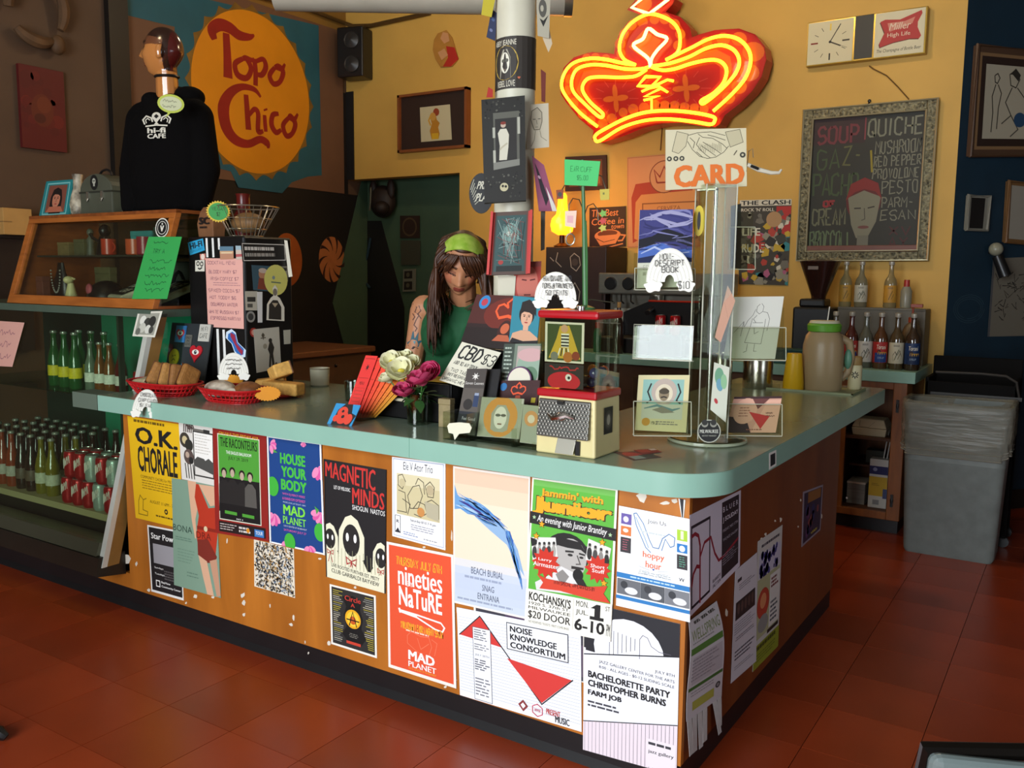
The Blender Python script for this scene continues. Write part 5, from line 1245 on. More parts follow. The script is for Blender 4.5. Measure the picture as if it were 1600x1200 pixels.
def bread(loc,d,c,label,rot=(0,0,0),name='bread_slice',round_=.014,group='bread in the baskets'):
 o=thing(name,label,'bread',loc,0,group,rot)
 MB().box((0,0,0),d).build('crumb',mat('bread_'+c[1:],c,.7,noise=.18,scale=60,bump=.3),o,bevel=round_,seg=3)
 MB().box((0,d[1]*.46,0),(d[0]*1.01,d[1]*.12,d[2]*1.01)).build('crust',mat('crust_brown','#5c3418',.6,noise=.2,scale=40),o,bevel=round_*.6)
 return o
wrap='#b9ac86'
bread(B1+Vector((-.10,.0,.045)),(.12,.10,.035),wrap,'pale wrapped sandwich lying flat in the left basket',(.1,-.1,.1),'wrapped_sandwich')
for i,(x,y,a,lab)in enumerate(((-.03,.0,.5,'tan bread slice leaning leftmost in the left basket'),(.025,.01,.35,'tan bread slice second in the left basket row'),(.08,.015,.25,'tan bread slice third in the left basket row'),(.13,.02,.55,'tan bread slice at right end of the left basket'))):
 bread(B1+Vector((x,y,.075)),(.085,.028,.10),['#9a6a34','#a8783c','#8e5f2e','#94652f'][i],lab,(-.25,a,1.1+.1*i))
o=thing('powdered_pastry','round powdered brown pastry in the right basket','pastry',B2+Vector((-.07,-.01,.045)),0,'bread in the baskets')
MB().ell((0,0,0),(.07,.055,.034),10).build('dough',mat('pastry_dark','#5c3a24',.7,col2='#cfc4b0',scale=22,bump=.3),o,smooth='all')
MB().ell((-.01,-.008,-.012),(.062,.05,.022),8).build('sugar',mat('pastry_sugar','#d4cab8',.8,noise=.1,scale=40),o,smooth='all')
o=thing('brown_bun','brown seeded bun with white icing in right basket','pastry',B2+Vector((.085,.0,.048)),0,'bread in the baskets')
MB().ell((0,0,0),(.06,.05,.036),10).build('dough',mat('bun_brown','#8c5426',.6,col2='#5c3212',scale=30),o,smooth='all');MB().ell((-.045,-.04,-.008),(.035,.02,.018),8).build('icing',mat('icing_white','#d8d0bc',.5),o,smooth='all')
pl_=thing('red_plate','red plate under yellow cake slices beside baskets','plate',(-2.00,.40,ZT));MB().lathe([(.06,0),(.10,.014),(.104,.016),(.098,.018),(.06,.005),(.001,.004)],24).build('dish',mat('basket_red','#b01418'),pl_,smooth=True)
bread((-1.955,.39,ZT+.041),(.16,.07,.05),'#c8984a','yellow cake slice lying flat on the red plate',(.0,.04,.25),'cake_slice',.008,'cake slices');bread((-2.005,.42,ZT+.104),(.11,.075,.055),'#cf9f50','yellow cake slice stacked tilted on top of another',(.25,-.25,-.5),'cake_slice',.008,'cake slices');bread((-2.06,.42,ZT+.046),(.12,.06,.05),'#c49648','yellow cake slice at back left of plate',(.0,-.1,.7),'cake_slice',.008,'cake slices')
starburst((418,615,21,12),None,'#d98a12',None,'starburst_sign','plain orange starburst card lying beside the right basket',D=3.42)
starburst((362,596,18,11),None,'#dc9414',None,'starburst_sign','plain orange starburst card behind the right basket',D=3.72)
# ---------------------------------------------------------------- white rainbow signs
def rainbow(cx,cy,wpx,hpx,D,label,lines,tilt=0,name='rainbow_sign',Y=None):
 c=atd(cx,cy,D)if Y is None else hy(cx,cy,Y)
 D=(c-CAM_P).dot(CAM_F);nrm=(CAM_P-c).normalized();nrm.z*=.3;nrm.normalize();up=Vector((0,0,1));rt=up.cross(nrm).normalized()
 M=Matrix.Rotation(tilt,3,nrm);up=M@up;rt=M@rt
 W=wpx*D/FPX;Hh=hpx*D/FPX
 t=thing(name,label,'sign',c)
 def at2(x,y,z=0):return rt*(x*W/2)+up*(y*Hh/2)+nrm*z
 n=20;y0_=-.45
 outer=[(.86*math.cos(PI*i/n),y0_+1.45*math.sin(PI*i/n))for i in range(n+1)];inner=[(.17*math.cos(PI*i/n),y0_+.3*math.sin(PI*i/n))for i in range(n,-1,-1)]
 MB().prism([at2(x,y)for x,y in outer+inner],nrm*.003).build('arch',m_white,t)
 b=MB()
 for k in(.32,.46,.60,.73,.84):
  b.tube([at2(k*math.cos(PI*i/n),y0_+1.45*k/.86*math.sin(PI*i/n),.003)for i in range(n+1)],W*.006,5)
 b.build('ridge',mat('ridge_white','#cfcdbf',.6),t,smooth=True)
 for e in(-1,1):
  pts=[]
  for bx_,by_,r in((.82,-.58,.2),(.6,-.44,.22),(.36,-.55,.2),(.42,-.78,.18),(.66,-.82,.2),(.86,-.76,.17)):
   a0=math.atan2(by_+.64,(bx_-.6))
   for j in range(4):a=a0-.8+1.6*j/3;pts.append((a0,(e*(bx_+r*.7*math.cos(a)),by_+r*math.sin(a))))
   # bumpy outline around the cloud centre
  pts=[(e*(.6+(.33+.035*math.sin(5*a))*math.cos(a)),-.63+(.26+.045*math.sin(5*a+1))*math.sin(a))for a in[2*PI*i/40 for i in range(40)]]
  MB().prism([at2(x,y,.003)for x,y in pts],nrm*.004).build('cloud',m_white,t,bevel=.0015)
 s=Sheet([at2(-1,1,.0085),at2(1,1,.0085),at2(1,-1,.0085),at2(-1,-1,.0085)],nobase=True)
 for w_,bxx in lines:s.hand(w_,bxx,'#1c1c20',.011,.05,0)
 if not lines:s.scrib((.25,.18,.75,.6),3,'#1c1c20',.012,7)
 s.build('writing',parent=t)
 return t
rainbow(365,574,52,46,3.56,'white rainbow card with marker writing behind the bread basket',[])
rainbow(228,632,44,48,3.355,'white rainbow card taped on teal counter edge below basket',[('CHOCOLATE',(.28,.12,.82,.24)),('CHIP CANDY',(.24,.30,.86,.42)),('$1 EACH',(.3,.47,.8,.58))],tilt=-.15,Y=-.012)
# ---------------------------------------------------------------- cup
cu_=thing('cream_cup','cream ceramic cup standing alone on the counter','cup',hz(500,603,ZT))
MB().lathe([(.034,0),(.040,.006),(.043,.05),(.044,.082),(.041,.082),(.039,.05),(.034,.010),(.001,.008)],24).build('cup_body',mat('cup_cream','#b9b59b',.35,noise=.03),cu_,smooth=True)
MB().lathe([(.0442,.0775),(.0446,.079),(.0442,.0805)],24,cap=False).build('rim_stripe',mat('cup_stripe','#5a4a30',.4),cu_)
# ---------------------------------------------------------------- flyers and art card
fb=hz(548,655,ZT)
fcols=['#d8322c','#dc3a2a','#e0452a','#e2562a','#e0682a','#dc7a26','#d88a24','#cf9428']
fh=thing('flyer_holder','small clear holder for the red and orange bookmarks','holder',fb)
MB().b2((-.045,-.02,0),(.065,.07,.003)).b2((-.045,-.02,0),(.065,-.017,.045)).b2((-.045,-.02,0),(-.042,.07,.03)).b2((.062,-.02,0),(.065,.07,.03)).build('tray',m_acr,fh)
for i in range(8):
 b0=fb+Vector((-.034+.007*i,.0+.007*i,.005));rt=Vector((.052,.004,0));up=Vector((.052+.016*i,.06,.215-.006*i))
 s=Sheet([b0+up,b0+up+rt,b0+rt,b0],fcols[i])
 s.line([(.1,.05),(.9,.05)],.03,'#5c1410');s.poly([(.5+.16*math.sin(a)*(1 if j%2 else .4),.19-.06*math.cos(a)*(1 if j%2 else .4))for j,a in enumerate([2*PI*j/14 for j in range(14)])],'#3c1210')
 s.line([(.1,.36),(.9,.36)],.025,'#6a1812');s.text('MENU',(.3,.42,.7,.47),'#4a1410');s.frame(.15,.52,.85,.94,.02,'#a82a20');s.rows((.2,.56,.8,.9),6,'#b0382a',.3,i)
 s.build('bookmark_flyer',['bright red bookmark flyer at front of fan','red bookmark flyer second in fan','red orange bookmark flyer third in fan','orange red bookmark flyer fourth in fan','orange bookmark flyer fifth in fan','orange bookmark flyer sixth in fan','light orange bookmark flyer seventh in fan','ochre bookmark flyer at back of fan'][i],'flyer',group='fanned bookmark flyers')
q=[hz(511,662,ZT),hz(549,666,ZT)];q=[q[0]+Vector((.015,.03,.068)),q[1]+Vector((.015,.03,.068)),q[1],q[0]]
s=Sheet(q,'#2f86b8',th=.003)
s.poly([(.15,1),(.2,.3),(.4,.0),(.9,.0),(1,.5),(.9,1)],'#241c1a');s.circ(.42,.4,.2,'#d0402c');s.circ(.5,.65,.22,'#cf3d2b',ry=.3);s.circ(.25,.7,.12,'#d0402c');s.circ(.75,.7,.15,'#d0402c',ry=.25);s.poly([(.7,0),(1,0),(1,.5),(.8,.4)],'#2f86b8');s.circ(.5,.6,.06,'#241c1a');s.circ(.42,.35,.05,'#241c1a')
s.build('art_card','red blue and black art card leaning before the bookmarks','card')
# ---------------------------------------------------------------- flowers in a glass
vp=hz(652,663,ZT)
vs_=thing('glass_vase','small clear glass holding white and pink flowers','vase',vp)
MB().lathe([(.030,0),(.034,.004),(.036,.05),(.039,.105),(.0375,.105),(.0345,.05),(.031,.008),(.001,.007)],24).build('glass',glassmat('vase_glass','#dfe8dc',.06),vs_,smooth=True)
MB().lathe([(.001,.009),(.0305,.009),(.034,.06),(.001,.0601)],24).build('water',glassmat('vase_water','#9fb09a',.04),vs_,smooth=True)
m_leaf=mat('leaf_green','#2c5224',.5,noise=.25,scale=30);m_stem=mat('stem_green','#3c6a2c',.5)
def flower(loc,r,col,col2,label,kind,seed):
 rr=random.Random(seed);t=thing('cut_flower',label,'flower',loc,0,'flowers in the glass vase')
 m=mat('petal_'+col[1:],col,.6,noise=.12,scale=30);m2=mat('petal_'+col2[1:],col2,.6,noise=.1,scale=30)
 b=MB();b2=MB();white=kind=='w'
 RG=((1.0,6,1.75),(.8,6,1.35),(.6,5,1.05),(.4,4,.8),(.22,3,.6))if not white else((1.0,6,1.6),(.82,5,1.3),(.5,5,.95))
 for ringn,(k,n,op)in enumerate(RG):
  for i in range(n):
   a=2*PI*i/n+ringn*.6+rr.uniform(-.15,.15);wd=PI/n*1.35;pts=[];q=b if ringn%2==0 else b2
   for u in range(6):
    U=u/5;th=PI-U*(PI-op);rad=r*k*(.25+.75*math.sin(min(PI/2,U*1.9)))+r*.18*U*U
    for v in range(6):
     V=(v/5-.5)*2;az=a+V*wd*(.45+.55*math.sin(PI*(.15+.75*U)));rim=1-.16*V*V*U
     zz=r*(1.15*U*rim-.35)*(1 if op<1.5 else .62)
     pts.append(Vector((rad*math.cos(az),rad*math.sin(az),zz)))
   q.add(pts,[(u*6+v,u*6+v+1,u*6+v+7,u*6+v+6)for u in range(5)for v in range(5)])
 M=RXY(rr.uniform(.3,.95),rr.uniform(-.45,.45),0)@RZ(rr.uniform(0,3))
 for q in(b,b2):q.v=[M@p for p in q.v]
 b.build('outer_petals',m,t,smooth='all');b2.build('inner_petals',m2,t,smooth='all')
 if white:MB().ell(M@Vector((0,0,r*.1)),(r*.28,r*.28,r*.22),6).build('flower_heart',mat('flower_heart','#c8b83a',.7),t,smooth='all')
 base=vp+Vector((rr.uniform(-.015,.015),rr.uniform(-.015,.015),.015))-Vector(loc)
 MB().tube([Vector((0,0,0)),base*.4+Vector((0,0,.0)),base],.0022,6).build('stem',m_stem,t,smooth=True)
 return t
def vf(x,y,dy):return hy(x,y,vp.y+dy)
FW=[(627,581,-.02,.042,'w','open white flower facing front in the vase'),(612,566,.01,.034,'w','white flower at upper left of bouquet'),(608,593,-.01,.032,'w','drooping white flower at lower left of bouquet'),(632,561,.04,.030,'w','white flower at top of bouquet'),(645,567,.03,.024,'w','small white bud near top right of bouquet'),(632,614,-.045,.036,'p','low pink rose hanging over the glass rim'),(660,595,-.03,.044,'p','large pink rose at right of bouquet'),(673,582,.0,.032,'p','smaller pink rose at upper right of bouquet')]
for i,(x,y,dy,r,k,lab)in enumerate(FW):
 flower(vf(x,y,dy),r,'#d8d6a8' if k=='w' else '#b02450','#e2dfbc' if k=='w' else '#c84a70',lab,k,i+3)
lv=thing('foliage','green leaves of the bouquet around the glass vase','leaves',vp+Vector((0,0,.10)))
rnd=random.Random(4)
for i in range(16):
 a=rnd.uniform(0,2*PI);el=rnd.uniform(-.5,.9);d=Vector((math.cos(a)*math.cos(el),math.sin(a)*math.cos(el),math.sin(el)));L=rnd.uniform(.05,.085);sd=d.cross(Vector((0,0,1))).normalized();st_=d*rnd.uniform(.0,.035)
 pts=[st_]
 for k in range(1,6):
  u=k/6;wd=math.sin(PI*u)*.017
  pts+=[st_+d*(L*u)+sd*wd+Vector((0,0,-.012*u*u)),st_+d*(L*u)-sd*wd+Vector((0,0,-.012*u*u))]
 pts.append(st_+d*L+Vector((0,0,-.015)))
 b=MB();b.v=pts;b.f=[(0,1,2)]+[(2*k-1,2*k,2*k+2,2*k+1)for k in range(1,5)]+[(9,10,11)]
 b.build('leaf',m_leaf,lv,smooth='all')
 # ---------------------------------------------------------------- black tray box behind the flowers
tb_=thing('black_tray','black open tray of papers behind the flower vase','tray',(-1.22,.37,ZT),.0)
MB().b2((-.22,-.10,0),(.20,-.092,.135)).b2((-.22,.04,0),(.20,.048,.135)).b2((-.22,-.10,0),(-.212,.048,.135)).b2((.192,-.10,0),(.20,.048,.135)).b2((-.22,-.10,0),(.2,.048,.006)).build('tray_box',m_blk,tb_,bevel=.002)
MB().tube([(-.15,-.104,.075),(-.05,-.112,.07),(.03,-.106,.066)],.006,8).build('handle',mat('handle_ivory','#bdb49a',.4),tb_,smooth=True)
s=Sheet([Vector((-.205,-.1015,.105)),Vector((-.155,-.1015,.105)),Vector((-.155,-.1015,.06)),Vector((-.205,-.1015,.06))],nobase=True);s.circ(.5,.5,.48,'#cfcbb8');s.poly([(.5+.34*math.sin(a)*(1 if j%2 else .4),.5-.34*math.cos(a)*(1 if j%2 else .4))for j,a in enumerate([2*PI*j/14 for j in range(14)])],'#26301c');s.build('round_sticker',parent=tb_)
s=Sheet([Vector((-.10,.045,.139)),Vector((.16,.055,.139)),Vector((.19,-.07,.137)),Vector((-.07,-.08,.137))],'#c9a820');s.rows((.1,.2,.9,.6),4,'#5a4a10',.4,3);s.build('flyer','yellow paper flyer lying across the black tray','flyer')
o=bpy.data.objects['flyer'];o.location=o.location+Vector((-1.22,.37,ZT))
t=thing('glass_tumbler','empty glass tumbler behind the bookmark flyers','glass',(-1.68,.50,ZT));MB().lathe([(.03,0),(.034,.08),(.0325,.08),(.029,.005),(.001,.004)],18).build('glass',glassmat('tumbler_glass','#cfd6d0',.1),t,smooth=True)
for i in range(2):
 o=copy_tree(t);o.location=(-1.595+.085*i,.51,ZT);o['label']=['second empty glass tumbler behind the bookmark flyers','third empty glass tumbler nearest the shop worker'][i]
 # ---------------------------------------------------------------- signs, records and discs
s=Sheet(lean([(722,534),(783,551),(756,612),(686,594)],.285,.25),'#d3cfba')
for t_,bxx,wd in(('CBD',(.12,.06,.62,.36),.045),('$3',(.70,.12,.98,.36),.025)):s.hand(t_,bxx,'#1f1f1e',wd,.04,.12)
s.hand('ADD TO ANY DRINK',(.1,.45,.7,.53),'#3a3a36',.012,.05);s.hand('TWO TABS',(.12,.64,.6,.72),'#3a3a36',.011,.05);s.hand('REFRESHING',(.12,.76,.6,.83),'#3a3a36',.011,.05);s.hand('ORGANIC HEMP',(.05,.88,.68,.95),'#3a3a36',.011,.05)
s.build('cbd_sign','white handwritten CBD $3 sign leaning behind brochures','sign')
t=thing('display_block','dark block propping the record sleeves and signs','stand',(-.88,.36,ZT));MB().b2((-.13,-.04,0),(.15,.04,.26)).b2((-.13,-.07,0),(.15,.06,.01)).build('block',m_blk,t,bevel=.004)
s=Sheet(lean([(745,460),(846,464),(842,560),(718,540)],.315,.30),'#2a1815',th=.004)
s.rect(.0,.0,1,.55,'#4a1f18');s.circ(.62,.35,.4,'#6a2418',ry=.32);s.rect(0,.62,1,1,'#20130f')
def crown(s,u,v,r,c,wd):
 a=s.asp
 s.line([(u-r*.8,v+r*.5*a),(u-r*1.2,v),(u-r*1.1,v-r*.45*a),(u-r*.7,v-r*.6*a),(u-r*.15,v-r*.3*a)],wd,c);s.line([(u+r*.8,v+r*.5*a),(u+r*1.2,v),(u+r*1.1,v-r*.45*a),(u+r*.7,v-r*.6*a),(u+r*.15,v-r*.3*a)],wd,c)
 s.line([(u-r*.2,v-r*.3*a),(u-r*.4,v-r*.7*a),(u,v-r*1.1*a),(u+r*.4,v-r*.7*a),(u+r*.2,v-r*.3*a)],wd,c);s.line([(u-r*.8,v+r*.55*a),(u,v+r*.35*a),(u+r*.8,v+r*.55*a)],wd*1.5,c)
crown(s,.60,.30,.17,'#e0582c',.028);s.circ(.62,.66,.1,'#3a1a14',ry=.2);s.circ(.62,.62,.065,'#c0603c',ry=.1);s.poly([(.48,.86),(.55,.74),(.7,.74),(.78,.86)],'#b05a3a')
s.circ(.17,.14,.085,'#2c7cb4',ry=.13);s.circ(.17,.14,.05,'#b03a4a',ry=.07)
s.build('record_sleeve','dark red record sleeve with glowing crown, behind the discs','record')
s=Sheet(lean([(802,462),(846,466),(844,540),(795,534)],.285,.275),'#2c7c8c',th=.003)
s.poly([(.02,1),(.1,.8),(.4,.72),(.7,.72),(1,.85),(1,1)],'#c89a7a');s.poly([(.02,1),(.1,.9),(.5,.95),(1,.9),(1,1)],'#1f1a1c');s.portrait(.55,.42,.26,'#cf9f82','#1e1614',long=False);s.poly([(.3,.35),(.35,.12),(.6,.05),(.85,.15),(.88,.4),(.7,.25),(.45,.28)],'#1e1614')
s.build('portrait_print','portrait print of dark-haired figure on teal, by candy machine','print')
s=Sheet(lean([(788,537),(846,537),(843,612),(781,606)],.25,.235),'#6a7868',th=.004);s.rect(.38,.05,1,1,'#a89a92');s.circ(.75,.5,.35,'#8aa08c');s.circ(.75,.25,.35,'#c09a98',ry=.15);s.circ(.78,.7,.2,'#5c7a60');s.rect(0,0,.3,1,'#3c463c');s.rows((.04,.08,.26,.9),9,'#a8b4a4',.4,3)
s.build('disc_case','clear disc case with pink and green sleeve beneath portrait','disc case')
o=thing('white_disc','white disc with purple edge standing before the disc case','disc',lean([(812,595)]*4,.225,.225)[0])
e1=Vector((1,0,0));e2=Vector((0,.25,1)).normalized();n_=e1.cross(e2)
MB().prism([e1*(.045*math.cos(2*PI*i/32))+e2*(.045*math.sin(2*PI*i/32))for i in range(32)],n_*.004).build('disc_edge',mat('purple_edge','#5a2c5c',.4),o)
MB().prism([n_*.0041+e1*(.041*math.cos(2*PI*i/32))+e2*(.041*math.sin(2*PI*i/32))for i in range(32)],n_*.0008).build('disc_face',mat('disc_cream','#d6d0bc',.4),o)
s=Sheet(lean([(778,595),(845,594),(843,640),(772,633)],.205,.195),'#3a1c1c',th=.003);crown(s,.52,.4,.14,'#d8502c',.025);s.poly([(.44,.95),(.48,.6),(.58,.6),(.62,.95)],'#a8442c');s.circ(.16,.25,.08,'#2c6ca0');s.rect(.85,.7,.95,.9,'#b0a02c')
s.build('disc_sleeve','small dark sleeve with red crown below the white disc','disc case')
def disc_stand(px,yt,yb,label,big,sticker=True):
 q=lean(px,yt,yb)
 dzz=ZT+.012-min(q[2].z,q[3].z)
 for p in q:p.z+=dzz
 c=cen(q);t=thing('disc_stand',label,'disc case',Vector((c.x,c.y,ZT)))
 qq=[p-t.location for p in q]
 s=Sheet(qq,'#a8ab96',th=.004)
 if big:s.circ(.5,.48,.40,'#d8974a');s.poly([(.3,.8),(.28,.4),(.4,.18),(.6,.18),(.72,.4),(.7,.8),(.6,.86),(.4,.86)],'#a9aa98');s.circ(.5,.5,.15,'#e2dfd0',ry=.28);s.circ(.44,.44,.06,'#7a7a6c',ry=.04);s.circ(.57,.44,.06,'#7a7a6c',ry=.04);s.line([(.38,.44),(.63,.44)],.015,'#4a4a42');s.line([(.45,.66),(.55,.66)],.03,'#8a6a5a')
 else:s.circ(.5,.35,.38,'#d59a62');s.circ(.5,.36,.2,'#e0d4bc');s.rect(.05,.55,.95,.95,'#a9ac9c')
 s.build('disc_sleeve',parent=t)
 n_=s.nrm
 MB().prism([p+n_*.012 for p in qq],n_*.003).build('clear_case',m_acr,t)
 x0=min(p.x for p in qq);x1=max(p.x for p in qq);y0=min(p.y for p in qq)-.012
 MB().b2((x0-.006,y0-.012,0),(x1+.006,y0+.05,.006)).b2((x0-.006,y0-.014,0),(x0+.004,y0+.0,.055)).b2((x1-.004,y0-.014,0),(x1+.006,y0,.02)).build('acrylic_foot',m_acr,t)
disc_stand([(753,623),(819,626),(811,694),(745,684)],.125,.095,'clear disc stand with orange circle portrait sleeve at counter front',True)
disc_stand([(818,637),(846,640),(845,700),(812,696)],.115,.085,'second clear disc stand beside the candy machine',False)
br=thing('brochure_holder','clear holder of Seven Leaves brochures at counter front','brochure holder',hz(724,686,ZT))
Ob=br.location
q=[hy(730,576,.165)-Ob,hy(761,576,.165)-Ob,hy(745,681,.105)-Ob,hy(711,676,.105)-Ob]
s=Sheet(q,'#46403c',th=.004);s.rect(0,.3,1,.72,'#57504a');s.poly([(.5+.2*math.sin(a)*(1 if j%2 else .35),.12-.065*math.cos(a)*(1 if j%2 else .35))for j,a in enumerate([2*PI*j/14 for j in range(14)])],'#d8d4cc');s.text('Seven Leaves',(.05,.2,.95,.245),'#d0ccc4');s.rect(.58,.40,.82,.58,'#2c3a58');s.rect(.6,.37,.8,.41,'#8a94a8');s.circ(.35,.55,.22,'#2a2624');s.rect(0,.66,1,1,'#2a2c34');s.text('Feel Good',(.2,.74,.8,.79),'#c8c8cc');s.text('Do More',(.2,.83,.75,.88),'#c8c8cc');s.build('brochure',parent=br)
s2=Sheet([p+Vector((.03,.03,-.002))for p in q],'#1c1a1a',th=.004);s2.build('brochure',parent=br)
x0,x1=q[3].x-.004,q[2].x+.004
MB().b2((x0,-.035,0),(x1,-.031,.085)).b2((x0,-.035,0),(x0+.003,.05,.085)).b2((x1-.003,-.035,0),(x1,.05,.085)).b2((x0,-.035,0),(x1,.05,.004)).build('acrylic_pocket',m_acr,br)
s=Sheet([hy(698,660,.045),hy(737,660,.045),hy(737,688,.045),hy(698,688,.045)],nobase=True)
bub=thing('speech_bubble_tag','blank cream speech bubble tag before the brochure holder','tag',s.o)
pts=[(.02,.2),(.1,.05),(.5,.0),(.9,.05),(1,.3),(.92,.58),(.5,.64),(.32,.98),(.26,.64),(.08,.58)]
MB().prism([s.fn(u,v)[0]-s.o for u,v in pts],(0,.002,0)).build('card',mat('bubble_cream','#d8d4bc',.6),bub)
smallbox(hz(692,668,ZT)+Vector((0,.02,0)),(.045,.03,.095),'#8a7a54','small beige sample box left of brochure holder',rz=.1)
s=Sheet([hz(958,706,ZT+.0012),hz(1002,705,ZT+.0012),hz(1034,714,ZT+.0012),hz(990,719,ZT+.0012)],'#5a3a38');s.circ(.4,.4,.3,'#a8383a',ry=.3);s.rect(.5,.5,.95,.95,'#3c4442');s.rect(.1,.6,.5,.95,'#8a9a90')
s.build('postcard','dark red postcard lying flat on counter beside candy machine','postcard')
s=Sheet([hz(990,703,ZT+.0022),hz(1022,701,ZT+.0022),hz(1034,706,ZT+.0022),hz(1004,710,ZT+.0022)],'#7a2c30');s.rect(.1,.1,.6,.7,'#a03a3c');s.rect(.7,.0,1,.4,'#c8b8a8')
s.build('postcard','small red postcard overlapping another on the counter','postcard')
# ---------------------------------------------------------------- candy machine
VC=Vector((-.452,.122,ZT));HW,HD=.093,.077
cm=thing('candy_machine','cream and red coin-operated candy machine with clear globe on counter','candy machine',VC)
m_crm=mat('machine_cream','#d2c48c',.35,noise=.03);m_mred=mat('machine_red','#a3141c',.3,noise=.04)
MB().loft([[Vector((x*HW*k,y*HD*k,z))for x,y in((-1,-1),(1,-1),(1,1),(-1,1))]for z,k in((0,1.02),(.006,1.03),(.165,.985))]).build('body',m_crm,cm,bevel=.008,seg=3)
MB().b2((-HW*1.03,-HD*1.03,.163),(HW*1.03,HD*1.03,.186)).build('collar',m_mred,cm,bevel=.006)
for a,b_ in(((-HW*.96,-HD*.96),(HW*.96,-HD*.93)),((-HW*.96,HD*.93),(HW*.96,HD*.96)),((-HW*.96,-HD*.96),(-HW*.93,HD*.96)),((HW*.93,-HD*.96),(HW*.96,HD*.96))):
 MB().b2((a[0],a[1],.186),(b_[0],b_[1],.385)).build('clear_panel',m_acr,cm)
MB().b2((-HW*1.04,-HD*1.04,.385),(HW*1.04,HD*1.04,.408)).build('lid',m_mred,cm,bevel=.008)
MB().lathe([(.012,.408),(.012,.418),(.009,.42)],14).build('lock',m_chrome,cm,smooth=True)
pl2=MB().prism([Vector((-.085,-HD*1.02-.004,.158)),Vector((-.085,-HD*1.04-.016,.052)),Vector((-.085,-HD*1.0,.052)),Vector((-.085,-HD*.98,.158))],(.165,0,0)).build('coin_plate',mat('plate_steel','#6a6862',.35,metal=.8),cm,bevel=.003)
b=MB()
for i in range(15):
 for j in range(11):
  z=.060+.0088*j;y=-HD*1.03-.010+(z-.105)*.115
  b.ell((-.078+.0108*i+(.0054 if j%2 else 0),y-.004,z),(.0034,.0024,.0034),4)
props(b.build('stud_pattern',mat('stud_steel','#b4b2a8',.3,metal=.7),cm,smooth='all'),kind='stuff')
MB().ell((-.005,-HD*1.03-.018,.113),(.02,.010,.014),8).build('knob_hub',m_chrome,cm,smooth='all')
MB().tube([Vector((-.045,-HD-.022,.118)),Vector((-.025,-HD-.030,.108)),Vector((-.005,-HD-.034,.113)),Vector((.017,-HD-.030,.120)),Vector((.038,-HD-.022,.112))],[.004,.008,.010,.008,.004],8).build('turn_handle',m_chrome,cm,smooth=True)
MB().b2((-.02,-HD*1.03-.014,.146),(.0,-HD*1.03-.006,.156)).build('coin_slot',mat('slot_dark','#22211f',.4,metal=.5),cm)
MB().prism([Vector((-.022,-HD-.006,.05)),Vector((.038,-HD-.006,.05)),Vector((.036,-HD-.022,.008)),Vector((-.022,-HD-.022,.008))],(0,.004,0)).build('chute_flap',mat('flap_steel','#c9c6b4',.25,metal=.5),cm,bevel=.002)
MB().b2((.036,-HD-.008,.006),(.050,-HD+.0,.046)).build('chute_side',mat('slot_dark'),cm)
s=Sheet([p-VC for p in[Vector((VC.x+HW*1.028,y,z))for y,z in((.095,ZT+.138),(.148,ZT+.138),(.148,ZT+.062),(.095,ZT+.062))]],'#1f1d1a');s.circ(.5,.5,.42,'#3c3a34',ry=.38);s.circ(.5,.48,.16,'#8a8674',ry=.2);s.circ(.5,.5,.3,'#57544a',ry=.28);s.circ(.5,.48,.18,'#a09c8a',ry=.2);s.build('sticker',parent=cm)
s=Sheet([Vector((-.075,-HD*.91,.375)),Vector((.05,-HD*.91,.375)),Vector((.05,-HD*.91,.262)),Vector((-.075,-HD*.91,.262))],'#dcd6c0')
s.rect(.06,.05,.94,.95,'#3c4a1c');s.poly([(.1,.9),(.3,.4),(.38,.1),(.62,.08),(.72,.35),(.92,.9)],'#c8a42c');s.circ(.5,.16,.09,'#c89a74');s.rect(.42,.28,.62,.62,'#e4dfcc')
for i in range(4):s.rect(.42,.32+.08*i,.62,.36+.08*i,'#26241e')
for i in range(5):s.line([(.40+.05*i,.64),(.34+.075*i,.84)],.03,'#26241e' if i%2 else '#e4dfcc')
s.circ(.25,.85,.1,'#7a7a6a');s.circ(.6,.86,.12,'#b06a24');s.circ(.8,.82,.1,'#8a3a1c');s.build('picture_card',parent=cm)
s=Sheet([Vector((-.075,-HD*.905,.258)),Vector((.05,-HD*.905,.258)),Vector((.05,-HD*.905,.19)),Vector((-.075,-HD*.905,.19))],'#2c2420');s.scrib((.1,.04,.9,.32),1,'#b02424',.03,4);s.circ(.5,.72,.42,'#c01c28',ry=.4);s.circ(.62,.55,.08,'#e0dcd0');s.circ(.63,.56,.035,'#141414');s.build('picture_card',parent=cm)
rnd=random.Random(12)
for i in range(14):
 c=rnd.choice(['#b0402c','#2c6a5c','#8a8a84','#3a3a5c','#c87a3a','#44443c'])
 o=props(MB().ell((0,0,0),(.016,.016,.016),7).build('toy_capsule',mat('capsule_'+c[1:],c,.2,coat=.5),smooth='all'),{'#b0402c':'red','#2c6a5c':'teal','#8a8a84':'silver grey','#3a3a5c':'dark blue','#c87a3a':'orange','#44443c':'dark olive'}[c]+' toy capsule in the '+('upper' if i>8 else 'bottom')+' layer inside the candy machine','toy','capsules in the candy machine')
 o.location=VC+Vector((rnd.uniform(-.05,.07),rnd.uniform(-.04,.05),.203+(.031 if i>8 else 0)))
rainbow(868,455,76,60,2.37,'white rainbow card on the candy machine lid with marker writing',[('HANDMADE AND',(.25,.1,.82,.24)),('TOYS & TRINKETS',(.22,.30,.84,.42)),('50 CENTS',(.3,.48,.74,.6))],Y=.09)
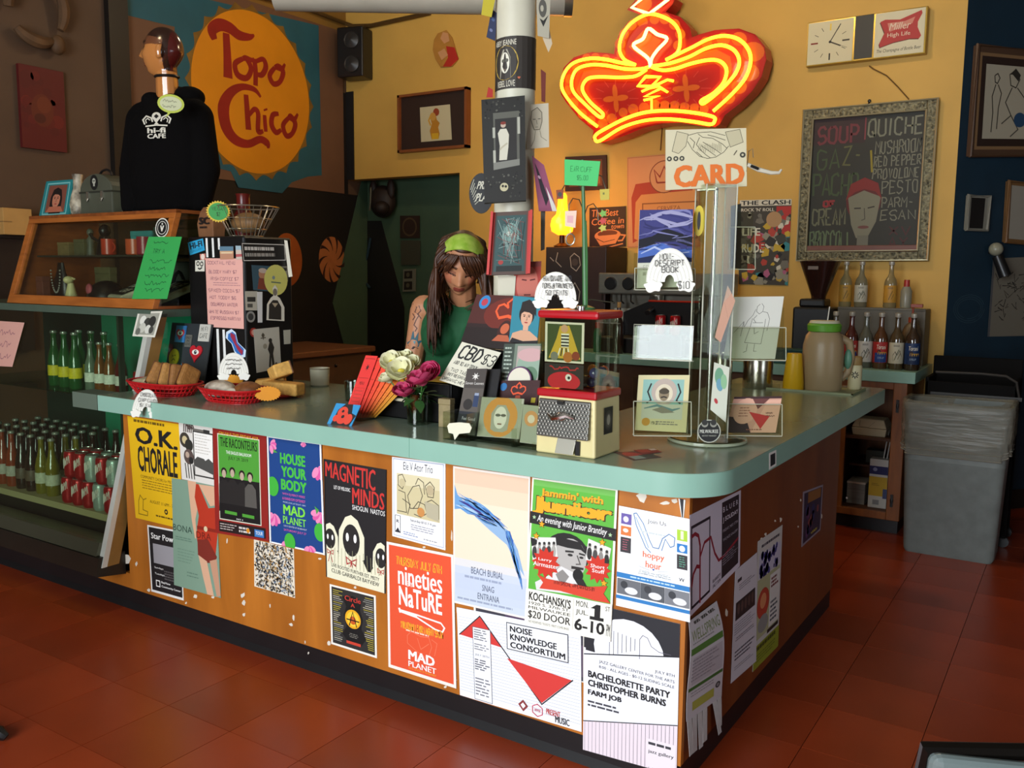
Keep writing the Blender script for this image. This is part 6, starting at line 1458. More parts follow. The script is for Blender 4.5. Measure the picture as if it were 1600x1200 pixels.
# ---------------------------------------------------------------- green wire flower stand with tags
gs=thing('wire_tag_stand','green metal flower-stem card holder standing on candy machine','card holder',Vector((hy(914,480,VC.y+.03).x,VC.y+.03,ZT+.408)))
Og=gs.location;m_grn=mat('enamel_green','#3c6a3a',.4,noise=.08)
def gp(x,y,dy=0):return hy(x,y,Og.y+dy)-Og
MB().tube([Vector((0,0,.004)),gp(913,400),gp(912,330),gp(910,250)],[.007,.006,.0055,.005],8).tube([Vector((.006,.0,.004)),gp(917,400),gp(915,345)],.003,6).build('stem',m_grn,gs,smooth=True)
MB().lathe([(.03,0),(.028,.006),(.01,.012)],14).build('foot',m_grn,gs,smooth=True)
for pts in([(912,330),(905,312),(895,310),(889,320),(889,332)],[(912,340),(918,322),(927,318),(934,328),(935,345)],[(911,300),(900,283),(885,285),(876,300)],[(911,295),(925,270),(940,275),(947,296)],[(912,470),(925,468),(945,471),(960,473)]):
 MB().tube([gp(*p)for p in pts],.0016,5).build('wire_arm',mat('dark_wire','#3c3a2c',.4,metal=.5),gs,smooth=True)
def tag(px,dy,col,label,art=None):
 s=Sheet([hy(x,y,Og.y+dy)for x,y in px],col,th=.001)
 if art:art(s)
 return s.build('hanging_tag',label,'tag')
tag([(882,249),(938,252),(933,291),(882,289)],-.012,'#3fae5e','bright green folded note clipped on top of the green stand',lambda s:(s.hand('EAR CUFF',(.18,.25,.8,.45),'#1f7a3c',.015,.06),s.hand('$5.00',(.38,.6,.7,.78),'#1f7a3c',.015,.06)))
tag([(869,297),(880,296),(880,311),(870,311)],-.004,'#7a3a20','tiny brown tag at left arm of the green stand',lambda s:s.circ(.5,.5,.3,'#3a3a3a'))
tag([(937,296),(952,295),(952,312),(938,313)],-.004,'#b0a03c','tiny olive tag at right arm of the green stand',lambda s:s.rect(.3,.3,.5,.5,'#6a6a2c'))
tag([(883,330),(901,329),(899,356),(883,353)],-.006,'#d4b8a4','cream tag with pink centre hanging left of the stem',lambda s:s.rect(.2,.3,.75,.75,'#c89a9a'))
er=thing('earring','round wire earring hanging from the green stand','earring',hy(891,374,Og.y-.004))
MB().tube([Vector((.014*math.cos(2*PI*i/18),0,.016*math.sin(2*PI*i/18)))for i in range(18)],.0022,6,True).build('hoop',m_wire,er,smooth=True);MB().tube([(0,0,.016),(.0,0,.03)],.001,5).build('hook',m_wire,er)
t=thing('leaf_charm','green and red leaf charm hanging right of the stem','charm',hy(942,345,Og.y-.004))
for i,(z,c)in enumerate(((.02,'#6a9a3c'),(.0,'#b0302c'),(-.02,'#a8a43c'))):
 MB().prism([Vector((.014*math.cos(a)*(1 if k%2 else .55),0,z+.012*math.sin(a)*(1 if k%2 else .55)))for k,a in enumerate([2*PI*k/10 for k in range(10)])],(0,.002,0)).build('charm_leaf',mat('charm_'+c[1:],c,.4),t)
 # ---------------------------------------------------------------- rotating acrylic card rack
RC=Vector((-.205,.50,ZT))
rk=thing('card_rack','clear acrylic rotating card rack on the counter corner','rack',RC)
MB().lathe([(.118,0),(.122,.004),(.122,.012),(.118,.016),(.001,.0165)],40).build('base_disc',m_acr,rk,smooth=True)
MB().lathe([(.119,.002),(.1225,.006),(.119,.012)],40,cap=False).build('rim_highlight',mat('acrylic_highlight','#a8ad98',.2),rk,smooth=True)  # opaque pale ring paints the highlight along the clear disc's rim
a_=math.radians(33+8);ex=Vector((math.cos(a_),math.sin(a_),0));ey=Vector((-ex.y,ex.x,0));hs_=.047
for e1,e2 in((ex,ey),(ey,ex)):
 for sgn in(-1,1):
  c=e1*(hs_*sgn)
  MB().prism([c-e2*hs_+Vector((0,0,.016)),c+e2*hs_+Vector((0,0,.016)),c+e2*hs_+Vector((0,0,.775)),c-e2*hs_+Vector((0,0,.775))],e1*.003).build('column_pane',m_acr,rk)
m_edge=mat('acrylic_edge_pale','#b9b8a4',.25)
for sx in(-1,1):
 for sy in(-1,1):MB().tube([ex*(hs_*sx)+ey*(hs_*sy)+Vector((0,0,.016)),ex*(hs_*sx)+ey*(hs_*sy)+Vector((0,0,.775))],.0022,6).build('column_edge',m_edge,rk)
MB().prism([ex*(hs_*x)+ey*(hs_*y)+Vector((0,0,.773))for x,y in((-1,-1),(1,-1),(1,1),(-1,1))],(0,0,.004)).build('column_cap',m_acr,rk)
MB().cyl((0,0,.016),(0,0,.77),.006).build('spindle',m_chrome,rk,smooth=True)
def rp(x,y,D):return atd(x,y,D)-RC
DL,DR=2.60,2.74
def pocket(x0,x1,yf,yb,D,ybk):
 nn=Vector((CAM_F.x,CAM_F.y,0)).normalized()
 f=[rp(x0,yf,D),rp(x1,yf,D),rp(x1,yb,D),rp(x0,yb,D)]
 f[2].z=f[3].z=min(f[2].z,f[3].z);f[0].z=f[1].z=max(f[0].z,f[1].z)
 MB().prism(f,nn*-.002).build('pocket_front',m_acr,rk)
 bk=[Vector((p.x,p.y,p.z))+nn*.028 for p in f];bk[0].z=bk[1].z=rp(x0,ybk,D).z
 MB().prism(bk,nn*.002).build('pocket_back',m_acr,rk)
 MB().prism([f[3],f[2],f[2]+nn*.028,f[3]+nn*.028],(0,0,-.0025)).build('pocket_floor',m_edge,rk)
 MB().tube([f[0],f[1]],.0016,6).tube([f[0],f[3]],.0014,6).tube([f[1],f[2]],.0014,6).build('pocket_edge',m_edge,rk)
pocket(992,1086,420,452,DL,395);
q_=[rp(990,510,DL),rp(1082,508,DL),rp(1080,562,DL),rp(990,560,DL)];mc=cen(q_);nn_=Vector((.19,-.98,.085)).normalized();ux_=Vector((.98,.19,0));uz_=ux_.cross(nn_)*-1
qq_=[mc+ux_*(.088*a)+uz_*(.05*b_)for a,b_ in((-1,1),(1,1),(1,-1),(-1,-1))]
MB().prism(qq_,nn_*-.003).build('pocket_front',glassmat('glossy_acrylic','#e8ece4',.03,.01),rk);MB().tube(qq_,.0016,6,True).build('pocket_edge',m_edge,rk);MB().prism([qq_[3],qq_[2],qq_[2]-nn_*.03,qq_[3]-nn_*.03],(0,0,-.0025)).build('pocket_floor',m_edge,rk)
pocket(990,1080,628,680,DL,590)
pocket(1140,1228,512,562,DR,480);pocket(1135,1222,632,680,DR,600);pocket(1140,1180,355,420,DR,330)
def card(px,D,col,name,label,cat,art=None,th=.002):
 s=Sheet(perp_quad(px,D),col,th=th)
 if art:art(s)
 return s.build(name,label,cat)
def a_book(s):
 s.rect(0,0,1,.68,'#3c3c74')
 rnd=random.Random(2)
 for i in range(18):s.k=3+i%5;s.line([(rnd.uniform(-.1,.2)+.14*k,.05+.03*i+.05*math.sin(k+i))for k in range(8)],rnd.choice([.03,.05,.07]),rnd.choice(['#55558c','#7a7aa8','#2c2c5c','#9a98b8','#34346a']),taper=True)
 s.poly([(0,.38),(.25,.34),(.5,.24),(.75,.3),(1,.36),(1,.48),(.7,.47),(.4,.42),(0,.5)],'#141420');s.poly([(0,.52),(.2,.46),(.45,.43),(.7,.52),(1,.5),(1,.66),(0,.66)],'#4a68b0');s.line([(.05,.56),(.3,.48),(.6,.58),(.95,.55)],.04,'#a8b4d4',taper=True);s.poly([(0,.62),(.5,.56),(1,.63),(1,.68),(0,.68)],'#1c2448')
 s.rect(0,.68,1,1,'#cfd0bc');s.text('EDEN',(.1,.71,.35,.77),'#a8a894');s.rows((.1,.8,.35,.86),1,'#a8a894',.7,3)
card([(1000,328),(1083,327),(1080,448),(995,450)],DL+.015,'#dcdccc','picture_book','book with violet mountain painting in top left rack pocket','book',a_book,.006)
rainbow(1046,424,84,72,DL-.03,'white rainbow card reading Non-descript Book on the rack',[('NON-',(.32,.12,.58,.24)),('DESCRIPT',(.24,.26,.76,.38)),('BOOK',(.36,.40,.66,.52)),('$10',(.66,.72,.86,.88))],tilt=.03)
def a_bird(s):
 s.rect(.1,.08,.9,.75,'#8fb8ac');s.circ(.52,.3,.25,'#b8a89a',ry=.24);s.circ(.52,.33,.17,'#d8ccb0',ry=.17);s.circ(.52,.34,.1,'#8a7a60',ry=.12);s.circ(.52,.29,.1,'#4a4234',ry=.05);s.line([(.46,.40),(.52,.385),(.58,.40)],.03,'#3a342a')
 for e in(-1,1):s.line([(.52+e*.26,.15),(.52+e*.32,.3),(.52+e*.25,.45),(.52+e*.33,.5)],.03,'#2c2a26')
 s.rect(.1,.52,.9,.78,'#c8c8b4');s.line([(.15,.60),(.4,.54),(.7,.62),(.85,.58)],.05,'#6a8a8a',taper=True);s.poly([(.3,.62),(.5,.56),(.75,.66),(.5,.68)],'#8a8474');s.circ(.2,.84,.08,'#c8923c');s.rows((.4,.82,.85,.9),2,'#8a8474',.5,3);s.hand('1912',(.3,.83,.42,.88),'#55503c',.01)
card([(998,586),(1078,586),(1072,676),(992,672)],DL+.015,'#d6cb9c','art_print','cream art print with moustached bird portrait in lower left pocket','print',a_bird)
def a_sk(s):
 k='#4a4844'
 for pts in([(.55,.12),(.5,.16),(.5,.24),(.56,.28),(.62,.24),(.63,.16),(.58,.11)],[(.48,.2),(.44,.3),(.36,.38),(.3,.5)],[(.62,.24),(.72,.26),(.78,.36),(.76,.55)],[(.44,.35),(.42,.5),(.36,.74),(.68,.76),(.70,.5),(.7,.36)],[(.3,.5),(.28,.4),(.12,.58)],[(.28,.4),(.26,.64)],[(.42,.76),(.42,.88),(.36,.9)],[(.56,.76),(.56,.88),(.62,.88)],[(.46,.42),(.66,.42)],[(.5,.5),(.52,.6),(.6,.56)],[(.52,.3),(.46,.36),(.52,.42)]):s.line(pts,.008,k)
card([(1147,464),(1225,463),(1211,561),(1130,560)],DR+.012,'#c9c8bc','line_drawing','white card with pencil drawing of walking figure in right pocket','drawing',a_sk)
card([(1137,446),(1149,470),(1126,535),(1117,527)],DL+.06,'#c4967e','folded_card','pale pink folded card standing by rack column','card',lambda s:s.line([(.1,.3),(.9,.45)],.03,'#a87c68'))
card([(1116,566),(1140,574),(1134,660),(1110,640)],DL+.06,'#c9cbb8','greeting_card','white card with green and blue leaf painting by rack column','card',lambda s:(s.circ(.4,.25,.3,'#6a9a7a',ry=.18),s.circ(.45,.4,.22,'#6a98a8',ry=.12),s.circ(.7,.3,.2,'#8ab48a',ry=.14),s.circ(.3,.75,.12,'#b03a3c',ry=.05)))
def a_tri(s):
 s.rect(0,.0,1,.06,'#3c2424');s.poly([(0,.55),(.35,.6),(.5,1),(0,1)],'#2c1c24');s.circ(.3,.4,.24,'#dca890',ry=.36);s.poly([(.72,.1),(1,.1),(1,1),(.5,1)],'#e0ac94');s.poly([(.38,.42),(.82,.55),(.68,.9)],'#c03434');s.rows((.18,.3,.42,.6),4,'#8a5448',.3,3);s.scrib((.72,.42,.92,.58),2,'#5a2c2c',.01);s.poly([(.4,.06),(.75,.06),(.55,.35)],'#6a3c38');s.rows((.4,.9,.8,.96),1,'#8a5448',.5,4)
card([(1147,620),(1222,619),(1212,676),(1133,676)],DR+.012,'#cf9a86','art_card','pink collage card with red triangle in lower right pocket','card',a_tri)
card([(1142,322),(1158,318),(1158,420),(1142,418)],DR+.03,'#2c2a28','dark_booklet','dark booklet seen edge-on in the upper right pocket','book')
t=thing('oval_sticker','yellow oval sticker on top of the rack column','sticker',atd(1092,345,DL+.05))
nn=(CAM_P-t.location).normalized();rt_=Vector((-nn.y,nn.x,0)).normalized();up_=nn.cross(rt_)
MB().prism([rt_*(.017*math.cos(a))+Vector((0,0,1))*(.045*math.sin(a))for a in[2*PI*i/24 for i in range(24)]],nn*-.001).build('sticker_face',mat('sticker_yellow','#c8b018',.4),t);MB().prism([nn*.0012+rt_*(.005*math.cos(a))+Vector((0,0,1))*(.028*math.sin(a))for a in[2*PI*i/12 for i in range(12)]],nn*-.0006).build('sticker_mark',m_blk,t)
s=Sheet(perp_quad([(1089,654),(1127,654),(1127,692),(1089,692)],DL-.008),nobase=True)
t=thing('round_sticker','round black sticker with two faces at rack column foot','sticker',s.o)
q=[p-s.o for p in perp_quad([(1089,654),(1127,654),(1127,692),(1089,692)],DL-.008)]
s=Sheet(q,nobase=True);s.circ(.5,.52,.48,'#a8a898');s.circ(.5,.52,.44,'#1a1918');s.circ(.32,.22,.14,'#8a887c');s.circ(.68,.22,.14,'#8a887c');s.circ(.32,.16,.12,'#2c2b28');s.circ(.68,.16,.12,'#2c2b28');s.text('MILWAUKEE',(.12,.45,.88,.6),'#c8c6b8',.02);s.text('ARTIST MARKET',(.2,.68,.8,.74),'#a8a698');s.build('sticker_face',parent=t)
# hand-drawn CARD sign on top of the rack
sgn=thing('card_sign','hand-drawn handshake sign lettered CARD on top of the rack','sign',atd(1104,292,2.66))
q=[p-sgn.location for p in perp_quad([(1040,203),(1166,200),(1167,291),(1040,297)],2.66)]
s=Sheet(q,'#cfc6a4',th=.003)
inkc='#4a4638'
s.poly([(.14,.03),(.28,.08),(.25,.28),(.14,.40),(.08,.36)],'#c4ba98');s.line([(.14,.03),(.28,.08),(.25,.28),(.16,.40),(.08,.36),(.14,.03)],.006,inkc);s.poly([(.74,.06),(.92,.02),(.96,.24),(.8,.32)],'#bdb492');s.line([(.74,.06),(.92,.02),(.96,.24),(.8,.32),(.74,.06)],.006,inkc)
for pts in([(.28,.1),(.4,.06),(.56,.05),(.74,.12)],[(.27,.2),(.33,.34),(.42,.46),(.52,.5),(.62,.48),(.72,.40),(.78,.30)],[(.40,.08),(.46,.14),(.58,.16),(.70,.26),(.76,.34)],[(.42,.14),(.38,.26),(.44,.36)],[(.46,.22),(.6,.34),(.68,.42)],[(.44,.28),(.56,.4),(.62,.46)],[(.42,.34),(.5,.44),(.55,.49)],[(.38,.38),(.46,.48)],[(.3,.14),(.36,.22),(.34,.32)],[(.52,.1),(.62,.14),(.74,.2)]):s.line(pts,.007,inkc)
for i in range(14):s.line([(.42+.02*i,.24+.01*(i%4)),(.40+.022*i,.36+.012*(i%5))],.004,'#7a745c')
for u in(.045,.125,.2):s.circ(u,.485,.03,'#3a3a34');s.circ(u,.485,.014,'#c0b898')
s.circ(.95,.46,.035,'#3a3a34');s.circ(.95,.46,.015,'#c0b898');s.line([(.84,.46),(.88,.38)],.01,inkc)
s.text('CARD',(.10,.60,.97,.97),'#d9702c',.05);s.build('sign_card',parent=sgn)
MB().b2((-.03,-.0,-.01),(.03,.02,-.005)).cyl((0,.012,-.012),(0,.012,.05),.004).build('sign_clip',m_wire,sgn)
MB().tube([p-sgn.location for p in(atd(1166,268,2.66),atd(1170,236,2.68),atd(1176,232,2.68),atd(1177,246,2.68))],.0012,5).build('wire_loop',m_wire,sgn)
t=thing('white_clip','white plastic peg sticking out right of the CARD sign','clip',atd(1168,257,2.665))
MB().tube([p-t.location for p in(atd(1168,257,2.665),atd(1185,265,2.665),atd(1205,270,2.66),atd(1217,270,2.66),atd(1221,265,2.66))],[.006,.007,.006,.005,.003],8).build('peg',mat('peg_white','#c8c2ae',.4),t,smooth=True)
MB().tube([p-t.location for p in(atd(1173,259,2.655),atd(1185,264,2.655))],.004,6).build('slot',mat('slot_dark'),t)
# ---------------------------------------------------------------- column with pinned papers
PC=Vector((-.925,.50,0));PR=.068
pc=props(MB().cyl((PC.x,PC.y,ZT),(PC.x,PC.y,ZC),PR,n=32).build('support_column',mat('column_white','#c9c5ae',.4,noise=.05),smooth=True),'white round steel column rising through the counter','column')
PHC=math.atan2(CAM_P.y-PC.y,CAM_P.x-PC.x)
def pzz(y):return hitp(805,y,PC,(CAM_F.x,CAM_F.y,0)).z
def wrap_sheet(a0,a1,y0,y1,col,r=.0015,slope=0):
 zt_,zb2=pzz(y0),pzz(y1);f0,f1=PHC+math.radians(a0),PHC+math.radians(a1);R_=PR+r
 def fn(u,v):
  f=f0+(f1-f0)*u;n_=Vector((math.cos(f),math.sin(f),0))
  return Vector((PC.x,PC.y,zt_+(zb2-zt_)*v+slope*u))+n_*R_,n_
 return Sheet(fn=fn,size=(R_*(f1-f0),zt_-zb2),nu=10,nv=1,col=col)
s=wrap_sheet(-78,82,66,146,'#35302a',slope=.008)
s.text('ABBY JEANNE',(.06,.06,.50,.20),'#d8d2bc',.0);s.text('REBEL LOVE',(.14,.84,.48,.96),'#d8d2bc',.0);s.circ(.30,.5,.24,'#b89a3a',ry=.33,n=32)
s.poly([(.20,.8),(.2,.4),(.26,.24),(.34,.24),(.4,.4),(.41,.8)],'#9a9684');s.circ(.30,.5,.085,'#d8d4c0',ry=.2);s.line([(.24,.46),(.36,.45)],.012,'#2a2a26');s.circ(.265,.46,.03,'#57564a');s.circ(.335,.455,.03,'#57564a');s.line([(.28,.63),(.32,.63)],.02,'#6a5a4a');s.heart(.55,.80,.025,'#c86a48')
s.build('band_poster','black poster with gold disc portrait wrapped around the white column','poster')
def colcard(px,D,col,name,label,cat,art=None,th=.001):return card(px,D,col,name,label,cat,art,th)
fr=thing('framed_photo','black framed photo of figure in white on the column','picture',atd(788,233,2.90))
q=[p-fr.location for p in perp_quad([(752,156),(820,149),(822,313),(757,317)],2.90)]
s=Sheet(q,'#24231f',th=.02)
rnd=random.Random(7)
for i in range(70):s.k=3;s.circ(rnd.uniform(.06,.94),rnd.choice([rnd.uniform(.02,.2),rnd.uniform(.72,.97)]),rnd.uniform(.012,.03),rnd.choice(['#3c3b34','#57564c','#141310']),n=6)
s.rect(.26,.14,.86,.66,'#5a5a50');s.rect(.30,.2,.8,.62,'#2a2825');s.rect(.24,.28,.30,.38,'#a8a898');s.rect(.82,.2,.88,.36,'#a8a898');s.rect(.24,.5,.30,.62,'#a8a898');s.poly([(.24,.62),(.86,.60),(.86,.66),(.24,.69)],'#7a7a70')
s.poly([(.36,.34),(.42,.30),(.56,.30),(.62,.36),(.6,.48),(.56,.60),(.38,.60),(.40,.46)],'#c8c4b0');s.circ(.49,.265,.06,'#b8a490');s.circ(.49,.245,.065,'#7a3026',ry=.015);s.line([(.58,.44),(.44,.48),(.4,.5)],.04,'#b0a890');s.circ(.48,.86,.1,'#b8b08c');s.circ(.45,.85,.03,'#2a2822');s.circ(.52,.855,.03,'#2a2822');s.build('photo_panel',parent=fr)
fr=thing('framed_artwork','teal glass artwork with red side bars hung on the column','picture',atd(797,380,2.885))
q=[p-fr.location for p in perp_quad([(768,332),(832,329),(828,428),(761,430)],2.885)]
s=Sheet(q,'#55443c',th=.015);s.rect(.14,.06,.86,.95,'#35504e');s.circ(.5,.38,.2,'#7a9a90',ry=.2);s.circ(.45,.36,.07,'#b8c0b0');s.circ(.58,.38,.06,'#b08a7a');s.rect(.3,.5,.7,.54,'#22302e');s.circ(.5,.62,.12,'#4a6a66',ry=.07);s.circ(.47,.61,.04,'#a83a34');s.circ(.3,.8,.06,'#a03a34');s.rect(.2,.86,.8,.95,'#1f2624')
rnd=random.Random(3)
for i in range(30):s.line([(rnd.uniform(.16,.84),rnd.uniform(.08,.84))for k in range(3)],.012,rnd.choice(['#5c7a74','#223836','#8aa098','#7a4a44']))
s.rect(0,0,.1,1,'#c2403a');s.rect(.90,0,1,1,'#b03c36');s.build('art_panel',parent=fr)
MB().prism([p+(q[0]-q[1]).normalized()*.002 for p in(q[0],q[3],q[3]+CAM_F*-.018,q[0]+CAM_F*-.018)],(q[1]-q[0]).normalized()*.008).build('side_bar',mat('bar_red','#c2403a',.4),fr);MB().prism([q[1],q[2],q[2]+CAM_F*-.018,q[1]+CAM_F*-.018],(q[0]-q[1]).normalized()*.008).build('side_bar',mat('bar_red'),fr)
colcard([(778,431),(806,431),(804,462),(778,461)],2.925,'#c9c4ae','blank_card','blank cream card on column below teal artwork','card')
colcard([(804,410),(846,408),(843,478),(801,478)],2.928,'#a83a30','portrait_print','red tinted portrait print low on the column','print',lambda s:(s.circ(.5,.5,.4,'#c06a5a',ry=.42),s.line([(.3,.4),(.48,.42)],.05,'#5a1c1a'),s.line([(.6,.42),(.8,.4)],.05,'#5a1c1a'),s.line([(.4,.75),(.65,.75)],.05,'#5a1c1a'),s.rect(0,0,1,.12,'#8a3a34')))
colcard([(822,164),(857,161),(858,230),(823,233)],2.97,'#b9af98','portrait_sketch','pencil portrait sketch pinned right of framed photo','drawing',lambda s:(s.circ(.45,.35,.28,'#a89e88',ry=.25),s.line([(.2,.35),(.25,.15),(.5,.08),(.7,.2),(.7,.4),(.6,.58),(.35,.58),(.2,.35)],.03,'#55503f'),s.line([(.3,.34),(.42,.34)],.03,'#3a372c'),s.line([(.52,.34),(.64,.34)],.03,'#3a372c'),s.line([(.45,.36),(.48,.46)],.02,'#55503f'),s.line([(.4,.52),(.52,.52)],.02,'#55503f'),s.line([(.4,.6),(.35,.8),(.2,.95)],.02,'#6a6450'),s.line([(.6,.6),(.65,.75),(.9,.85)],.02,'#6a6450')))
colcard([(838,-6),(860,-6),(858,60),(840,56)],2.95,'#a8a28e','sketch_paper','curling paper with inked face at top right of column','drawing',lambda s:(s.circ(.45,.3,.3,'#55524a',ry=.22),s.circ(.4,.3,.12,'#a8a28e',ry=.08),s.poly([(.2,.55),(.5,.75),(.9,.45),(.5,.6)],'#2c2a26')))
colcard([(853,20),(863,68),(857,82),(848,60)],2.96,'#c0b094','torn_paper','torn tan paper edge below inked face on column','paper')
colcard([(756,-8),(775,-8),(768,27),(752,23)],2.93,'#b8a82c','yellow_flyer','yellow paper sheet at top left of column','flyer')
colcard([(768,14),(776,20),(774,64),(760,58)],2.955,'#2c3450','blue_flyer','dark blue patterned flyer at left edge of column','flyer',lambda s:(s.circ(.5,.3,.25,'#4a5a80'),s.circ(.4,.7,.2,'#6a7090')))
colcard([(763,136),(770,140),(770,152),(760,152)],2.955,'#a82820','red_flyer','small red paper corner under the column poster','flyer')
colcard([(845,108),(853,114),(852,160),(846,158)],2.99,'#6a2a20','red_strip','narrow dark red strip at right edge of column','flyer')
colcard([(831,243),(850,258),(870,330),(842,330)],2.965,'#8a4660','pink_flyer','pink and black punk flyer hanging right of column','flyer',lambda s:(s.poly([(.15,.1),(.35,.2),(.7,.75),(.45,.9),(.3,.6)],'#241820'),s.circ(.35,.35,.1,'#b08a98'),s.poly([(.7,.5),(1,.9),(1,1),(.75,1)],'#d0ccc4')))
colcard([(845,330),(852,328),(851,390),(845,392)],2.99,'#57544a','grey_strip','narrow grey card strip low on column right side','card')
t=thing('striped_fan','round black and white lettered fan behind the column','fan',atd(752,302,3.05))
nn=(CAM_P-t.location).normalized();rt_=Vector((-nn.y,nn.x,0)).normalized()*1;up_=Vector((0,0,1))
rt_=CAM_R
MB().prism([rt_*(.042*math.cos(a))+up_*(.068*math.sin(a))for a in[2*PI*i/28 for i in range(28)]],CAM_F*.004).build('fan_disc',m_blk,t)
s=Sheet([rt_*(.042*a)+up_*(.068*b_)-CAM_F*.0006 for a,b_ in((-1,1),(1,1),(1,-1),(-1,-1))],nobase=True)
for i in range(7):s.line([(.06+.03*i,.42+.06*i),(.2+.03*i,.16+.09*i)],.03,'#a8a694')
s.text('PRESS',(.35,.2,.95,.4),'#c8c4b0',.03,.3);s.text('PLAY',(.3,.5,.9,.7),'#c8c4b0',.03,.3);s.build('print',parent=t)
# ================================================================ BACK COUNTER AND WALL
bc=thing('back_counter','back counter with teal top and open honey wood end cabinet','cabinet',(0,0,0))
MB().b2((-2.85,3.12,.865),(-.005,3.745,ZT)).build('worktop',m_lam,bc,bevel=.003)
MB().b2((-2.85,3.2,.0),(-.40,3.74,.865)).build('carcass',mat('carcass_brown','#5a3a20',.6,noise=.1),bc)
m_hw=mat('face_wood','#8f5424',.45,col2='#74401a',stretch=(8,8,1.2),scale=4,dist=.5)
MB().b2((-.115,3.14,.085),(-.045,3.17,.865)).build('stile',m_hw,bc,bevel=.003)
MB().b2((-.40,3.14,.085),(-.115,3.17,.125)).build('rail',m_hw,bc,bevel=.003);MB().b2((-.40,3.14,.825),(-.115,3.17,.865)).build('rail',m_hw,bc,bevel=.003)
MB().b2((-.40,3.15,.085),(-.36,3.17,.865)).build('stile',m_hw,bc)
MB().b2((-.06,3.17,.085),(-.045,3.74,.865)).b2((-.40,3.72,.085),(-.06,3.74,.865)).build('side_panel',m_hw,bc)
MB().b2((-.40,3.175,.105),(-.06,3.72,.12)).build('shelf',mat('shelf_brown','#4a2c18',.6),bc);MB().b2((-.40,3.175,.525),(-.06,3.72,.54)).build('shelf',mat('shelf_brown'),bc)
MB().b2((-.40,3.20,0),(-.06,3.72,.085)).build('kick_board',m_kick,bc)
for z in(.20,.735):MB().b2((-.096,3.130,z-.035),(-.082,3.14,z+.035)).ell((-.089,3.134,z),(.009,.006,.022),6).build('hinge',m_blk,bc)
# things on its shelves
t=thing('clamshell_box','white foam takeaway box on the cabinet shelf','box',(-.245,3.30,.54))
def fr_(z,k):return[Vector((x*.095*k,y*.09*k,z))for x,y in((-1,-1),(1,-1),(1,1),(-1,1))]
MB().loft([fr_(0,.92),fr_(.045,1.0)]).build('tray',mat('foam_white','#c9c0a2',.7),t,bevel=.004);MB().loft([fr_(.047,1.0),fr_(.095,.78)]).build('lid',mat('foam_white'),t,bevel=.006)
s=Sheet([Vector((-.05,-.083,.085)),Vector((.03,-.083,.085)),Vector((.01,-.092,.05)),Vector((-.06,-.092,.05))],nobase=True);s.line([(0,.0),(.1,.9),(.8,1),(1,0)],.03,'#8a8268');s.build('tab_line',parent=t)
t=thing('printed_carton','tall white carton with navy and yellow bands in cabinet','carton',(-.185,3.29,.12))
MB().b2((-.05,-.04,0),(.05,.04,.285)).build('carton_body',mat('carton_white','#c3c3bd',.5),t,bevel=.002)
s=Sheet([Vector((-.0495,-.0408,.284)),Vector((.0495,-.0408,.284)),Vector((.0495,-.0408,.002)),Vector((-.0495,-.0408,.002))],'#c6c6c0');s.rect(0,.14,1,.31,'#24255c');s.circ(.3,.21,.12,'#8a90b4',ry=.04);s.rect(0,.36,1,.76,'#c2a02c');s.rows((.15,.5,.6,.56),2,'#7a6418',.4,3);s.rect(.78,.6,1,.8,'#44507a');s.rect(.25,.84,.6,.94,'#8a8c8c');s.build('carton_print',parent=t)
t=thing('napkin_box','small grey printed box at back of the cabinet shelf','box',(-.27,3.45,.54));
t.location=(-.235,3.42,.355)
MB().b2((-.05,-.04,0),(.05,.04,.075)).b2((-.02,-.043,.0),(.02,-.04,.05)).build('box_body',mat('napkin_grey','#3d3c30',.6,noise=.1),t,bevel=.002)
MB().b2((-.125,-.12,-.012),(.17,.2,0)).build('ledge',mat('shelf_brown'),t)
for i in range(2):
 t=props(MB().cyl((0,0,0),(.02,.03,.22),.004,n=8).build('straw',mat('straw_white','#c8c4bc',.4)),['white straw standing in the printed carton','second white straw leaning in printed carton'][i],'straw');t.location=(-.175+.018*i,3.29,.36)
t=thing('paper_stack','stack of white papers low in the cabinet','papers',(-.31,3.36,.12));MB().b2((-.05,-.08,0),(.05,.08,.12)).build('paper_block',mat('paper_white_dim','#8f8f8a',.7,stretch=(1,1,30),scale=6,noise=.2),t);MB().b2((-.052,-.082,.12),(.052,.082,.13)).build('top_sheet',m_scrap,t)
# ---- espresso machine
em=thing('espresso_machine','steel espresso machine with black gauges on the back counter','coffee machine',(-1.62,3.42,ZT))
Oe=em.location;m_st=mat('brushed_steel','#8f8c80',.32,metal=.75,noise=.08,stretch=(1,20,20),scale=6)
def eb(a,b_,name,m,bevel=.004):return MB().b2(Vector(a)-Oe,Vector(b_)-Oe).build(name,m,em,bevel=bevel)
eb((-2.02,3.25,1.315),(-1.18,3.62,1.455),'upper_housing',m_st,.01)
eb((-1.96,3.32,1.02),(-1.22,3.62,1.315),'back_panel',m_st)
eb((-1.92,3.30,1.10),(-1.80,3.32,1.22),'white_plate',mat('plate_white','#b9b6a6',.4))
eb((-2.02,3.22,ZT+.0),(-1.18,3.62,1.02),'drip_base',mat('base_dark','#2a2622',.4,metal=.4))
eb((-2.0,3.22,1.02),(-1.2,3.5,1.03),'drip_grate',m_st)
for x in(-1.92,-1.79):MB().cyl(Vector((x,3.25,1.385))-Oe,Vector((x,3.225,1.385))-Oe,.042,n=24).build('gauge_knob',m_blk,em,smooth=True,bevel=.004)
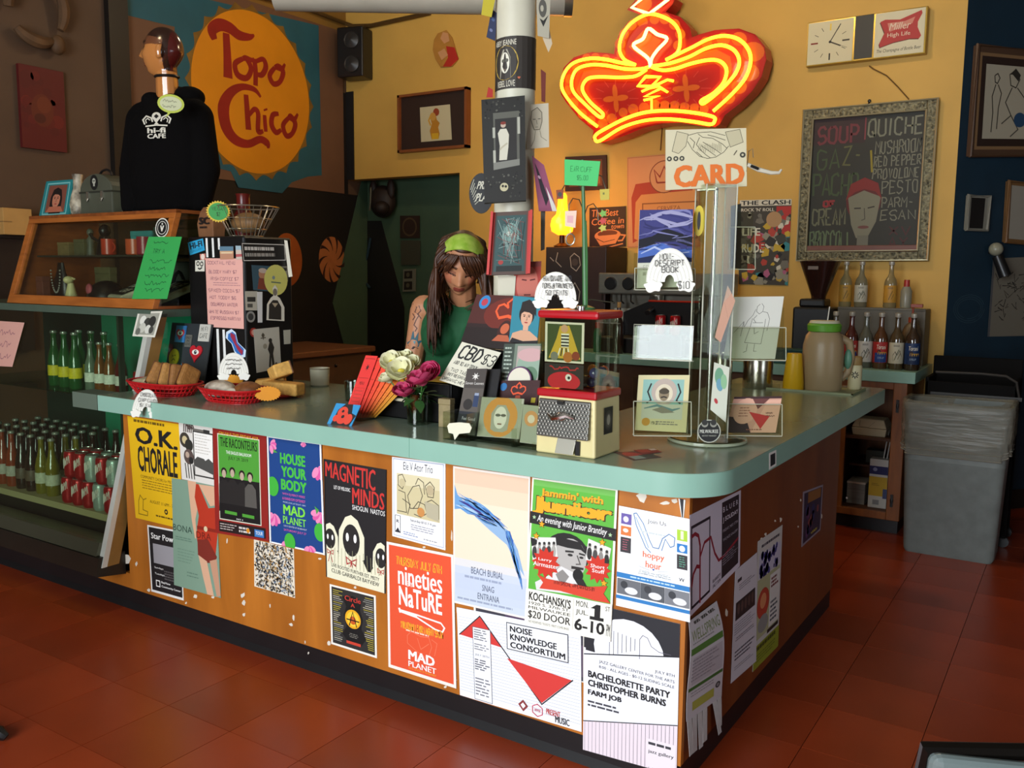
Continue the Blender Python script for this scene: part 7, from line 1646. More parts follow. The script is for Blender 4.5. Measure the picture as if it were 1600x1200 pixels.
for x in(-1.60,-1.30):
 MB().cyl(Vector((x,3.27,1.315))-Oe,Vector((x,3.27,1.21))-Oe,.045,n=20).build('group_head',m_st,em,smooth=True)
 MB().tube([Vector((x,3.25,1.235))-Oe,Vector((x+.02,3.13,1.22))-Oe,Vector((x+.03,3.06,1.205))-Oe],[.012,.014,.017],8).build('portafilter_handle',m_blk,em,smooth=True)
 MB().cyl(Vector((x,3.235,1.29))-Oe,Vector((x,3.2,1.29))-Oe,.024,n=16).build('steam_knob',m_chrome,em,smooth=True)
MB().prism([Vector((x,3.19,z))-Oe for x,z in((-1.80,1.05),(-1.80,1.20),(-1.62,1.275),(-1.28,1.275),(-1.24,1.05))],(0,.06,0)).build('front_shield',m_blk,em,bevel=.004)
MB().tube([Vector((-1.62,3.188,1.277))-Oe,Vector((-1.28,3.188,1.277))-Oe],.006,6).build('red_trim',mat('trim_red','#b02818',.3),em)
for i in range(4):MB().tube([Vector((-1.98+.07*i,3.24,1.315))-Oe,Vector((-1.97+.07*i,3.22,1.27))-Oe,Vector((-1.95+.07*i,3.22,1.255))-Oe],.006,6).build('lever',m_blk,em,smooth=True)
for i,x in enumerate((-1.52,-1.42)):
 o=can((x,3.155,1.07),'red',['red soda can at left before the espresso machine','red soda can at right before the espresso machine'][i],'cans by the espresso machine')
 st_=None
t=thing('drip_tray_stand','dark stand under two red cans before espresso machine','stand',(-1.47,3.155,ZT));MB().b2((-.11,-.034,0),(.11,.034,.141)).b2((-.12,-.034,.0),(.12,.034,.01)).build('stand_block',m_blk,t,bevel=.004)
t=thing('oil_bottle','dark green corked bottle left of espresso machine','bottle',(-1.77,3.13+.06,ZT))
t.location=hy(979,600,2.2).lerp(hy(979,600,2.2),0);t.location.z=ZT;t.location=Vector((-1.55,3.17,ZT))+Vector((-.27,0,0))
MB().lathe([(.032,0),(.036,.01),(.036,.18),(.02,.23),(.013,.25),(.013,.30)],16).build('glass_body',mat('bottle_dark','#16211a',.15,coat=.4),t,smooth=True);MB().cyl((0,0,.30),(0,0,.335),.012,.014,12).build('cork',mat('cork_tan','#a8824c',.7,noise=.15),t,smooth=True)
t=thing('sauce_bottle','small green bottle with red cap beside candy machine','bottle',(-1.98,3.14+.04,ZT))
MB().lathe([(.024,0),(.026,.01),(.026,.13),(.014,.16)],14).build('bottle_body',mat('bottle_greenp','#1f6a48',.3),t,smooth=True);MB().cyl((0,0,.16),(0,0,.2),.017,.015,12).build('cap',mat('cap_red','#b02420',.4),t,smooth=True)
t=thing('pink_cup_stack','stack of pink ceramic saucers on espresso machine','saucers',(-1.72,3.42,1.455))
for i in range(4):MB().lathe([(.04,.014*i),(.07,.012+.014*i),(.072,.015+.014*i),(.04,.006+.014*i)],20).build('saucer',mat('saucer_pink','#b98468',.4),t,smooth=True)
# ---- dark chalk-drawn cabinet with orange lamp
db=thing('chalk_cabinet','dark cabinet with chalk doodles under the orange lamp','cabinet',(-2.24,3.55,ZT))
MB().b2((-.28,-.15,0),(.20,.18,.705)).build('cabinet_body',mat('cabinet_maroon','#2c1812',.5,noise=.1),db,bevel=.004)
s=Sheet([Vector((-.275,-.152,.70)),Vector((.04,-.152,.70)),Vector((.04,-.152,.02)),Vector((-.275,-.152,.02))],'#1e1715')
for pts in([(.3,.05),(.25,.14),(.4,.2)],[(.1,.1),(.2,.14)],[(.62,.10),(.72,.06),(.85,.1),(.88,.18),(.78,.24),(.65,.2),(.62,.1)],[(.6,.45),(.75,.36),(.88,.45),(.85,.55),(.64,.55),(.6,.45)],[(.1,.45),(.25,.5)],[(.3,.4),(.32,.52)]):s.line(pts,.02,'#8a8276')
s.circ(.74,.15,.08,'#3a302a');s.build('chalk_panel',parent=db)
lp=thing('orange_lamp','small glowing orange glass lamp on the chalk cabinet','lamp',(-2.43,3.47,ZT+.705))
m_lampg=mat('lamp_amber_glass','#ff8a1c',.3,emit=5.0,emitcol='#ff7a10')
MB().lathe([(.03,.085),(.075,.11),(.085,.155),(.075,.2),(.045,.23),(.035,.30),(.032,.36),(.02,.38)],20).build('lamp_shade',m_lampg,lp,smooth=True)
MB().lathe([(.055,0),(.06,.008),(.02,.03),(.018,.085),(.03,.088)],18).build('lamp_foot',mat('lamp_brass','#3a2414',.4,metal=.6),lp,smooth=True)
L=bpy.data.lights.new('lamp_light','POINT');L.energy=9;L.color=(1,.42,.08);L.shadow_soft_size=.07
lo=bpy.data.objects.new('lamp_light',L);COL.objects.link(lo);lo.location=(-2.43,3.33,ZT+.93)
# ---- grinder
gr_=thing('coffee_grinder','black coffee grinder with brown cone hopper','grinder',(-.625,3.46,ZT))
MB().b2((-.13,-.08,0),(.09,.14,.33)).b2((-.10,-.06,.33),(.05,.1,.38)).build('grinder_body',m_blk,gr_,bevel=.012)
MB().lathe([(.04,.37),(.045,.40),(.112,.585),(.116,.60),(.11,.60)],28).build('hopper',mat('hopper_brown','#2a1712',.2,coat=.3),gr_,smooth=True)
MB().lathe([(.118,.598),(.12,.606),(.02,.618)],28).build('hopper_lid',mat('hopper_brown'),gr_,smooth=True)
MB().b2((.02,-.16,.16),(.09,-.08,.24)).build('dosing_chamber',m_blk,gr_,bevel=.006);MB().b2((-.05,-.19,.0),(.10,-.08,.02)).build('drip_plate',m_blk,gr_,bevel=.006)
MB().b2((-.04,-.122,.555),(.02,-.118,.575)).build('badge',mat('badge_grey','#6a5a4c',.4),gr_)
# ---- riser and syrup bottles
rz_=thing('bottle_riser','low grey step holding the rear syrup bottles','riser',(-.28,3.60,ZT));MB().b2((-.24,-.09,0),(.25,.10,.33)).b2((-.24,-.094,.32),(.25,-.09,.335)).build('riser_box',mat('riser_grey','#5c5444',.5,noise=.08),rz_,bevel=.003)
def syrup(loc,liquid,c1,c2,label,text=None,white=False):
 t=thing('syrup_bottle',label,'bottle',loc,0,'syrup bottles on the back counter')
 MB().lathe([(.036,0),(.039,.008),(.039,.165),(.034,.19),(.02,.215),(.0145,.235),(.0135,.285),(.016,.288),(.016,.30)],18).build('glass_body',mat('syrup_'+liquid[1:],liquid,.1,noise=.04,coat=.5,spec=.7),t,smooth=True)
 MB().lathe([(.0165,.292),(.0175,.295),(.0175,.312),(.012,.316)],14).build('cap',mat('syrup_cap','#a8a294',.35,metal=.3),t,smooth=True)
 b=MB().lathe([(.0394,.035),(.0398,.037),(.0398,.150),(.0394,.152)],20,cap=False);b.build('paper_label',mat('label_'+c1[1:],c1,.5),t,smooth=True)
 f0=PHC-.28
 def fn(u,v):
  f=f0-.85+1.7*u;n_=Vector((math.cos(f),math.sin(f),0));return Vector((0,0,.150-.113*v))+n_*.0401,n_
 s=Sheet(fn=fn,size=(.068,.113),nobase=True);s.nu=6
 if white:
  s.rows((.2,.1,.8,.2),2,'#55504a',.5,3);s.poly([(.2,.9),(.15,.6),(.35,.4),(.5,.6),(.7,.35),(.88,.65),(.7,.92)],c2);s.line([(.3,.85),(.5,.5),(.62,.32)],.05,'#3a4424');s.line([(.55,.8),(.75,.5)],.05,'#6a5a34')
 else:
  s.rect(0,.52,1,1,'#1c3c7c' if c1!='#14305c' else '#12284c');s.rect(.25,.48,1,.6,'#c8962c');s.text('Torani',(.12,.12,.88,.34),'#dcd4c0',.02,.1);s.circ(.35,.45,.14,'#3a2418',ry=.08);s.text('SYRUP',(.25,.72,.75,.82),'#a8b8c8')
 s.build('label_print',parent=t)
 return t
YF=3.24
front=[(-.445,'#5a5244','#c4beac','#4a2a22',True,'clear syrup bottle with white label at left end of front row'),(-.355,'#4a1c14','#a02420','#a02420',False,'red and blue label syrup bottle second in front row'),(-.275,'#5a5a4c','#c4c0b4','#2c3024',True,'clear syrup bottle with white vanilla label, third in row'),(-.195,'#54341c','#a8241f','#a8241f',False,'red and blue label syrup bottle fourth in front row'),(-.11,'#4c3c24','#bfb69c','#4a3a20',True,'syrup bottle with white leafy label, fifth in front row'),(-.028,'#3a2a1c','#14305c','#14305c',False,'dark blue label syrup bottle at right end of row')]
for x,lq,c1,c2,wh,lab in front:syrup((x-.02,YF,ZT),lq,c1,c2,lab,None,wh)
back=[(-.49,'#8a7c54','#b88a34','#b88a34',True,'tall syrup bottle with gold label on riser, leftmost'),(-.40,'#7a7258','#bdb8a4','#33302a',True,'tall syrup bottle with white label on riser, second'),(-.235,'#8a7850','#b8842c','#b8842c',True,'tall syrup bottle with gold label on riser, right')]
for x,lq,c1,c2,wh,lab in back:syrup((x,3.55,ZT+.335),lq,c1,c2,lab,None,wh).scale=(.95,.95,.86)
t=thing('squeeze_bottle','clear squeeze bottle with red cap on riser','bottle',(-.15,3.57,ZT+.335));MB().lathe([(.03,0),(.032,.01),(.032,.10),(.02,.125)],16).build('bottle_body',mat('squeeze_clear','#8a8470',.3),t,smooth=True);MB().cyl((0,0,.125),(0,0,.165),.017,.016,14).build('cap',mat('cap_red2','#a02a20',.4),t,smooth=True)
t=thing('pump_bottle','brown sauce jug with orange pump at row end','bottle',(-.075,3.36,ZT));MB().lathe([(.05,0),(.055,.01),(.055,.20),(.04,.24),(.02,.26)],18).build('jug_body',mat('jug_brown','#5c4a34',.35),t,smooth=True)
MB().cyl((0,0,.26),(0,0,.29),.022,n=14).cyl((0,0,.29),(0,0,.345),.006,n=10).b2((-.012,-.012,.345),(.05,.012,.365)).build('pump',mat('pump_orange','#8a3416',.45),t,bevel=.003)
# ---------------------------------------------------------------- far end of the front counter
pt_=thing('plastic_pitcher','large frosted pitcher with green lid at counter end','pitcher',(-.235,2.02,ZT))
m_fro=mat('frosted_plastic','#a08a68',.35,noise=.05,scale=4)
MB().loft([[Vector((.085*k*math.cos(a),.085*k*math.sin(a)*.92,z))for a in[2*PI*i/28 for i in range(28)]]for z,k in((0,.98),(.01,1.02),(.10,1.06),(.20,1.04),(.245,.92),(.258,.80),(.265,.78))]).build('jug_body',m_fro,pt_,smooth=True)
hd=R3
MB().tube([hd*.07+Vector((0,0,.235)),hd*.115+Vector((0,0,.215)),hd*.128+Vector((0,0,.15)),hd*.115+Vector((0,0,.08)),hd*.085+Vector((0,0,.05))],[.02,.02,.017,.016,.018],10).build('handle',m_fro,pt_,smooth=True)
MB().ell(hd*.118+Vector((.0,-.016,.14)),(.018,.012,.045),8).build('grip_panel',mat('grip_mint','#5a8a72',.4),pt_,smooth='all')
MB().lathe([(.066,.262),(.072,.266),(.074,.292),(.068,.30),(.001,.302)],28).build('lid',mat('lid_green','#5c9a2c',.4),pt_,smooth=True)
MB().lathe([(.05,.30),(.066,.301),(.062,.312),(.001,.314)],24).build('lid_insert',mat('lid_cream','#c4c0a4',.5),pt_,smooth=True)
MB().cyl((.012,0,.31),(.018,0,.375),.0025,n=8).build('stirrer',m_white,pt_)
t=thing('sugar_shaker','cream shaker with black flower print at counter edge','shaker',(-.115,2.13,ZT));MB().lathe([(.027,0),(.03,.006),(.03,.105),(.026,.112)],20).build('shaker_body',mat('shaker_cream','#c6bd95',.4),t,smooth=True);MB().lathe([(.028,.111),(.029,.115),(.029,.145),(.024,.15),(.001,.151)],20).build('cap',mat('shaker_cap','#8f7444',.45),t,smooth=True)
f0=PHC-.35
def fn(u,v):
 f=f0-.6+1.2*u;n_=Vector((math.cos(f),math.sin(f),0));return Vector((0,0,.085-.036*v))+n_*.0304,n_
s=Sheet(fn=fn,size=(.036,.036),nobase=True)
for i in range(8):s.circ(.5+.3*math.cos(PI*i/4),.5+.3*math.sin(PI*i/4),.18,K,ry=.07,rot=PI*i/4,n=10)
s.build('flower_print',parent=t)
t=thing('yellow_cup_stack','stack of upturned yellow plastic cups by the pitcher','cups',(-.345,1.93,ZT))
for i in range(3):MB().lathe([(.044,.012*i),(.046,.012*i+.004),(.032,.14+.012*i),(.001,.1405+.012*i)],22).build('cup',mat('cup_yellow','#d3a40e',.4,noise=.03),t,smooth=True)
t=thing('steel_canister','tall stainless steel canister behind the card rack','canister',(-.50,1.93,ZT));MB().lathe([(.065,0),(.067,.004),(.067,.165),(.062,.172),(.06,.165),(.001,.16)],32).build('can_wall',mat('steel_shiny','#b8b4a4',.22,metal=1,stretch=(20,20,1),scale=4,noise=.12),t,smooth=True)
t2=copy_tree(t);t2.location=(-.63,1.80,ZT);t2['label']='second stainless canister left of the tall one';t2.scale=(.75,.75,.95)
t=thing('teal_crate','dark teal crate below the coffee grinder','crate',(-.56,2.16,ZT));t.location=(-.72,3.20,ZT)
MB().b2((-.11,-.05,0),(.10,.045,.085)).b2((-.115,-.055,.075),(.105,.05,.09)).build('crate_body',mat('crate_teal','#16443e',.5),t,bevel=.004)
t=thing('serving_mat','pale green tray mat under the plastic pitcher','tray',(-.23,1.99,ZT),.0)
MB().b2((-.24,-.10,0),(.16,.17,.003)).b2((-.24,-.10,.003),(.16,-.093,.009)).b2((.153,-.10,.003),(.16,.17,.009)).build('mat_sheet',mat('mat_green','#8a9270',.5),t)
for n_ in('plastic_pitcher','sugar_shaker','yellow_cup_stack'):bpy.data.objects[n_].location.z+=.003 if n_!='sugar_shaker' else .003
for n_ in('yellow_cup_stack',):bpy.data.objects[n_].location=Vector((-.34,1.94,ZT+.003))
# ---------------------------------------------------------------- things on the yellow wall
YW=YB-.004
ck=thing('beer_clock','white square wall clock with red beer sign panel beside it','clock',hy(1357,62,YW))
Oc=ck.location
def wq(px,off):return[p-Oc for p in quad_y(px,YW-off)]
cx0,cx1,cz0,cz1=-.835,-.15,2.738,3.003
MB().b2(Vector((cx0,YW-.05,cz0))-Oc,Vector((cx1,YW,cz1))-Oc).build('case',mat('clock_gold','#a88a3c',.3,metal=.7),ck,bevel=.004)
def cw(a,b_,c,d,off=.052):return[Vector((a,YW-off,d))-Oc,Vector((b_,YW-off,d))-Oc,Vector((b_,YW-off,c))-Oc,Vector((a,YW-off,c))-Oc]
s=Sheet(cw(cx0+.008,cx0+.275,cz0+.008,cz1-.008),'#c8bf9c')
for i in range(12):
 a=2*PI*i/12;big=i%3==0;r0,r1=(.27 if big else .30),(.43 if big else .40)
 s.line([(.5+r0*math.sin(a),.5-r0*math.cos(a)),(.5+r1*math.sin(a),.5-r1*math.cos(a))],.035 if big else .012,'#7a2418' if i==9 else('#d8b84a' if i==0 else '#3a342a'))
s.line([(.5,.5),(.72,.1)],.02,'#241c14');s.line([(.5,.5),(.74,.62)],.03,'#241c14');s.line([(.5,.5),(.88,.68)],.008,'#5a5040');s.circ(.5,.5,.03,'#241c14');s.build('clock_face',parent=ck)
Sheet(cw(cx0+.285,cx0+.39,cz0+.012,cz1-.004),'#3c3a34').build('dark_panel',parent=ck)
s=Sheet(cw(cx0+.40,cx1-.012,cz0+.008,cz1-.006),'#c9c0a0')
sh_=[(.1,.2),(.2,.16),(.5,.2),(.78,.10),(.92,.05),(.94,.12),(.86,.3),(.86,.42),(.94,.62),(.9,.68),(.72,.66),(.4,.70),(.12,.78),(.1,.7),(.2,.46)]
s.poly([(u-.012,v+.02)for u,v in sh_],'#5a2a1c');s.poly(sh_,'#a8322e');s.poly([(.25,.25),(.6,.25),(.8,.18),(.75,.32),(.3,.45)],'#c07a68');s.text('Miller',(.3,.26,.72,.42),'#d0b8a0',.01,.2);s.text('High Life',(.26,.48,.72,.60),'#d0b8a0',.01);s.text('The Champagne of Bottle Beer',(.05,.83,.95,.93),'#2c2418',.0,.15);s.build('sign_panel',parent=ck)
MB().tube([hy(1358,103,YW-.01)-Oc,hy(1365,108,YW-.006)-Oc,hy(1385,118,YW-.006)-Oc,hy(1402,135,YW-.006)-Oc,hy(1420,155,YW-.006)-Oc],.004,6).build('cord',mat('cord_brown','#6a4a1c',.5),ck,smooth=True)
# chalkboard
cbx=thing('chalkboard','chalkboard menu of soup and quiche in ornate silver frame','chalkboard',(-.453,YW,2.012))
Oc2=cbx.location;BW,BH=.775,.94
m_orn=mat('silver_ornate','#8a8264',.4,metal=.55,col2='#2e2a1c',scale=60,bump=1.0)
m_sil=mat('silver_plain','#b0a888',.3,metal=.6)
for nm,a,b_ in(('frame_side',(-BW/2,0,-BH/2),(-BW/2+.06,-.03,BH/2)),('frame_side',(BW/2-.06,0,-BH/2),(BW/2,-.03,BH/2)),('frame_rail',(-BW/2+.06,0,BH/2-.06),(BW/2-.06,-.03,BH/2)),('frame_rail',(-BW/2+.06,0,-BH/2),(BW/2-.06,-.03,-BH/2+.06))):
 MB().b2(a,b_).build(nm,m_orn,cbx,bevel=.004)
for e,nm in((.39,'outer_bead'),(.325,'inner_bead')):
 MB().tube([Vector((x*(BW/2-(.4-e)*.9+.006),-.03,z*(BH/2-(.4-e)*.9+.006)))for x,z in((-1,-1),(1,-1),(1,1),(-1,1))],.009,8,True).build(nm,m_sil,cbx,smooth=True)
MB().b2((-BW/2+.06,-.035,-BH/2+.055),(BW/2-.06,-.02,-BH/2+.095)).build('chalk_ledge',mat('ledge_red','#6a3c2c',.5,noise=.1),cbx,bevel=.003)
iw,ih=BW/2-.058,BH/2-.058
s=Sheet([Vector((-iw,-.012,ih)),Vector((iw,-.012,ih)),Vector((iw,-.012,-ih)),Vector((-iw,-.012,-ih))],'#2e2c22',th=.008)
s.rect(.0,.0,.48,.2,'#35221f');s.hand('SOUP',(.06,.07,.42,.19),'#6a2c30',.022,.04);s.line([(.48,.02),(.48,.18)],.012,'#7a3438');s.hand('QUICHE',(.51,.04,.97,.16),'#74745f',.016,.03)
g_='#3f4d2c'
s.hand('GA',(.06,.24,.26,.38),g_,.016,.05);s.hand('Z-',(.3,.22,.46,.36),'#5a5a34',.016,.05);s.hand('PACHO',(.04,.42,.44,.58),g_,.018,.05);s.hand('CREAM',(.04,.68,.34,.80),'#66664c',.016,.05);s.hand('OF',(.14,.62,.24,.66),'#8a2c2c',.02);s.hand('BROCCOLI',(.03,.85,.38,.98),'#5a6848',.014,.05)
s.line([(.54,.26),(.56,.42)],.018,'#8a7a1c')
for w_,bxx in(('MUSHROOM',(.58,.20,.97,.29)),('RED PEPPER',(.57,.31,.97,.38)),('PROVOLONE',(.57,.40,.96,.47)),('PESTO',(.66,.49,.96,.58)),('PARM-',(.66,.61,.93,.68)),('ESAN',(.66,.70,.95,.77))):s.hand(w_,bxx,'#74725e',.010,.06)
s.hand('XV',(.74,.82,.92,.88),'#4a2420',.014);s.hand('AY',(.74,.90,.9,.97),'#4a2420',.014)
s.circ(.5,.63,.155,'#5a1f1a',ry=.15);s.poly([(.36,.60),(.40,.80),(.45,.9),(.55,.9),(.62,.78),(.65,.60),(.5,.55)],'#77745f');s.poly([(.34,.62),(.38,.5),(.5,.455),(.62,.5),(.66,.62),(.6,.56),(.5,.54),(.42,.56)],'#7a241c')
s.poly([(.46,.88),(.56,.88),(.56,.96),(.70,1.0),(.34,1.0),(.46,.96)],'#6a6858');s.line([(.42,.68),(.48,.68)],.012,'#2c2820');s.line([(.54,.68),(.60,.67)],.012,'#2c2820');s.line([(.51,.68),(.52,.76),(.49,.77)],.008,'#4a463a');s.circ(.51,.82,.05,'#6a4038',ry=.012)
s.build('slate',parent=cbx)
MB().tube([Vector((-.005,-.01,BH/2)),Vector((0,-.012,BH/2+.02))],.005,6).ell((0,-.012,BH/2+.022),(.01,.006,.01),6).build('hanger',m_blk,cbx)
# posters on the wall
s=Sheet(quad_y([(1156,313),(1237,311),(1231,446),(1154,444)],YW-.002),'#3c382e')
s.rect(0,0,1,.07,'#c9c4b0');s.text('THE CLASH',(.03,.008,.98,.06),'#1c1a16',.03);s.text("ROCK 'N' ROLL",(.03,.095,.68,.135),'#d0ccb8',.02);s.rect(.72,.08,1,.45,'#a82a24')
rnd=random.Random(21)
for i in range(110):
 s.k=6+i//14;u,v,r=rnd.uniform(.0,1),rnd.uniform(.16,.98),rnd.uniform(.05,.15);a=rnd.uniform(0,6)
 s.poly([(u+r*math.cos(a+t_)*rnd.uniform(.5,1),v+r*s.asp*math.sin(a+t_)*rnd.uniform(.5,1))for t_ in(0,1.2,2.4,3.6,4.9)],rnd.choice(['#1c1a18','#2c2a26','#8a8674','#c8c4b0','#55524a','#3a3a30','#b89a2c','#a83a2c','#2c7a80','#a85a7a','#6a665a']))
s.k=18;s.circ(.68,.23,.15,'#a8845a');s.text('LIFE',(.06,.33,.42,.42),'#d0ccb8',.03);s.text('RUDE',(.06,.52,.5,.62),'#d0ccb8',.03);s.text('E',(.4,.5,.52,.58),'#b03024',.04)
s.build('punk_poster','busy collage punk rock poster beside the chalkboard','poster')
s=Sheet(quad_y([(980,246),(1094,236),(1094,386),(980,387)],YW-.002),'#c98a5a')
s.frame(.01,.01,.99,.99,.008,'#a86a3c');s.poly([(.08,.95),(.06,.45),(.12,.30),(.9,.25),(.9,.42),(.25,.5),(.2,.9)],'#a83c24');s.poly([(.1,.9),(.12,.5),(.2,.42),(.95,.40),(.98,.85),(.3,.98)],'#cf8a4c');s.frame(.22,.52,.96,.90,.016,'#8a5028');s.circ(.52,.24,.2,'#c98a5a',n=28);s.line([(.52+.2*math.cos(a),.24+.2*s.asp*math.sin(a))for a in[2*PI*i/28 for i in range(28)]],.012,'#7a3a20',True)
s.line([(.42,.30),(.38,.16),(.46,.24),(.52,.13),(.58,.24),(.66,.16),(.62,.30),(.42,.30)],.02,'#8a2c1c');s.text('CERVEZA',(.42,.555,.74,.60),'#8a5028');s.text('Imperio',(.26,.62,.90,.80),'#8a2a18',.01,.15)
s.build('beer_poster','orange Imperio beer poster with crown roundel on wall','poster')
s=Sheet(quad_y([(921,325),(978,322),(978,385),(921,391)],YW-.003),'#2c1a12')
s.text('The Best',(.06,.05,.8,.22),'#d8844a',.01,.1);s.text('Coffee in',(.06,.26,.95,.42),'#d8844a',.01,.1);s.text('town',(.6,.44,.95,.54),'#d8844a',.01,.1);s.circ(.5,.68,.36,'#d8844a',ry=.14);s.circ(.5,.64,.27,'#6a341a',ry=.08);s.poly([(.14,.68),(.86,.68),(.72,.9),(.3,.92)],'#d8844a');s.line([(.86,.7),(.98,.72),(.9,.84),(.78,.84)],.04,'#d8844a');s.line([(.08,.93),(.5,.98),(.92,.92)],.03,'#d8844a');s.line([(.2,.74),(.4,.84),(.7,.8)],.015,'#2c1a12')
s.build('coffee_poster','dark poster with orange coffee cup drawing on wall','poster')
fr=thing('framed_print','dark framed print on wall behind the green note','picture',hy(915,270,YW))
q=[p-fr.location for p in quad_y([(883,245),(947,242),(948,296),(883,299)],YW-.02)]
s=Sheet(q,'#3a1f12',th=.018);s.rect(.1,.12,.9,.88,'#6a3a1c');s.rect(.15,.18,.85,.82,'#8a5426');s.build('frame_panel',parent=fr)
t=thing('wall_speaker','black two-cone loudspeaker mounted in the wall corner','speaker',Vector((-4.54,YW-.11,3.25)),.25)
MB().b2((-.12,-.09,-.20),(.12,.09,.20)).build('cabinet',m_blk,t,bevel=.012);MB().b2((-.02,.09,-.05),(.02,.14,.05)).build('bracket',m_blk,t)
for z in(.09,-.10):MB().lathe([(.001,.02),(.03,.012),(.06,0),(.068,.008),(.07,.0)],24,o=(.02,-.092,z),m=Matrix.Rotation(PI/2,3,'X'),cap=False).build('cone',mat('cone_grey','#2c2a28',.4),t,smooth=True)
t=thing('painted_cutout','small red and cream painted cutout of mother figure on wall','wall art',hy(695,78,YW-.01))
def cp_(pts,m,off,name):MB().prism([hy(x,y,YW-.01-off)-t.location for x,y in pts],(0,.006,0)).build(name,m,t)
cp_([(684,52),(697,47),(706,58),(712,78),(716,92),(706,104),(688,105),(680,92),(676,78),(678,62)],mat('cut_tan','#a8742c',.6,noise=.12),0,'halo_board');cp_([(697,72),(710,74),(716,92),(704,104),(692,104),(700,90)],mat('cut_red','#a8281c',.5),.002,'red_robe');cp_([(692,50),(700,52),(702,64),(694,68),(688,60)],mat('cut_skin','#c08a5c',.6),.002,'head');cp_([(684,82),(694,76),(700,86),(690,94)],mat('cut_skin'),.003,'infant')
fr=thing('framed_drawing','wooden framed small figure drawing on black mat, left wall side','picture',hy(681,192,YW))
Of=fr.location
fx0,fx1,fz0,fz1=-4.13,-3.43,2.425,2.885
MB().b2(Vector((fx0,YW-.06,fz0))-Of,Vector((fx0+.02,YW,fz1))-Of).b2(Vector((fx1-.02,YW-.06,fz0))-Of,Vector((fx1,YW,fz1))-Of).b2(Vector((fx0,YW-.06,fz0))-Of,Vector((fx1,YW,fz0+.02))-Of).b2(Vector((fx0,YW-.06,fz1-.02))-Of,Vector((fx1,YW,fz1))-Of).build('wood_frame',mat('frame_wood','#7a4420',.45,noise=.1),fr)
MB().b2(Vector((fx0+.02,YW-.03,fz0+.02))-Of,Vector((fx1-.02,YW-.02,fz1-.02))-Of).build('black_mat',mat('mat_dark','#2a1a12',.6),fr)
s=Sheet([p-Of for p in quad_y([(656,168),(703,163),(706,218),(658,222)],YW-.033)],'#b9b08c');s.poly([(.35,.95),(.3,.7),(.38,.5),(.32,.3),(.42,.2),(.52,.25),(.55,.4),(.64,.5),(.58,.62),(.62,.8),(.58,.95)],'#a8721c');s.circ(.54,.18,.1,'#8a3a1c');s.circ(.42,.3,.1,'#b88a3c',ry=.12);s.line([(.36,.25),(.28,.4),(.34,.55)],.05,'#c09030');s.poly([(.36,.95),(.36,.78),(.58,.78),(.58,.95)],'#c49a1c');s.build('drawing',parent=fr)
# passage clutter
t=thing('wall_mask','dark brown animal mask hanging above the passage door','mask',hy(598,315,YR-.10));MB().ell((0,0,0),(.13,.09,.14),10).ell((.05,-.07,-.06),(.07,.07,.06),8).ell((-.09,-.02,.1),(.04,.03,.09),6).ell((.11,-.02,.1),(.04,.03,.09),6).build('mask_form',mat('mask_brown','#1f140e',.6,noise=.2,scale=14),t,smooth='all');MB().tube([(-.08,-.06,.12),(-.07,-.08,.0),(-.09,-.07,-.08)],.008,6).build('cord',mat('cord_olive','#55503a',.5),t,smooth=True)
def passage(px,col,name,label,cat,art=None,th=.01):
 s=Sheet(quad_y(px,YR-.02),col,th=th)
 if art:art(s)
 return s.build(name,label,cat)
passage([(625,337),(655,337),(655,372),(625,372)],'#2a1a10','ring_plaque','dark square plaque with ring in the passage','plaque',lambda s:(s.circ(.5,.5,.38,'#4a3a24'),s.circ(.5,.5,.31,'#2a1a10')))
passage([(626,376),(656,376),(656,414),(627,414)],'#3a3a2c','notice_sheet','grey green notice sheet below ring plaque in passage','notice')
passage([(630,421),(649,420),(649,455),(629,456)],'#6a6a5a','photo_strip','small photo sheet of dark pictures in the passage','photo',lambda s:(s.rect(.1,.08,.75,.42,'#1f1a14'),s.rect(.1,.55,.75,.92,'#1f1a14'),s.circ(.4,.25,.14,'#55503c'),s.circ(.4,.72,.14,'#55503c')))
t=thing('blue_cable','dark blue cable hanging on the black passage wall','cable',hy(578,400,YR-.02));MB().tube([hy(x,y,YR-.02)-t.location for x,y in((579,372),(574,400),(567,420),(570,440),(578,450))],.012,8).build('cable_run',mat('cable_blue','#16303c',.5),t,smooth=True)
t=thing('low_cabinet','brown wooden low cabinet along the black left wall','cabinet',(-4.38,2.6,0));MB().b2((-.36,-.75,.06),(.38,.60,.82)).build('cabinet_body',mat('cab_taupe','#5c4430',.6,noise=.08),t,bevel=.004);MB().b2((-.36,-.77,.82),(.41,.62,.865)).build('cabinet_top',mat('cab_top_brown','#7a5238',.5,noise=.1),t,bevel=.008)
for y in(-.3,.2):MB().ell((.385,y,.74),(.01,.012,.012),6).build('knob',m_blk,t,smooth='all')
# overhead pipe and conduit
t=thing('overhead_duct','pale round duct crossing under the ceiling','duct',atd(690,-4,3.7));p0,p1=atd(470,-16,3.7)-t.location,atd(893,-6,3.7)-t.location
p0=atd(430,-14,3.7)-t.location
MB().cyl(p0,p1,.078,n=28).build('duct_tube',mat('duct_grey','#b9b3a0',.35,metal=.25,noise=.05),t,smooth=True);MB().cyl(p1-(p1-p0).normalized()*.03,p1+(p1-p0).normalized()*.004,.082,n=28).build('end_collar',m_wire,t,smooth=True)
MB().cyl((0,0,.07),(0,0,ZC-t.location.z),.008,n=8).build('hanger_rod',m_wire,t)
t=thing('wall_conduit','thin bent brown conduit running along wall corner','pipe',(XL+.1,YB-.05,3.5));pts=[hx(395,-8,XL+.04),hx(480,14,XL+.04),hx(538,36,XL+.05),Vector((-4.62,3.70,hy(556,40,3.7).z)),hy(580,40,3.72),hy(640,27,3.72),hy(672,20,3.73)]
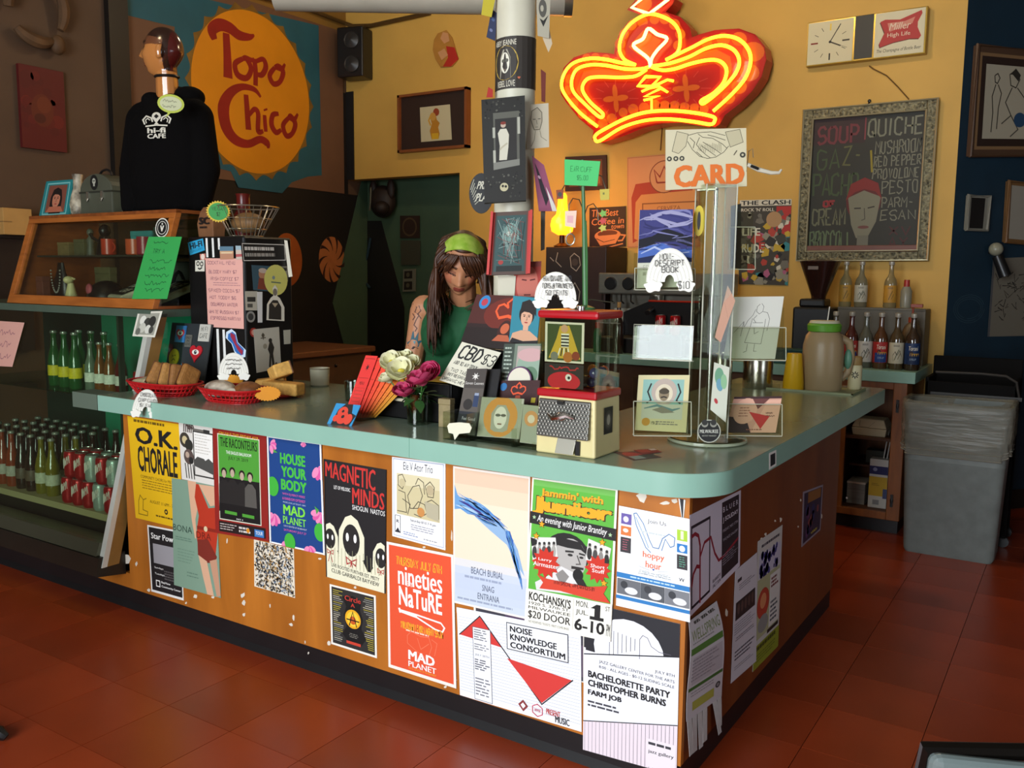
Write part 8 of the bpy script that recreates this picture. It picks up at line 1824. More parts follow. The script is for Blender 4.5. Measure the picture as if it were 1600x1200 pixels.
MB().tube([p-t.location for p in pts],.017,8).build('conduit_run',mat('conduit_brown','#5a4424',.4,metal=.4),t,smooth=True)
# ---- neon crown
YN=YB-.19
ns=thing('neon_crown','large red crown sign with glowing yellow neon tubes','neon sign',hy(1035,120,YN))
On=ns.location
def r3(pts,off=0):return[hy(800+x/4,y/4,YN)-On+Vector((0,-off,0))for x,y in pts]
outl=[(300,520),(330,420),(400,355),(500,325),(600,333),(675,345),(680,280),(710,205),(770,130),(850,92),(760,60),(850,-40),(960,-60),(1020,-10),(1005,25),(960,75),(1050,105),(1110,170),(1130,245),(1200,215),(1300,185),(1420,178),(1520,215),(1578,290),(1590,370),(1560,480),(1500,570),(1420,650),(1330,720),(1300,775),(1270,795),(1100,765),(950,770),(820,800),(700,850),(560,892),(528,872),(538,815),(440,740),(350,640),(310,585)]
MB().prism(r3(outl),(0,.13,0)).build('sign_can',mat('can_red','#9c1a10',.4),ns)
s=Sheet(r3([(280,-80),(1600,-80),(1600,900),(280,900)],.002),nobase=True)
def rr(p):return((p[0]-280)/1320,(p[1]+80)/980)
s.poly([rr(p)for p in outl],'#a8140c')
op='#c85a14'
for blob in([(330,470),(420,370),(560,340),(700,380),(860,430),(720,480),(560,470),(470,500),(440,600),(560,730),(530,770),(420,690),(350,600)],[(900,420),(1100,340),(1250,250),(1380,230),(1480,300),(1480,420),(1400,560),(1290,690),(1210,640),(1330,500),(1330,400),(1230,370),(1050,430)]):s.poly([rr(p)for p in blob],'#b8300e')
for blob in([(470,440),(560,420),(720,440),(840,445),(720,480),(560,478),(470,520),(450,580),(480,640),(420,560)],[(1010,410),(1200,330),(1310,305),(1390,350),(1400,430),(1340,540),(1350,430),(1290,380),(1180,390),(1050,425)]):s.poly([rr(p)for p in blob],op)
balls=[(490,360,30),(550,358,32),(620,365,30),(690,380,26),(760,400,24),(420,420,30),(370,490,30),(360,560,30),(400,640,34),(460,710,32),(520,750,30),(720,330,30),(715,270,36),(740,210,32),(790,155,32),(860,135,34),(935,120,30),(1000,115,34),(1060,150,34),(1095,210,32),(1080,280,30),(1250,260,34),(1350,240,40),(1440,240,44),(1520,320,62),(1500,450,54),(1440,540,44),(1380,610,38),(600,770,34),(660,740,34),(735,700,30),(800,680,34),(870,670,34),(940,655,34),(1000,660,36),(1060,660,34),(1120,670,34),(1180,675,32),(1235,680,30),(870,20,50)]
for x,y,r in balls:s.k=6;u,v=rr((x,y));s.circ(u,v,r/1320,op,ry=r/980,n=14)
s.k=8;u,v=rr((905,270));s.circ(u,v,135/1320,'#b01a0c',ry=125/980);s.poly([rr(p)for p in((865,185),(980,250),(885,375),(770,290))],op)
for cx,cy in((685,612),(1130,548)):
 for i in range(4):
  a=PI/2*i-.1;u,v=rr((cx+42*math.cos(a),cy+42*math.sin(a)));s.circ(u,v,42/1320,op,ry=19/980,rot=a,n=12)
 for i in range(12):
  a=PI*i/6;s.line([rr((cx+90*math.cos(a),cy+80*math.sin(a))),rr((cx+150*math.cos(a),cy+125*math.sin(a)))],.003,'#c0443c')
s.build('sign_face',parent=ns,m=vmat('sign_enamel',.35,coat=.3))
m_neon=mat('neon_yellow','#ffd84a',.3,emit=3.2,emitcol='#ffc024');m_neonw=mat('neon_pale','#fff0b0',.3,emit=3.2,emitcol='#ffdc7a')
def smoothp(pts,closed=False):
 out=[];n=len(pts);P=[Vector(p)for p in pts]
 for i in range(n if closed else n-1):
  p0=P[i-1]if(i or closed)else P[0];p1=P[i];p2=P[(i+1)%n];p3=P[(i+2)%n]if(i+2<n or closed)else P[-1]
  for k in range(5):
   t_=k/5;out.append(.5*((2*p1)+(p2-p0)*t_+(2*p0-5*p1+4*p2-p3)*t_*t_+(3*p1-p0-3*p2+p3)*t_**3))
 if not closed:out.append(P[-1])
 return out
def neon(pts,closed=False,m=m_neon,sm=True,r=.0115):
 q=r3(pts,.035);q=smoothp(q,closed)if sm else q
 MB().tube(q,r,8,closed).build('neon_tube',m,ns,smooth=True)
neon([(548,795),(440,710),(355,610),(325,540),(345,460),(400,400),(500,372),(600,378),(700,400),(785,412)])
neon([(870,425),(820,437),(720,437),(600,415),(500,412),(420,440),(388,510),(400,580),(470,655),(560,735),(582,715),(510,650),(462,585),(457,540),(490,497),(560,487),(700,490),(790,480),(855,440)])
neon([(1270,700),(1380,600),(1465,500),(1502,400),(1490,320),(1430,255),(1340,232),(1240,252),(1140,302),(1040,350),(975,380)])
neon([(890,420),(1000,402),(1120,362),(1220,312),(1320,290),(1400,322),(1432,390),(1405,470),(1320,565),(1215,650),(1195,635),(1270,590),(1335,520),(1352,440),(1312,390),(1240,382),(1130,405),(1030,437),(950,445),(885,425)])
neon([(785,412),(720,382),(688,330),(690,270),(715,205),(775,140),(868,96),(960,115),(1030,160),(1062,230),(1050,330),(975,382)])
neon([(878,425),(862,370),(772,292),(832,250),(865,187),(920,222),(982,250),(922,320),(886,375),(880,425)],m=m_neonw)
neon([(870,96),(762,55),(850,-20),(930,-60)],m=m_neonw,sm=False);neon([(870,96),(990,5),(960,-50)],m=m_neonw,sm=False)
neon([(850,485),(940,487),(885,547),(800,543),(850,485)],sm=False);neon([(1022,512),(985,505),(825,578),(930,545),(985,582),(940,560),(840,610),(935,605),(838,632),(886,628),(886,702)],sm=False,r=.009)
neon([(532,868),(562,885),(700,802),(850,757),(1000,750),(1150,766),(1252,782),(1278,762),(1268,735),(1150,710),(1000,697),(850,707),(720,747),(600,808),(545,842)],True)
MB().b2(Vector((-.25,.13,-.05)),Vector((-.2,.19,.05))).b2(Vector((.25,.13,-.05)),Vector((.3,.19,.05))).build('wall_bracket',m_blk,ns)
MB().tube([hy(1035,195,YW-.006)-On,hy(1032,235,YW-.006)-On],.004,6).build('power_cord',mat('cord_brown'),ns)
# ---------------------------------------------------------------- right side
tc_=thing('trash_can','large grey plastic trash can with clear liner bag','trash can',(.235,3.0,0))
m_tr=mat('trash_grey','#6f7570',.5,noise=.1,scale=20,bump=.1)
def rrect(hx_,hy_,r,z):return[Vector((sx*(hx_-r)+r*math.cos(a),sy*(hy_-r)+r*math.sin(a),z))for sx,sy,a0 in((1,1,0),(-1,1,90),(-1,-1,180),(1,-1,270))for a in[math.radians(a0+18*k)for k in range(6)]]
MB().loft([rrect(.205,.12,.03,0),rrect(.215,.125,.035,.02),rrect(.245,.150,.04,.76),rrect(.252,.156,.04,.775),rrect(.252,.156,.04,.80),rrect(.243,.148,.04,.80),rrect(.235,.142,.04,.5)],cap=False).build('bin_shell',m_tr,tc_,smooth=True)
MB().loft([rrect(.204,.119,.03,.001),rrect(.204,.119,.03,.004)]).build('bin_floor',m_tr,tc_)
def lin_ring(z,k,am,ph):
 out=[];base=rrect(.25,.155,.045,0)
 for i in range(24):
  for h in range(3):
   p=base[i].lerp(base[(i+1)%24],h/3);j=i*3+h
   out.append(Vector((p.x*k,p.y*k,z+.012*am*math.sin(j*.19+ph)))+Vector((p.x*.02,p.y*.03,0))*am*math.sin(j*.9+ph*2))
 return out
MB().loft([lin_ring(.545,.985,1.5,1.3),lin_ring(.56,1.01,1.3,1.5),lin_ring(.60,1.012,1.0,2.4),lin_ring(.645,1.022,.9,.7),lin_ring(.69,1.026,.9,3.1),lin_ring(.735,1.034,.6,1.1),lin_ring(.775,1.04,.5,2.2),lin_ring(.815,1.03,.4,.4),lin_ring(.812,.95,.4,0),lin_ring(.6,.92,.8,2)],cap=False).build('liner_bag',mat('liner_film','#8a8676',.3,alpha=.42,noise=.25,scale=7,stretch=(1,1,7),bump=.5),tc_,smooth='all')
MB().tube(lin_ring(.548,.995,1.5,1.3),.0035,5,True).tube(lin_ring(.575,1.012,1.3,1.6),.0025,5,True).build('liner_hem',mat('liner_hem','#77756a',.4),tc_,smooth=True)
t=thing('utility_cart','black plastic utility cart parked behind the trash can','cart',(.30,3.36,0));
MB().b2((-.27,-.13,.70),(.18,.16,.74)).b2((-.27,-.13,.74),(-.25,.16,.90)).b2((.16,-.13,.74),(.18,.16,.90)).b2((-.27,.14,.74),(.18,.16,1.0)).b2((-.27,-.13,.74),(.18,-.115,.88)).build('upper_tray',mat('cart_black','#0d0b0a',.8,noise=.1,spec=.15),t,bevel=.006)
MB().b2((-.26,-.12,.12),(.17,.15,.16)).build('lower_tray',mat('cart_black'),t,bevel=.006)
for x in(-.25,.16):
 for y in(-.1,.13):MB().b2((x-.015,y-.015,.05),(x+.015,y+.015,.74)).build('leg',mat('cart_black'),t);
for x in(-.25,.16):
 for y in(-.1,.13):MB().cyl((x,y-.012,.03),(x,y+.012,.03),.03,n=16).build('wheel',m_blk,t,smooth=True)
MB().tube([(-.22,-.14,.93),(0,-.14,.935),(.12,-.14,.93),(.17,-.14,.90),(.185,-.12,.82)],.007,8).build('handle',mat('cart_grey','#3a3632',.4),t,smooth=True);MB().b2((-.24,-.135,.80),(.2,-.128,.82)).build('label_strip',mat('cart_strip','#33302c',.5),t)
t=thing('cardboard_box','grey brown cardboard box on stool at right edge','box',(.73,3.18,.56));MB().b2((-.17,-.15,0),(.2,.2,.40)).build('box_body',mat('box_taupe','#5c4e40',.7,noise=.08),t,bevel=.004);MB().b2((-.172,-.155,.36),(.202,.2,.405)).build('box_flap',mat('box_taupe_dark','#4a3428',.7),t);MB().b2((-.172,-.152,.16),(.202,-.15,.166)).build('box_seam',mat('box_taupe_dark'),t)
s=Sheet([Vector((.0,-.1535,.30)),Vector((.13,-.1535,.30)),Vector((.13,-.1535,.16)),Vector((.0,-.1535,.16))],'#6a5c4c');s.frame(.1,.1,.9,.9,.06,'#44382c');s.circ(.5,.5,.2,'#3a2a22');s.build('printed_mark',parent=t)
t=thing('red_stool','dark red stool under the cardboard box','stool',(.76,3.2,0));MB().b2((-.2,-.2,.52),(.23,.22,.56)).build('seat',mat('stool_red','#3c1510',.5,noise=.1),t,bevel=.01)
for x in(-.17,.2):
 for y in(-.17,.19):MB().cyl((x,y,0),(x,y,.52),.018,n=12).build('leg',mat('stool_red'),t,smooth=True)
 # pictures on the navy wall
def navq(px,off):return[hitp(x,y,A+nv*off,nv)for x,y in px]
def navy_frame(px,label,wood,matc,art,off=.03,name='framed_drawing'):
 q=navq(px,off);t=thing(name,label,'picture',cen(q));q=[p-t.location for p in q]
 s=Sheet(q,wood,th=off-.004);art(s);s.build('frame_panel',parent=t)
 MB().tube([q[0]+nv*.004,q[1]+nv*.004,q[2]+nv*.004,q[3]+nv*.004],.012,6,True).build('frame_moulding',mat('mould_'+wood[1:],wood,.45),t)
 return t
def a_n1(s):
 s.rect(.05,.06,.95,.94,'#7a5c3c');s.rect(.08,.09,.92,.91,'#2a1a12');s.rect(.14,.16,.86,.84,'#a39a84')
 k='#3a342a'
 for pts in([(.26,.26),(.30,.24),(.33,.28),(.30,.33),(.27,.32),(.26,.26)],[(.28,.34),(.24,.45),(.26,.6),(.25,.78)],[(.31,.34),(.36,.42),(.33,.55),(.32,.75)],[(.46,.24),(.54,.20),(.6,.28),(.55,.36),(.48,.34),(.46,.24)],[(.5,.36),(.42,.5),(.5,.62),(.38,.7)],[(.57,.36),(.68,.46),(.7,.6)],[(.5,.62),(.6,.75),(.5,.82)]):s.line(pts,.012,k)
 s.poly([(.46,.24),(.54,.18),(.61,.24),(.58,.30),(.5,.24)],'#2a251e');s.circ(.62,.66,.08,'#24405c',ry=.07)
navy_frame([(1527,70),(1640,82),(1636,243),(1515,244)],'wood framed ink drawing of two figures on navy wall','#4a3322',None,a_n1)
navy_frame([(1576,283),(1640,290),(1640,384),(1570,378)],'light wood framed sketch at right edge of navy wall','#6a4a28',None,lambda s:(s.rect(.08,.06,.95,.94,'#8d8678'),s.line([(.5,.3),(.45,.5),(.5,.7)],.03,'#2c2822'),s.circ(.5,.45,.08,'#3a342c')),.025)
navy_frame([(1513,305),(1546,307),(1541,360),(1509,359)],'small mirror-sided dark frame on navy wall','#777468',None,lambda s:s.rect(.16,.06,.82,.95,'#120f0d'),.02,'small_mirror')
s=Sheet(navq([(1552,404),(1640,400),(1640,524),(1543,526)],.006),'#6b6558');rnd=random.Random(31)
for i in range(46):s.k=4;u,v=.12+.6*rnd.random(),.18+.62*rnd.random();s.line([(u,v),(u+rnd.uniform(-.08,.08),v+rnd.uniform(-.06,.06)),(u+rnd.uniform(-.1,.1),v+rnd.uniform(-.08,.08))],.012,rnd.choice(['#2a2620','#3c362c','#1f1c18']))
s.rect(0,0,.03,1,'#4a4a4c');s.build('ink_drawing','unframed grey sheet of ink scribbles on navy wall','drawing')
t=thing('clip_lamp','small black clip lamp with pale bulb on navy wall','lamp',navy(1545,395)+nv*.05)
MB().ell((0,0,.02),(.04,.04,.04),8).build('bulb',mat('bulb_grey','#8a8874',.3),t,smooth='all');MB().cyl((.01,0,-.02),(.06,.0,-.14),.03,.035,14).build('lamp_body',m_blk,t,smooth=True);MB().tube([Vector((0,0,0)),-nv*.05],.008,6).build('bracket',m_blk,t)
s=Sheet(navq([(1487,455),(1545,455),(1540,510),(1484,510)],.004),nobase=True);t=thing('chalk_scribble','faint chalk circle scribble on the navy wall','drawing',s.o)
s=Sheet([p-t.location for p in navq([(1487,455),(1545,455),(1540,510),(1484,510)],.004)],nobase=True)
for i in range(3):s.line([(.5+(.42-.05*i)*math.cos(a+i),.5+(.4-.06*i)*math.sin(a+i))for a in[6.0*k/20 for k in range(21)]],.008,'#3a5058')
s.build('chalk_line',parent=t)
# ---------------------------------------------------------------- chairs at the edges of the view
def chair(loc,rz,label):
 t=thing('diner_chair',label,'chair',loc,rz,'diner chairs')
 mv=mat('vinyl_grey','#5f6a68',.3,noise=.04,coat=.2);mt=mat('chair_tube','#15120f',.3,metal=.5)
 MB().b2((-.21,-.2,.43),(.21,.2,.47)).build('seat',mv,t,bevel=.02,seg=3)
 pts=[Vector((-.21+.42*i/8,.21+.02-.03*math.sin(PI*i/8)*-1,0))for i in range(9)]
 b=MB();b.prism([p+Vector((0,.03,.60))for p in pts]+[p+Vector((0,.055,.60))for p in pts[::-1]],(0,.035,.24));b.build('backrest',mv,t,bevel=.012,seg=3)
 MB().tube([Vector((-.21,.245,.60)),Vector((-.205,.29,.835)),Vector((0,.325,.85)),Vector((.205,.29,.835)),Vector((.21,.245,.60))],.012,8).build('back_piping',mt,t,smooth=True)
 for e in(-.19,.19):
  MB().tube([(e,-.18,.43),(e*1.05,-.2,.02)],.012,8).build('leg',mt,t,smooth=True);MB().tube([(e*1.05,.27,.70),(e,.2,.43),(e*1.05,.24,.02)],.012,8).build('leg',mt,t,smooth=True)
  for y in(-.2,.24):MB().cyl((e*1.05,y,0),(e*1.05,y,.035),.016,n=10).build('foot_cap',m_blk,t)
 return t
cpos=atd(1520,1160,1.22)
chair((.64,-.56,0),math.radians(33+180),'grey vinyl diner chair with black trim in the near right corner')
fp=hz(10,1158,0);dl_=Vector((-.84,-.54,0))
t=thing('pedestal_table','black pedestal table with one base foot showing at left edge','table',fp+dl_*.36)
for i in range(4):
 a=math.atan2(-dl_.y,-dl_.x)+PI/2*i;d=Vector((math.cos(a),math.sin(a),0))
 MB().tube([d*.02+Vector((0,0,.07)),d*.2+Vector((0,0,.05)),d*.34+Vector((0,0,.026)),d*.36+Vector((0,0,.012))],[.03,.026,.022,.012],8).build('base_foot',m_blk,t,smooth=True)
MB().cyl((0,0,.05),(0,0,.71),.032,n=16).build('column',m_blk,t,smooth=True);MB().cyl((0,0,.71),(0,0,.74),.27,n=40).build('table_top',mat('table_top_dark','#2a1c14',.4,noise=.1),t,bevel=.006)
# ---------------------------------------------------------------- pendant lamps added above the view as unseen warm fill
def pendant(loc,watts,label):
 t=thing('fill_pendant',label,'lamp',loc,0,'added fill pendants')
 MB().lathe([(.03,.14),(.06,.12),(.15,.0),(.148,.0),(.055,.112),(.028,.132)],28,cap=False).build('lamp_shade',mat('shade_cream','#c9b98a',.5),t,smooth=True)
 MB().cyl((0,0,.13),(0,0,ZC-loc[2]),.006,n=8).build('cord',m_blk,t)
 MB().ell((0,0,.045),(.04,.04,.05),10).build('bulb',mat('bulb_warm','#fff0d0',.3,emit=12,emitcol='#ffcf8a'),t,smooth='all')
 L=bpy.data.lights.new('fill_pendant_light','POINT');L.energy=watts;L.color=(1,.79,.52);L.shadow_soft_size=.12
 o=bpy.data.objects.new('fill_pendant_light',L);COL.objects.link(o);o.location=Vector(loc)+Vector((0,0,-.08))
pendant((-.9,2.3,3.55),31,'added cream pendant fill lamp over the back counter near the chalkboard')
pendant((-2.9,2.2,3.7),27,'added cream pendant fill lamp over the passage between counters')
pendant((-2.6,-.6,3.75),14,'added cream pendant fill lamp before the drinks case')
# ================================================================ FIGURES
from mathutils.bvhtree import BVHTree
def head_mb(M=None,o=(0,0,0),sc=1.0,ears=True):
 b=MB();o=Vector(o);NL,NK=56,72;vs=[]
 g=lambda v,s:math.exp(-(v/s)**2)
 for i in range(NL+1):
  ph=-PI/2+PI*i/NL
  for k in range(NK):
   t=2*PI*k/NK
   d=Vector((math.cos(ph)*math.sin(t),-math.cos(ph)*math.cos(t),math.sin(ph)))
   x,y,z=d.x*.073,d.y*.093,d.z*.113
   if z<0:
    q=-z/.113
    x*=1-.28*q**1.5
    if y>0:y*=1-.45*q
    else:y-=.010*q*q
   if d.y<-.05:
    f=min(1,(-d.y)*1.6);ax=abs(x);dy=0
    nz=0
    if-.042<z<.028:
     u=(.028-z)/.056
     nz=.026*(u**1.3 if u<1 else max(0,1-(u-1)*6))*g(x,.010+.004*u)
    dy+=nz+.006*g(ax-.013,.007)*g(z+.033,.008)
    dy+=.005*g(z-.036,.010)*g(ax-.026,.022)
    dy-=.011*g(ax-.031,.015)*g(z-.013,.013);dy+=.006*g(ax-.031,.012)*g(z-.011,.008)
    dy+=.005*g(ax-.040,.018)*g(z+.022,.018)
    dy+=.0065*g(x,.018)*g(z+.053,.005)+.0075*g(x,.016)*g(z+.0645,.006)-.004*g(x,.022)*g(z+.0585,.0028)
    dy+=.007*g(x,.018)*g(z+.095,.014)-.003*g(x,.02)*g(z+.077,.006)
    y-=dy*f
   v=Vector((x,y,z))*sc
   vs.append(o+(M@v if M else v))
 b.add(vs,[(i*NK+k,i*NK+(k+1)%NK,(i+1)*NK+(k+1)%NK,(i+1)*NK+k)for i in range(NL)for k in range(NK)])
 if ears:
  for e in(-1,1):
   m=RXY(0,0,e*.35)
   mm=(M@m)if M else m
   c=Vector((e*.073,.012,-.008))*sc
   b.ell(o+(M@c if M else c),(.010*sc,.019*sc,.031*sc),8,mm)
   c=Vector((e*.070,.006,-.030))*sc
   b.ell(o+(M@c if M else c),(.008*sc,.010*sc,.012*sc),6,mm)
 return b
def cap(b,p0,p1,r0,r1,n=12):
 p0=Vector(p0);p1=Vector(p1)
 b.cyl(p0,p1,r0,r1,n);b.ell(p0,(r0,)*3,7);b.ell(p1,(r1,)*3,7)
def bvh_of(o):return BVHTree.FromPolygons([v.co for v in o.data.vertices],[tuple(p.vertices)for p in o.data.polygons])
def proj_sheet(bv,c,rt,up,d,w_,h_):
 c,rt,up,d=Vector(c),Vector(rt).normalized(),Vector(up).normalized(),Vector(d).normalized()
 def fn(u,v):
  o=c+rt*((u-.5)*w_)+up*((.5-v)*h_)
  hloc,n_,i_,ds=bv.ray_cast(o-d*.5,d)
  if hloc is None:return o,-d
  return hloc,(n_ if n_.dot(d)<0 else-n_)
 return Sheet(fn=fn,size=(w_,h_),nobase=True)
 # ---------------------------------------------------------------- mannequin in a hoodie on the showcase
mq=thing('mannequin_bust','mannequin bust in black hoodie standing on the showcase, face in profile','mannequin',(-2.93,.62,1.705),math.radians(14))
b=MB()
b.loft([[Vector((rx*math.copysign(abs(math.cos(t_))**.8,math.cos(t_)),ry*math.copysign(abs(math.sin(t_))**.8,math.sin(t_)),z))for t_ in[2*PI*i/36 for i in range(36)]]for z,rx,ry in((0,.165,.105),(.03,.185,.12),(.05,.178,.112),(.12,.19,.125),(.25,.197,.13),(.36,.20,.128),(.43,.18,.115),(.48,.12,.09),(.51,.07,.07))])
for e in(-1,1):
 cap(b,(e*.165,0,.44),(e*.215,-.015,.20),.068,.060);cap(b,(e*.215,-.015,.20),(e*.20,-.05,.03),.060,.045);b.ell((e*.12,.0,.475),(.09,.07,.05),8)
b.ell((0,.05,.53),(.125,.075,.065),10);b.ell((.085,.04,.54),(.075,.07,.05),8);b.ell((-.07,-.03,.52),(.05,.05,.04),8);b.ell((.06,-.06,.50),(.06,.04,.04),8);b.ell((0,.0,.49),(.12,.09,.05),8)
m_hood=mat('hoodie_black','#080707',.95,spec=.1,noise=.15,scale=6,bump=.15)
hd_o=b.build('hoodie',m_hood,mq);remesh(hd_o,.008,6)
hb=bvh_of(hd_o)
MB().b2((-.16,-.09,0),(.16,.09,.012)).build('base_board',m_blk,mq)
HM=RZ(math.radians(-72))@RXY(math.radians(-4),0,0)
b=head_mb(HM,(-.005,-.02,.735),1.0)
cap(b,(-.005,.0,.50),(.0,-.012,.67),.052,.048)
hm=b.build('bust_head',vmat('mannequin_paint',.22,coat=.6,spec=.6),mq);remesh(hm,.0034,2)
Hi=HM.inverted();ho=Vector((-.005,-.02,.735))
def mcol(co):
 p=Hi@(co-ho)
 if p.z>.062-.2*max(0,p.y+.06)or(p.y>.02 and p.z>-.085):return lin('#2c1710')if p.y<.045 else lin('#4c1512')
 if abs(p.z-.034)<.006 and .012<abs(p.x)<.05 and p.y<-.04:return lin('#24120c')
 if abs(p.z-.012)<.006 and .018<abs(p.x)<.045 and p.y<-.04:return lin('#1c0e0a')
 if-.071<p.z<-.048 and abs(p.x)<.02 and p.y<-.06:return lin('#7a3a2a')
 if p.z>.02:return lin('#6a4028')  # upper face darkened: its glossy reflection is painted into the colour
 return lin('#b8783e')
paint(hm,mcol)
MB().tube([Vector((.0,-.008,.628))+Vector((.051*math.cos(a),.051*math.sin(a),.004*math.sin(a)))for a in[2*PI*i/28 for i in range(28)]],.007,6,True).build('choker',m_blk,mq,smooth=True)
vw=(mq.location+Vector((0,0,.3))-CAM_P).normalized();vw=RZ(-math.radians(14))@vw;vw.z=0;vw.normalize()
rt_l=Vector((vw.y,-vw.x,0))
s=proj_sheet(hb,Vector((.012,-.10,.385)),rt_l,(0,0,1),vw,.13,.13);s.DZ=.0006
wc_='#d0ccbc'
s.line([(.1,.42),(.04,.25),(.16,.12),(.32,.2),(.36,.34)],.05,wc_);s.line([(.16,.38),(.13,.27),(.2,.21),(.28,.28)],.03,wc_);s.line([(.9,.42),(.96,.25),(.84,.12),(.68,.2),(.64,.34)],.05,wc_);s.line([(.84,.38),(.87,.27),(.8,.21),(.72,.28)],.03,wc_);s.circ(.5,.16,.15,wc_);s.poly([(.5,.08),(.58,.16),(.5,.24),(.42,.16)],'#171513');s.poly([(.42,.3),(.58,.3),(.52,.38),(.58,.44),(.42,.44),(.48,.38)],wc_);s.line([(.14,.5),(.5,.47),(.86,.5)],.05,wc_)
s.text('hi-fi',(.2,.56,.8,.74),wc_,.04);s.text('CAFE',(.2,.77,.8,.93),wc_,.04);s.build('hoodie_print',parent=mq)
t=thing('speech_tag','pale green speech bubble tag at the hoodie neck','tag',hy(267,162,.44))
nn=(CAM_P-t.location).normalized();up_=Vector((0,0,1));rt_=up_.cross(nn).normalized()
bp=[(1.0*math.cos(a),.8*math.sin(a))for a in[2*PI*i/24 for i in range(24)]];bp[17:18]=[(-.25,-.78),(-.45,-1.25),(-.05,-.8)]
MB().prism([rt_*(.055*x)+up_*(.05*y)for x,y in bp],nn*-.002).build('tag_card',mat('tag_lime','#b4c04a',.6),t);MB().prism([nn*.001+rt_*(.045*x)+up_*(.038*y)for x,y in bp if y>-.82],nn*-.0005).build('tag_face',mat('tag_cream','#c4c8a0',.6),t)
s=Sheet([rt_*(.04*a)+up_*(.028*b_)+nn*.0015 for a,b_ in((-1,1),(1,1),(1,-1),(-1,-1))],nobase=True);s.scrib((.05,.1,.95,.9),2,'#8a8c70',.03,3);s.build('writing',parent=t)
t=thing('red_jar','dark red jar below hoodie sleeve behind the wire basket','jar',(-2.50,.675,BZ1))
MB().lathe([(.035,0),(.04,.01),(.04,.11),(.03,.13),(.03,.19),(.034,.2),(.001,.203)],18).build('jar_body',mat('jar_maroon','#5a1712',.3,noise=.06),t,smooth=True)
# ---------------------------------------------------------------- woman behind the counter
pn_=thing('person','person in green sleeveless top and lime headband looking down behind counter','person',(-1.355,.805,0),math.radians(24))
b=MB()
HC=Vector((.018,-.135,1.475));WM=RZ(math.radians(12))@RXY(math.radians(34),math.radians(6),0)
hb_=head_mb(WM,HC,1.06);b.add(hb_.v,hb_.f)
cap(b,(0,-.02,1.30),HC+Vector((0,.03,-.07)),.055,.05)
for c,r in(((0,.0,1.20),(.165,.105,.165)),((0,.0,1.29),(.13,.075,.055)),((0,.015,1.02),(.14,.10,.15)),((0,.03,.88),(.165,.115,.13))):b.ell(c,r,10)
for e in(-1,1):
 b.ell((e*.165,.0,1.295),(.055,.052,.055),8)
 cap(b,(e*.178,.0,1.285),(e*.215,-.01,1.045),.046,.038);cap(b,(e*.215,-.01,1.045),(e*.13,-.235,.985),.037,.025)
 # hand: palm and five fingers resting on the worktop
 wr_=Vector((e*.13,-.235,.985));fw=Vector((-e*.25,-.95,-.12)).normalized();sd=Vector((fw.y,-fw.x,0)).normalized()*-e
 pm=wr_+fw*.05
 Mh=Matrix((sd,fw,sd.cross(fw))).transposed()
 b.ell(pm,(.037,.05,.015),8,Mh)
 for j,(of,L_)in enumerate(((-.030,.060),(-.011,.075),(.009,.080),(.028,.072))):
  f0_=pm+fw*.035+sd*of;f1_=f0_+fw*(L_*.5)+Vector((0,0,.008));f2_=f1_+fw*(L_*.4)+Vector((0,0,-.018))
  cap(b,f0_,f1_,.0088,.0082,8);cap(b,f1_,f2_,.0082,.0068,8)
 th0=wr_+fw*.025+sd*.028*(-1 if e>0 else-1);th1=th0+fw*.03-sd*.022;th2=th1+fw*.026-sd*.006
 cap(b,th0,th1,.0105,.0095,8);cap(b,th1,th2,.0092,.0075,8)
 cap(b,(e*.085,.03,.88),(e*.095,.02,.48),.08,.05);cap(b,(e*.095,.02,.48),(e*.10,.05,.07),.048,.034);b.ell((e*.10,-.02,.035),(.04,.10,.035),8)
body=b.build('body',vmat('skin',.5,spec=.35),pn_);remesh(body,.0040,3)
Wi=WM.inverted()
def wcol(co):
 p=(Wi@(co-HC))/1.06
 sk=lin('#b57c58')
 if co.z<1.33 and co.z>.2:return sk
 if p.y<-.03 and p.z>-.12:
  ax=abs(p.x)
  if-.072<p.z<-.047 and ax<.021-.25*abs(p.z+.058):return lin('#8a4034')
  if abs(p.z-.034+.1*(ax-.03)**2)<.0045 and .013<ax<.046:return lin('#4a2c1c')
  if abs(p.z-.004)<.0032 and .017<ax<.045:return lin('#2c1812')
  if .004<p.z<.018 and .017<ax<.045:return lin('#8d5a42')
  if abs(p.z+.02)<.02 and .03<ax<.06:return lin('#b06a4c')
 return sk
paint(body,wcol)
# clothes
b=MB()
for c,r in(((0,.0,1.20),(.183,.122,.165)),((0,.0,1.27),(.15,.095,.07)),((0,.01,1.08),(.165,.118,.13)),((0,.02,.97),(.17,.122,.12))):b.ell(c,r,12)
for e in(-1,1):b.ell((e*.075,-.085,1.185),(.08,.062,.075),10);b.ell((e*.125,.0,1.305),(.062,.060,.042),8)
top=b.build('green_top',mat('top_green','#12512c',.75,noise=.1,scale=8,bump=.1),pn_);remesh(top,.006,4)
b=MB();b.ell((0,.03,.87),(.182,.132,.10),10)
for e in(-1,1):cap(b,(e*.088,.03,.86),(e*.097,.02,.48),.095,.066);cap(b,(e*.097,.02,.48),(e*.10,.05,.10),.064,.055)
tr=b.build('trousers',mat('trousers_dark','#1a1a20',.8,noise=.1),pn_);remesh(tr,.010,3)
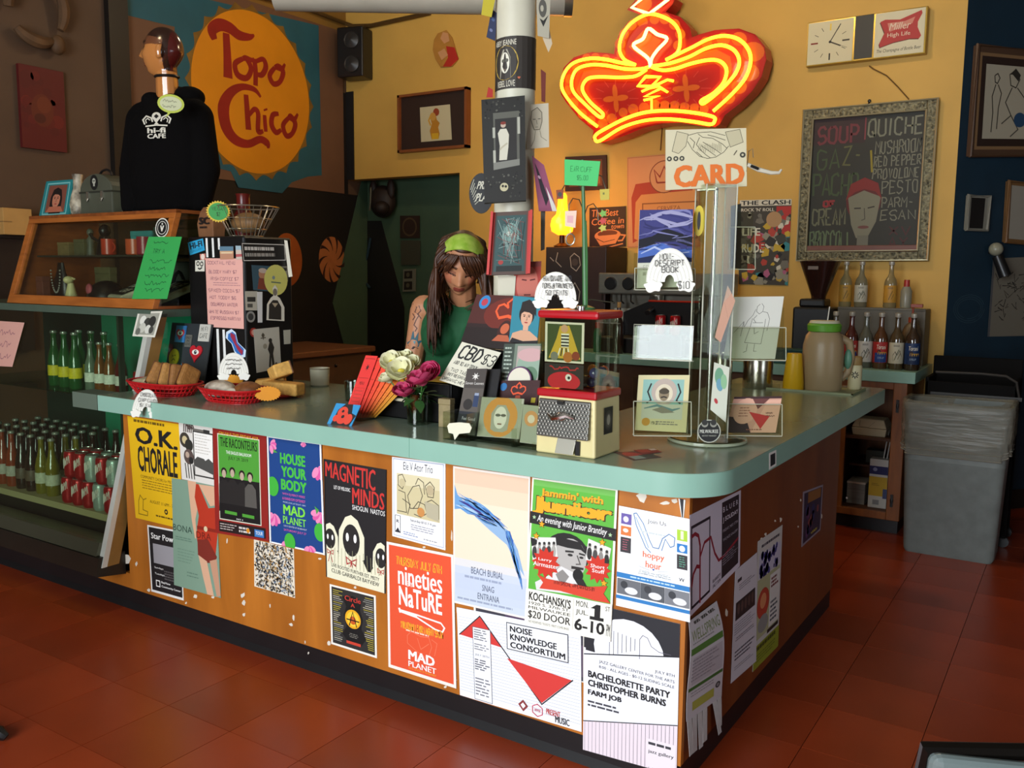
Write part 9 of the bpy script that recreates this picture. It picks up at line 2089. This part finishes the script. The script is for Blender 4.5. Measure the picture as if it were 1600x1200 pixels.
# hair: cap plus falling locks
def hp(x,y,z):return HC+WM@(Vector((x,y,z))*1.06)
b=MB()
NL,NK=22,40;vs=[]
for i in range(NL+1):
 ph=-.55+(PI/2+.55)*i/NL
 for k in range(NK):
  t=2*PI*k/NK;d=Vector((math.cos(ph)*math.sin(t),-math.cos(ph)*math.cos(t),math.sin(ph)))
  vs.append(hp(d.x*.084,d.y*.104+.004,d.z*.124))
fsx=[]
for i in range(NL):
 for k in range(NK):
  t=2*PI*(k+.5)/NK;ph=-.55+(PI/2+.55)*(i+.5)/NL
  fr=math.cos(t)
  if fr>.35 and ph<.82-.25*(1-fr):continue
  fsx.append((i*NK+k,i*NK+(k+1)%NK,(i+1)*NK+(k+1)%NK,(i+1)*NK+k))
b.add(vs,fsx)
m_hair=mat('hair_brown','#4e2c16',.5,col2='#2c160a',stretch=(14,14,1.5),scale=5,noise=.1)
hc_o=b.build('hair_cap',m_hair,pn_,smooth='all');so=hc_o.modifiers.new('th','SOLIDIFY');so.thickness=.008
b=MB();rnd=random.Random(17);down=Vector((0,0,-1))
for i in range(420):
 e=-1 if i%2 else 1;a=rnd.uniform(.95,2.95);el=rnd.uniform(-.25,.8)
 d=Vector((e*math.sin(a)*math.cos(el),-math.cos(a)*math.cos(el),math.sin(el)))
 p=hp(d.x*.085,d.y*.105+.004,d.z*.125)
 out=(WM@Vector((e*.7*math.sin(a),-.3*math.cos(a),0)))
 L_=rnd.uniform(.24,.34)*(1 if a<1.9 else .8);ph=rnd.uniform(0,6);shf=rnd.random();wv=rnd.uniform(.003,.009)
 pts=[p-out*.01]
 for k in range(1,8):
  u=k/7
  q=p+out*((.030+.03*shf)*math.sin(u*2.0))+down*(L_*u)+Vector((wv*math.sin(5*u+ph),wv*math.cos(4*u+ph),0))
  dx=e*(q.x-HC.x)
  if q.z<HC.z+.10 and q.y<.02 and q.z>1.33:q.x=HC.x+e*max(dx,.078)
  if q.z<1.345:q.y=min(q.y,-.115-.02*rnd.random())if q.y<-.03 else max(q.y,.11)
  pts.append(q)
 r0=rnd.uniform(.0045,.008)
 sp=smoothp(pts);b.tube(sp,[r0*(1-.8*(j/(len(sp)-1))**3)for j in range(len(sp))],5)
b.build('hair_locks',m_hair,pn_,smooth='all')
b=MB()
rnd=random.Random(23)
for i in range(34):
 u=-1+2*i/33+rnd.uniform(-.05,.05);sw=(.022 if u>-.25 else-.020)+rnd.uniform(-.006,.006);dp=rnd.uniform(-.012,.012)-.022*abs(u+.25)
 p0=hp(.052*u,-.088+.018*u*u,.090-.01*u*u);p1=hp(.062*u+sw*.5,-.103+.022*u*u,.064);p2=hp(.062*u+sw*1.2,-.098+.024*u*u,.038+dp);p3=hp(.064*u+sw*1.7,-.090+.026*u*u,.022+dp*1.6)
 sp=smoothp([p0,p1,p2,p3]);r0=rnd.uniform(.0035,.006);b.tube(sp,[r0*(1-.85*(j/(len(sp)-1))**2)for j in range(len(sp))],5)
b.build('fringe',m_hair,pn_,smooth='all')
# headband
vs=[];fsx=[]
NT,NS=40,8
for i in range(NT+1):
 t=math.radians(-100+200*i/NT)
 for k in range(NS+1):
  e=math.radians(50+34*k/NS);m_=Vector((0,-math.cos(e),math.sin(e)));d=Vector((math.sin(t),0,0))+m_*math.cos(t)+(Vector((0,.12,-.1))*math.sin(t)**2)
  bul=1.055+.02*math.sin(PI*k/NS)
  vs.append(hp(d.x*.086*bul,(d.y*.106)*bul+.004,d.z*.126*bul))
b=MB();b.add(vs,[(i*(NS+1)+k,i*(NS+1)+k+1,(i+1)*(NS+1)+k+1,(i+1)*(NS+1)+k)for i in range(NT)for k in range(NS)])
hbn=b.build('headband',mat('headband_lime','#7aa01e',.7,col2='#a8bc52',scale=30,detail=2),pn_,smooth='all');so=hbn.modifiers.new('th','SOLIDIFY');so.thickness=.004
# tattoos on the near arm
bb=bvh_of(body)
ca=(pn_.location+Vector((-.2,0,1.1))-CAM_P).normalized();ca=RZ(-math.radians(24))@ca;ca.z=0;ca.normalize();rl=Vector((ca.y,-ca.x,0))
s=proj_sheet(bb,Vector((-.198,-.03,1.165)),rl,(0,0,1),ca,.10,.11);s.DZ=.00025;s.k=4
s.poly([(.35,.45),(.42,.18),(.46,.12),(.5,.42),(.66,.16),(.62,.5),(.9,.44),(.66,.62),(.9,.62),(.62,.72),(.42,.72),(.22,.62),(.18,.52),(.3,.52)],'#2e5a66');s.poly([(.22,.66),(.4,.8),(.66,.78),(.5,.7)],'#3a2c28');s.poly([(.44,.5),(.55,.5),(.5,.62)],'#5c9098')
s.build('arm_tattoo',parent=pn_)
s=proj_sheet(bb,Vector((-.188,-.03,1.262)),rl,(0,0,1),ca,.08,.13);s.DZ=.00025;s.k=4
for pts in([(.3,.1),(.5,.2),(.4,.35),(.6,.45),(.45,.6)],[(.6,.15),(.7,.3),(.55,.4),(.7,.55)],[(.45,.6),(.35,.75),(.5,.85),(.4,.95)],[(.3,.4),(.4,.5),(.3,.6)]):s.line(pts,.04,'#5a3c34')
s.build('arm_tattoo',parent=pn_)
# ---------------------------------------------------------------- pieces that belong to a part hang one level deeper
SUB=[('label_print','paper_label'),('lid_insert','lid'),('stirrer','lid'),('stud_pattern','coin_plate'),('knob_hub','coin_plate'),('turn_handle','coin_plate'),('coin_slot','coin_plate'),('card_centre','card_star'),('ridge','arch'),('cloud','arch'),('writing','arch'),('writing','card_star'),('writing','tag_card'),('tag_face','tag_card'),('script_mark','body'),('clasp','box_body'),('emblem','box_body'),('liner_hem','liner_bag'),('hinge','stile'),('headband','hair_cap'),('fringe','hair_cap'),('hair_locks','hair_cap'),('arm_tattoo','body'),('hoodie_print','hoodie'),('choker','bust_head'),('brim_print','brim'),('patch','crown'),('shirt_print','cloth'),('icing','dough'),('sugar','dough'),('carton_print','carton_body'),('tab_line','lid'),('grip_panel','handle'),('gauge_knob','upper_housing'),('red_trim','front_shield'),('flower_print','shaker_body'),('sign_face','sign_can'),('chalk_panel','cabinet_body'),('rim_stripe','cup_body'),('round_sticker','tray_box'),('print','bag_body'),('print','fan_disc'),('column_cap','column_pane'),('lock','lid'),('sticker','body'),('white_stripe','body'),('seam_band','box_body'),('printed_mark','box_body')]
kids={}
for o in list(COL.objects):
 if o.parent:kids.setdefault(o.parent.name,[]).append(o)
for p,ch in list(kids.items()):
 if COL.objects[p].parent:continue
 by={}
 for o in ch:by.setdefault(o.name.split('.')[0],o)
 for o in ch:
  for a_n,b_n in SUB:
   if o.name.split('.')[0]==a_n and b_n in by and by[b_n]is not o:o.parent=by[b_n];break
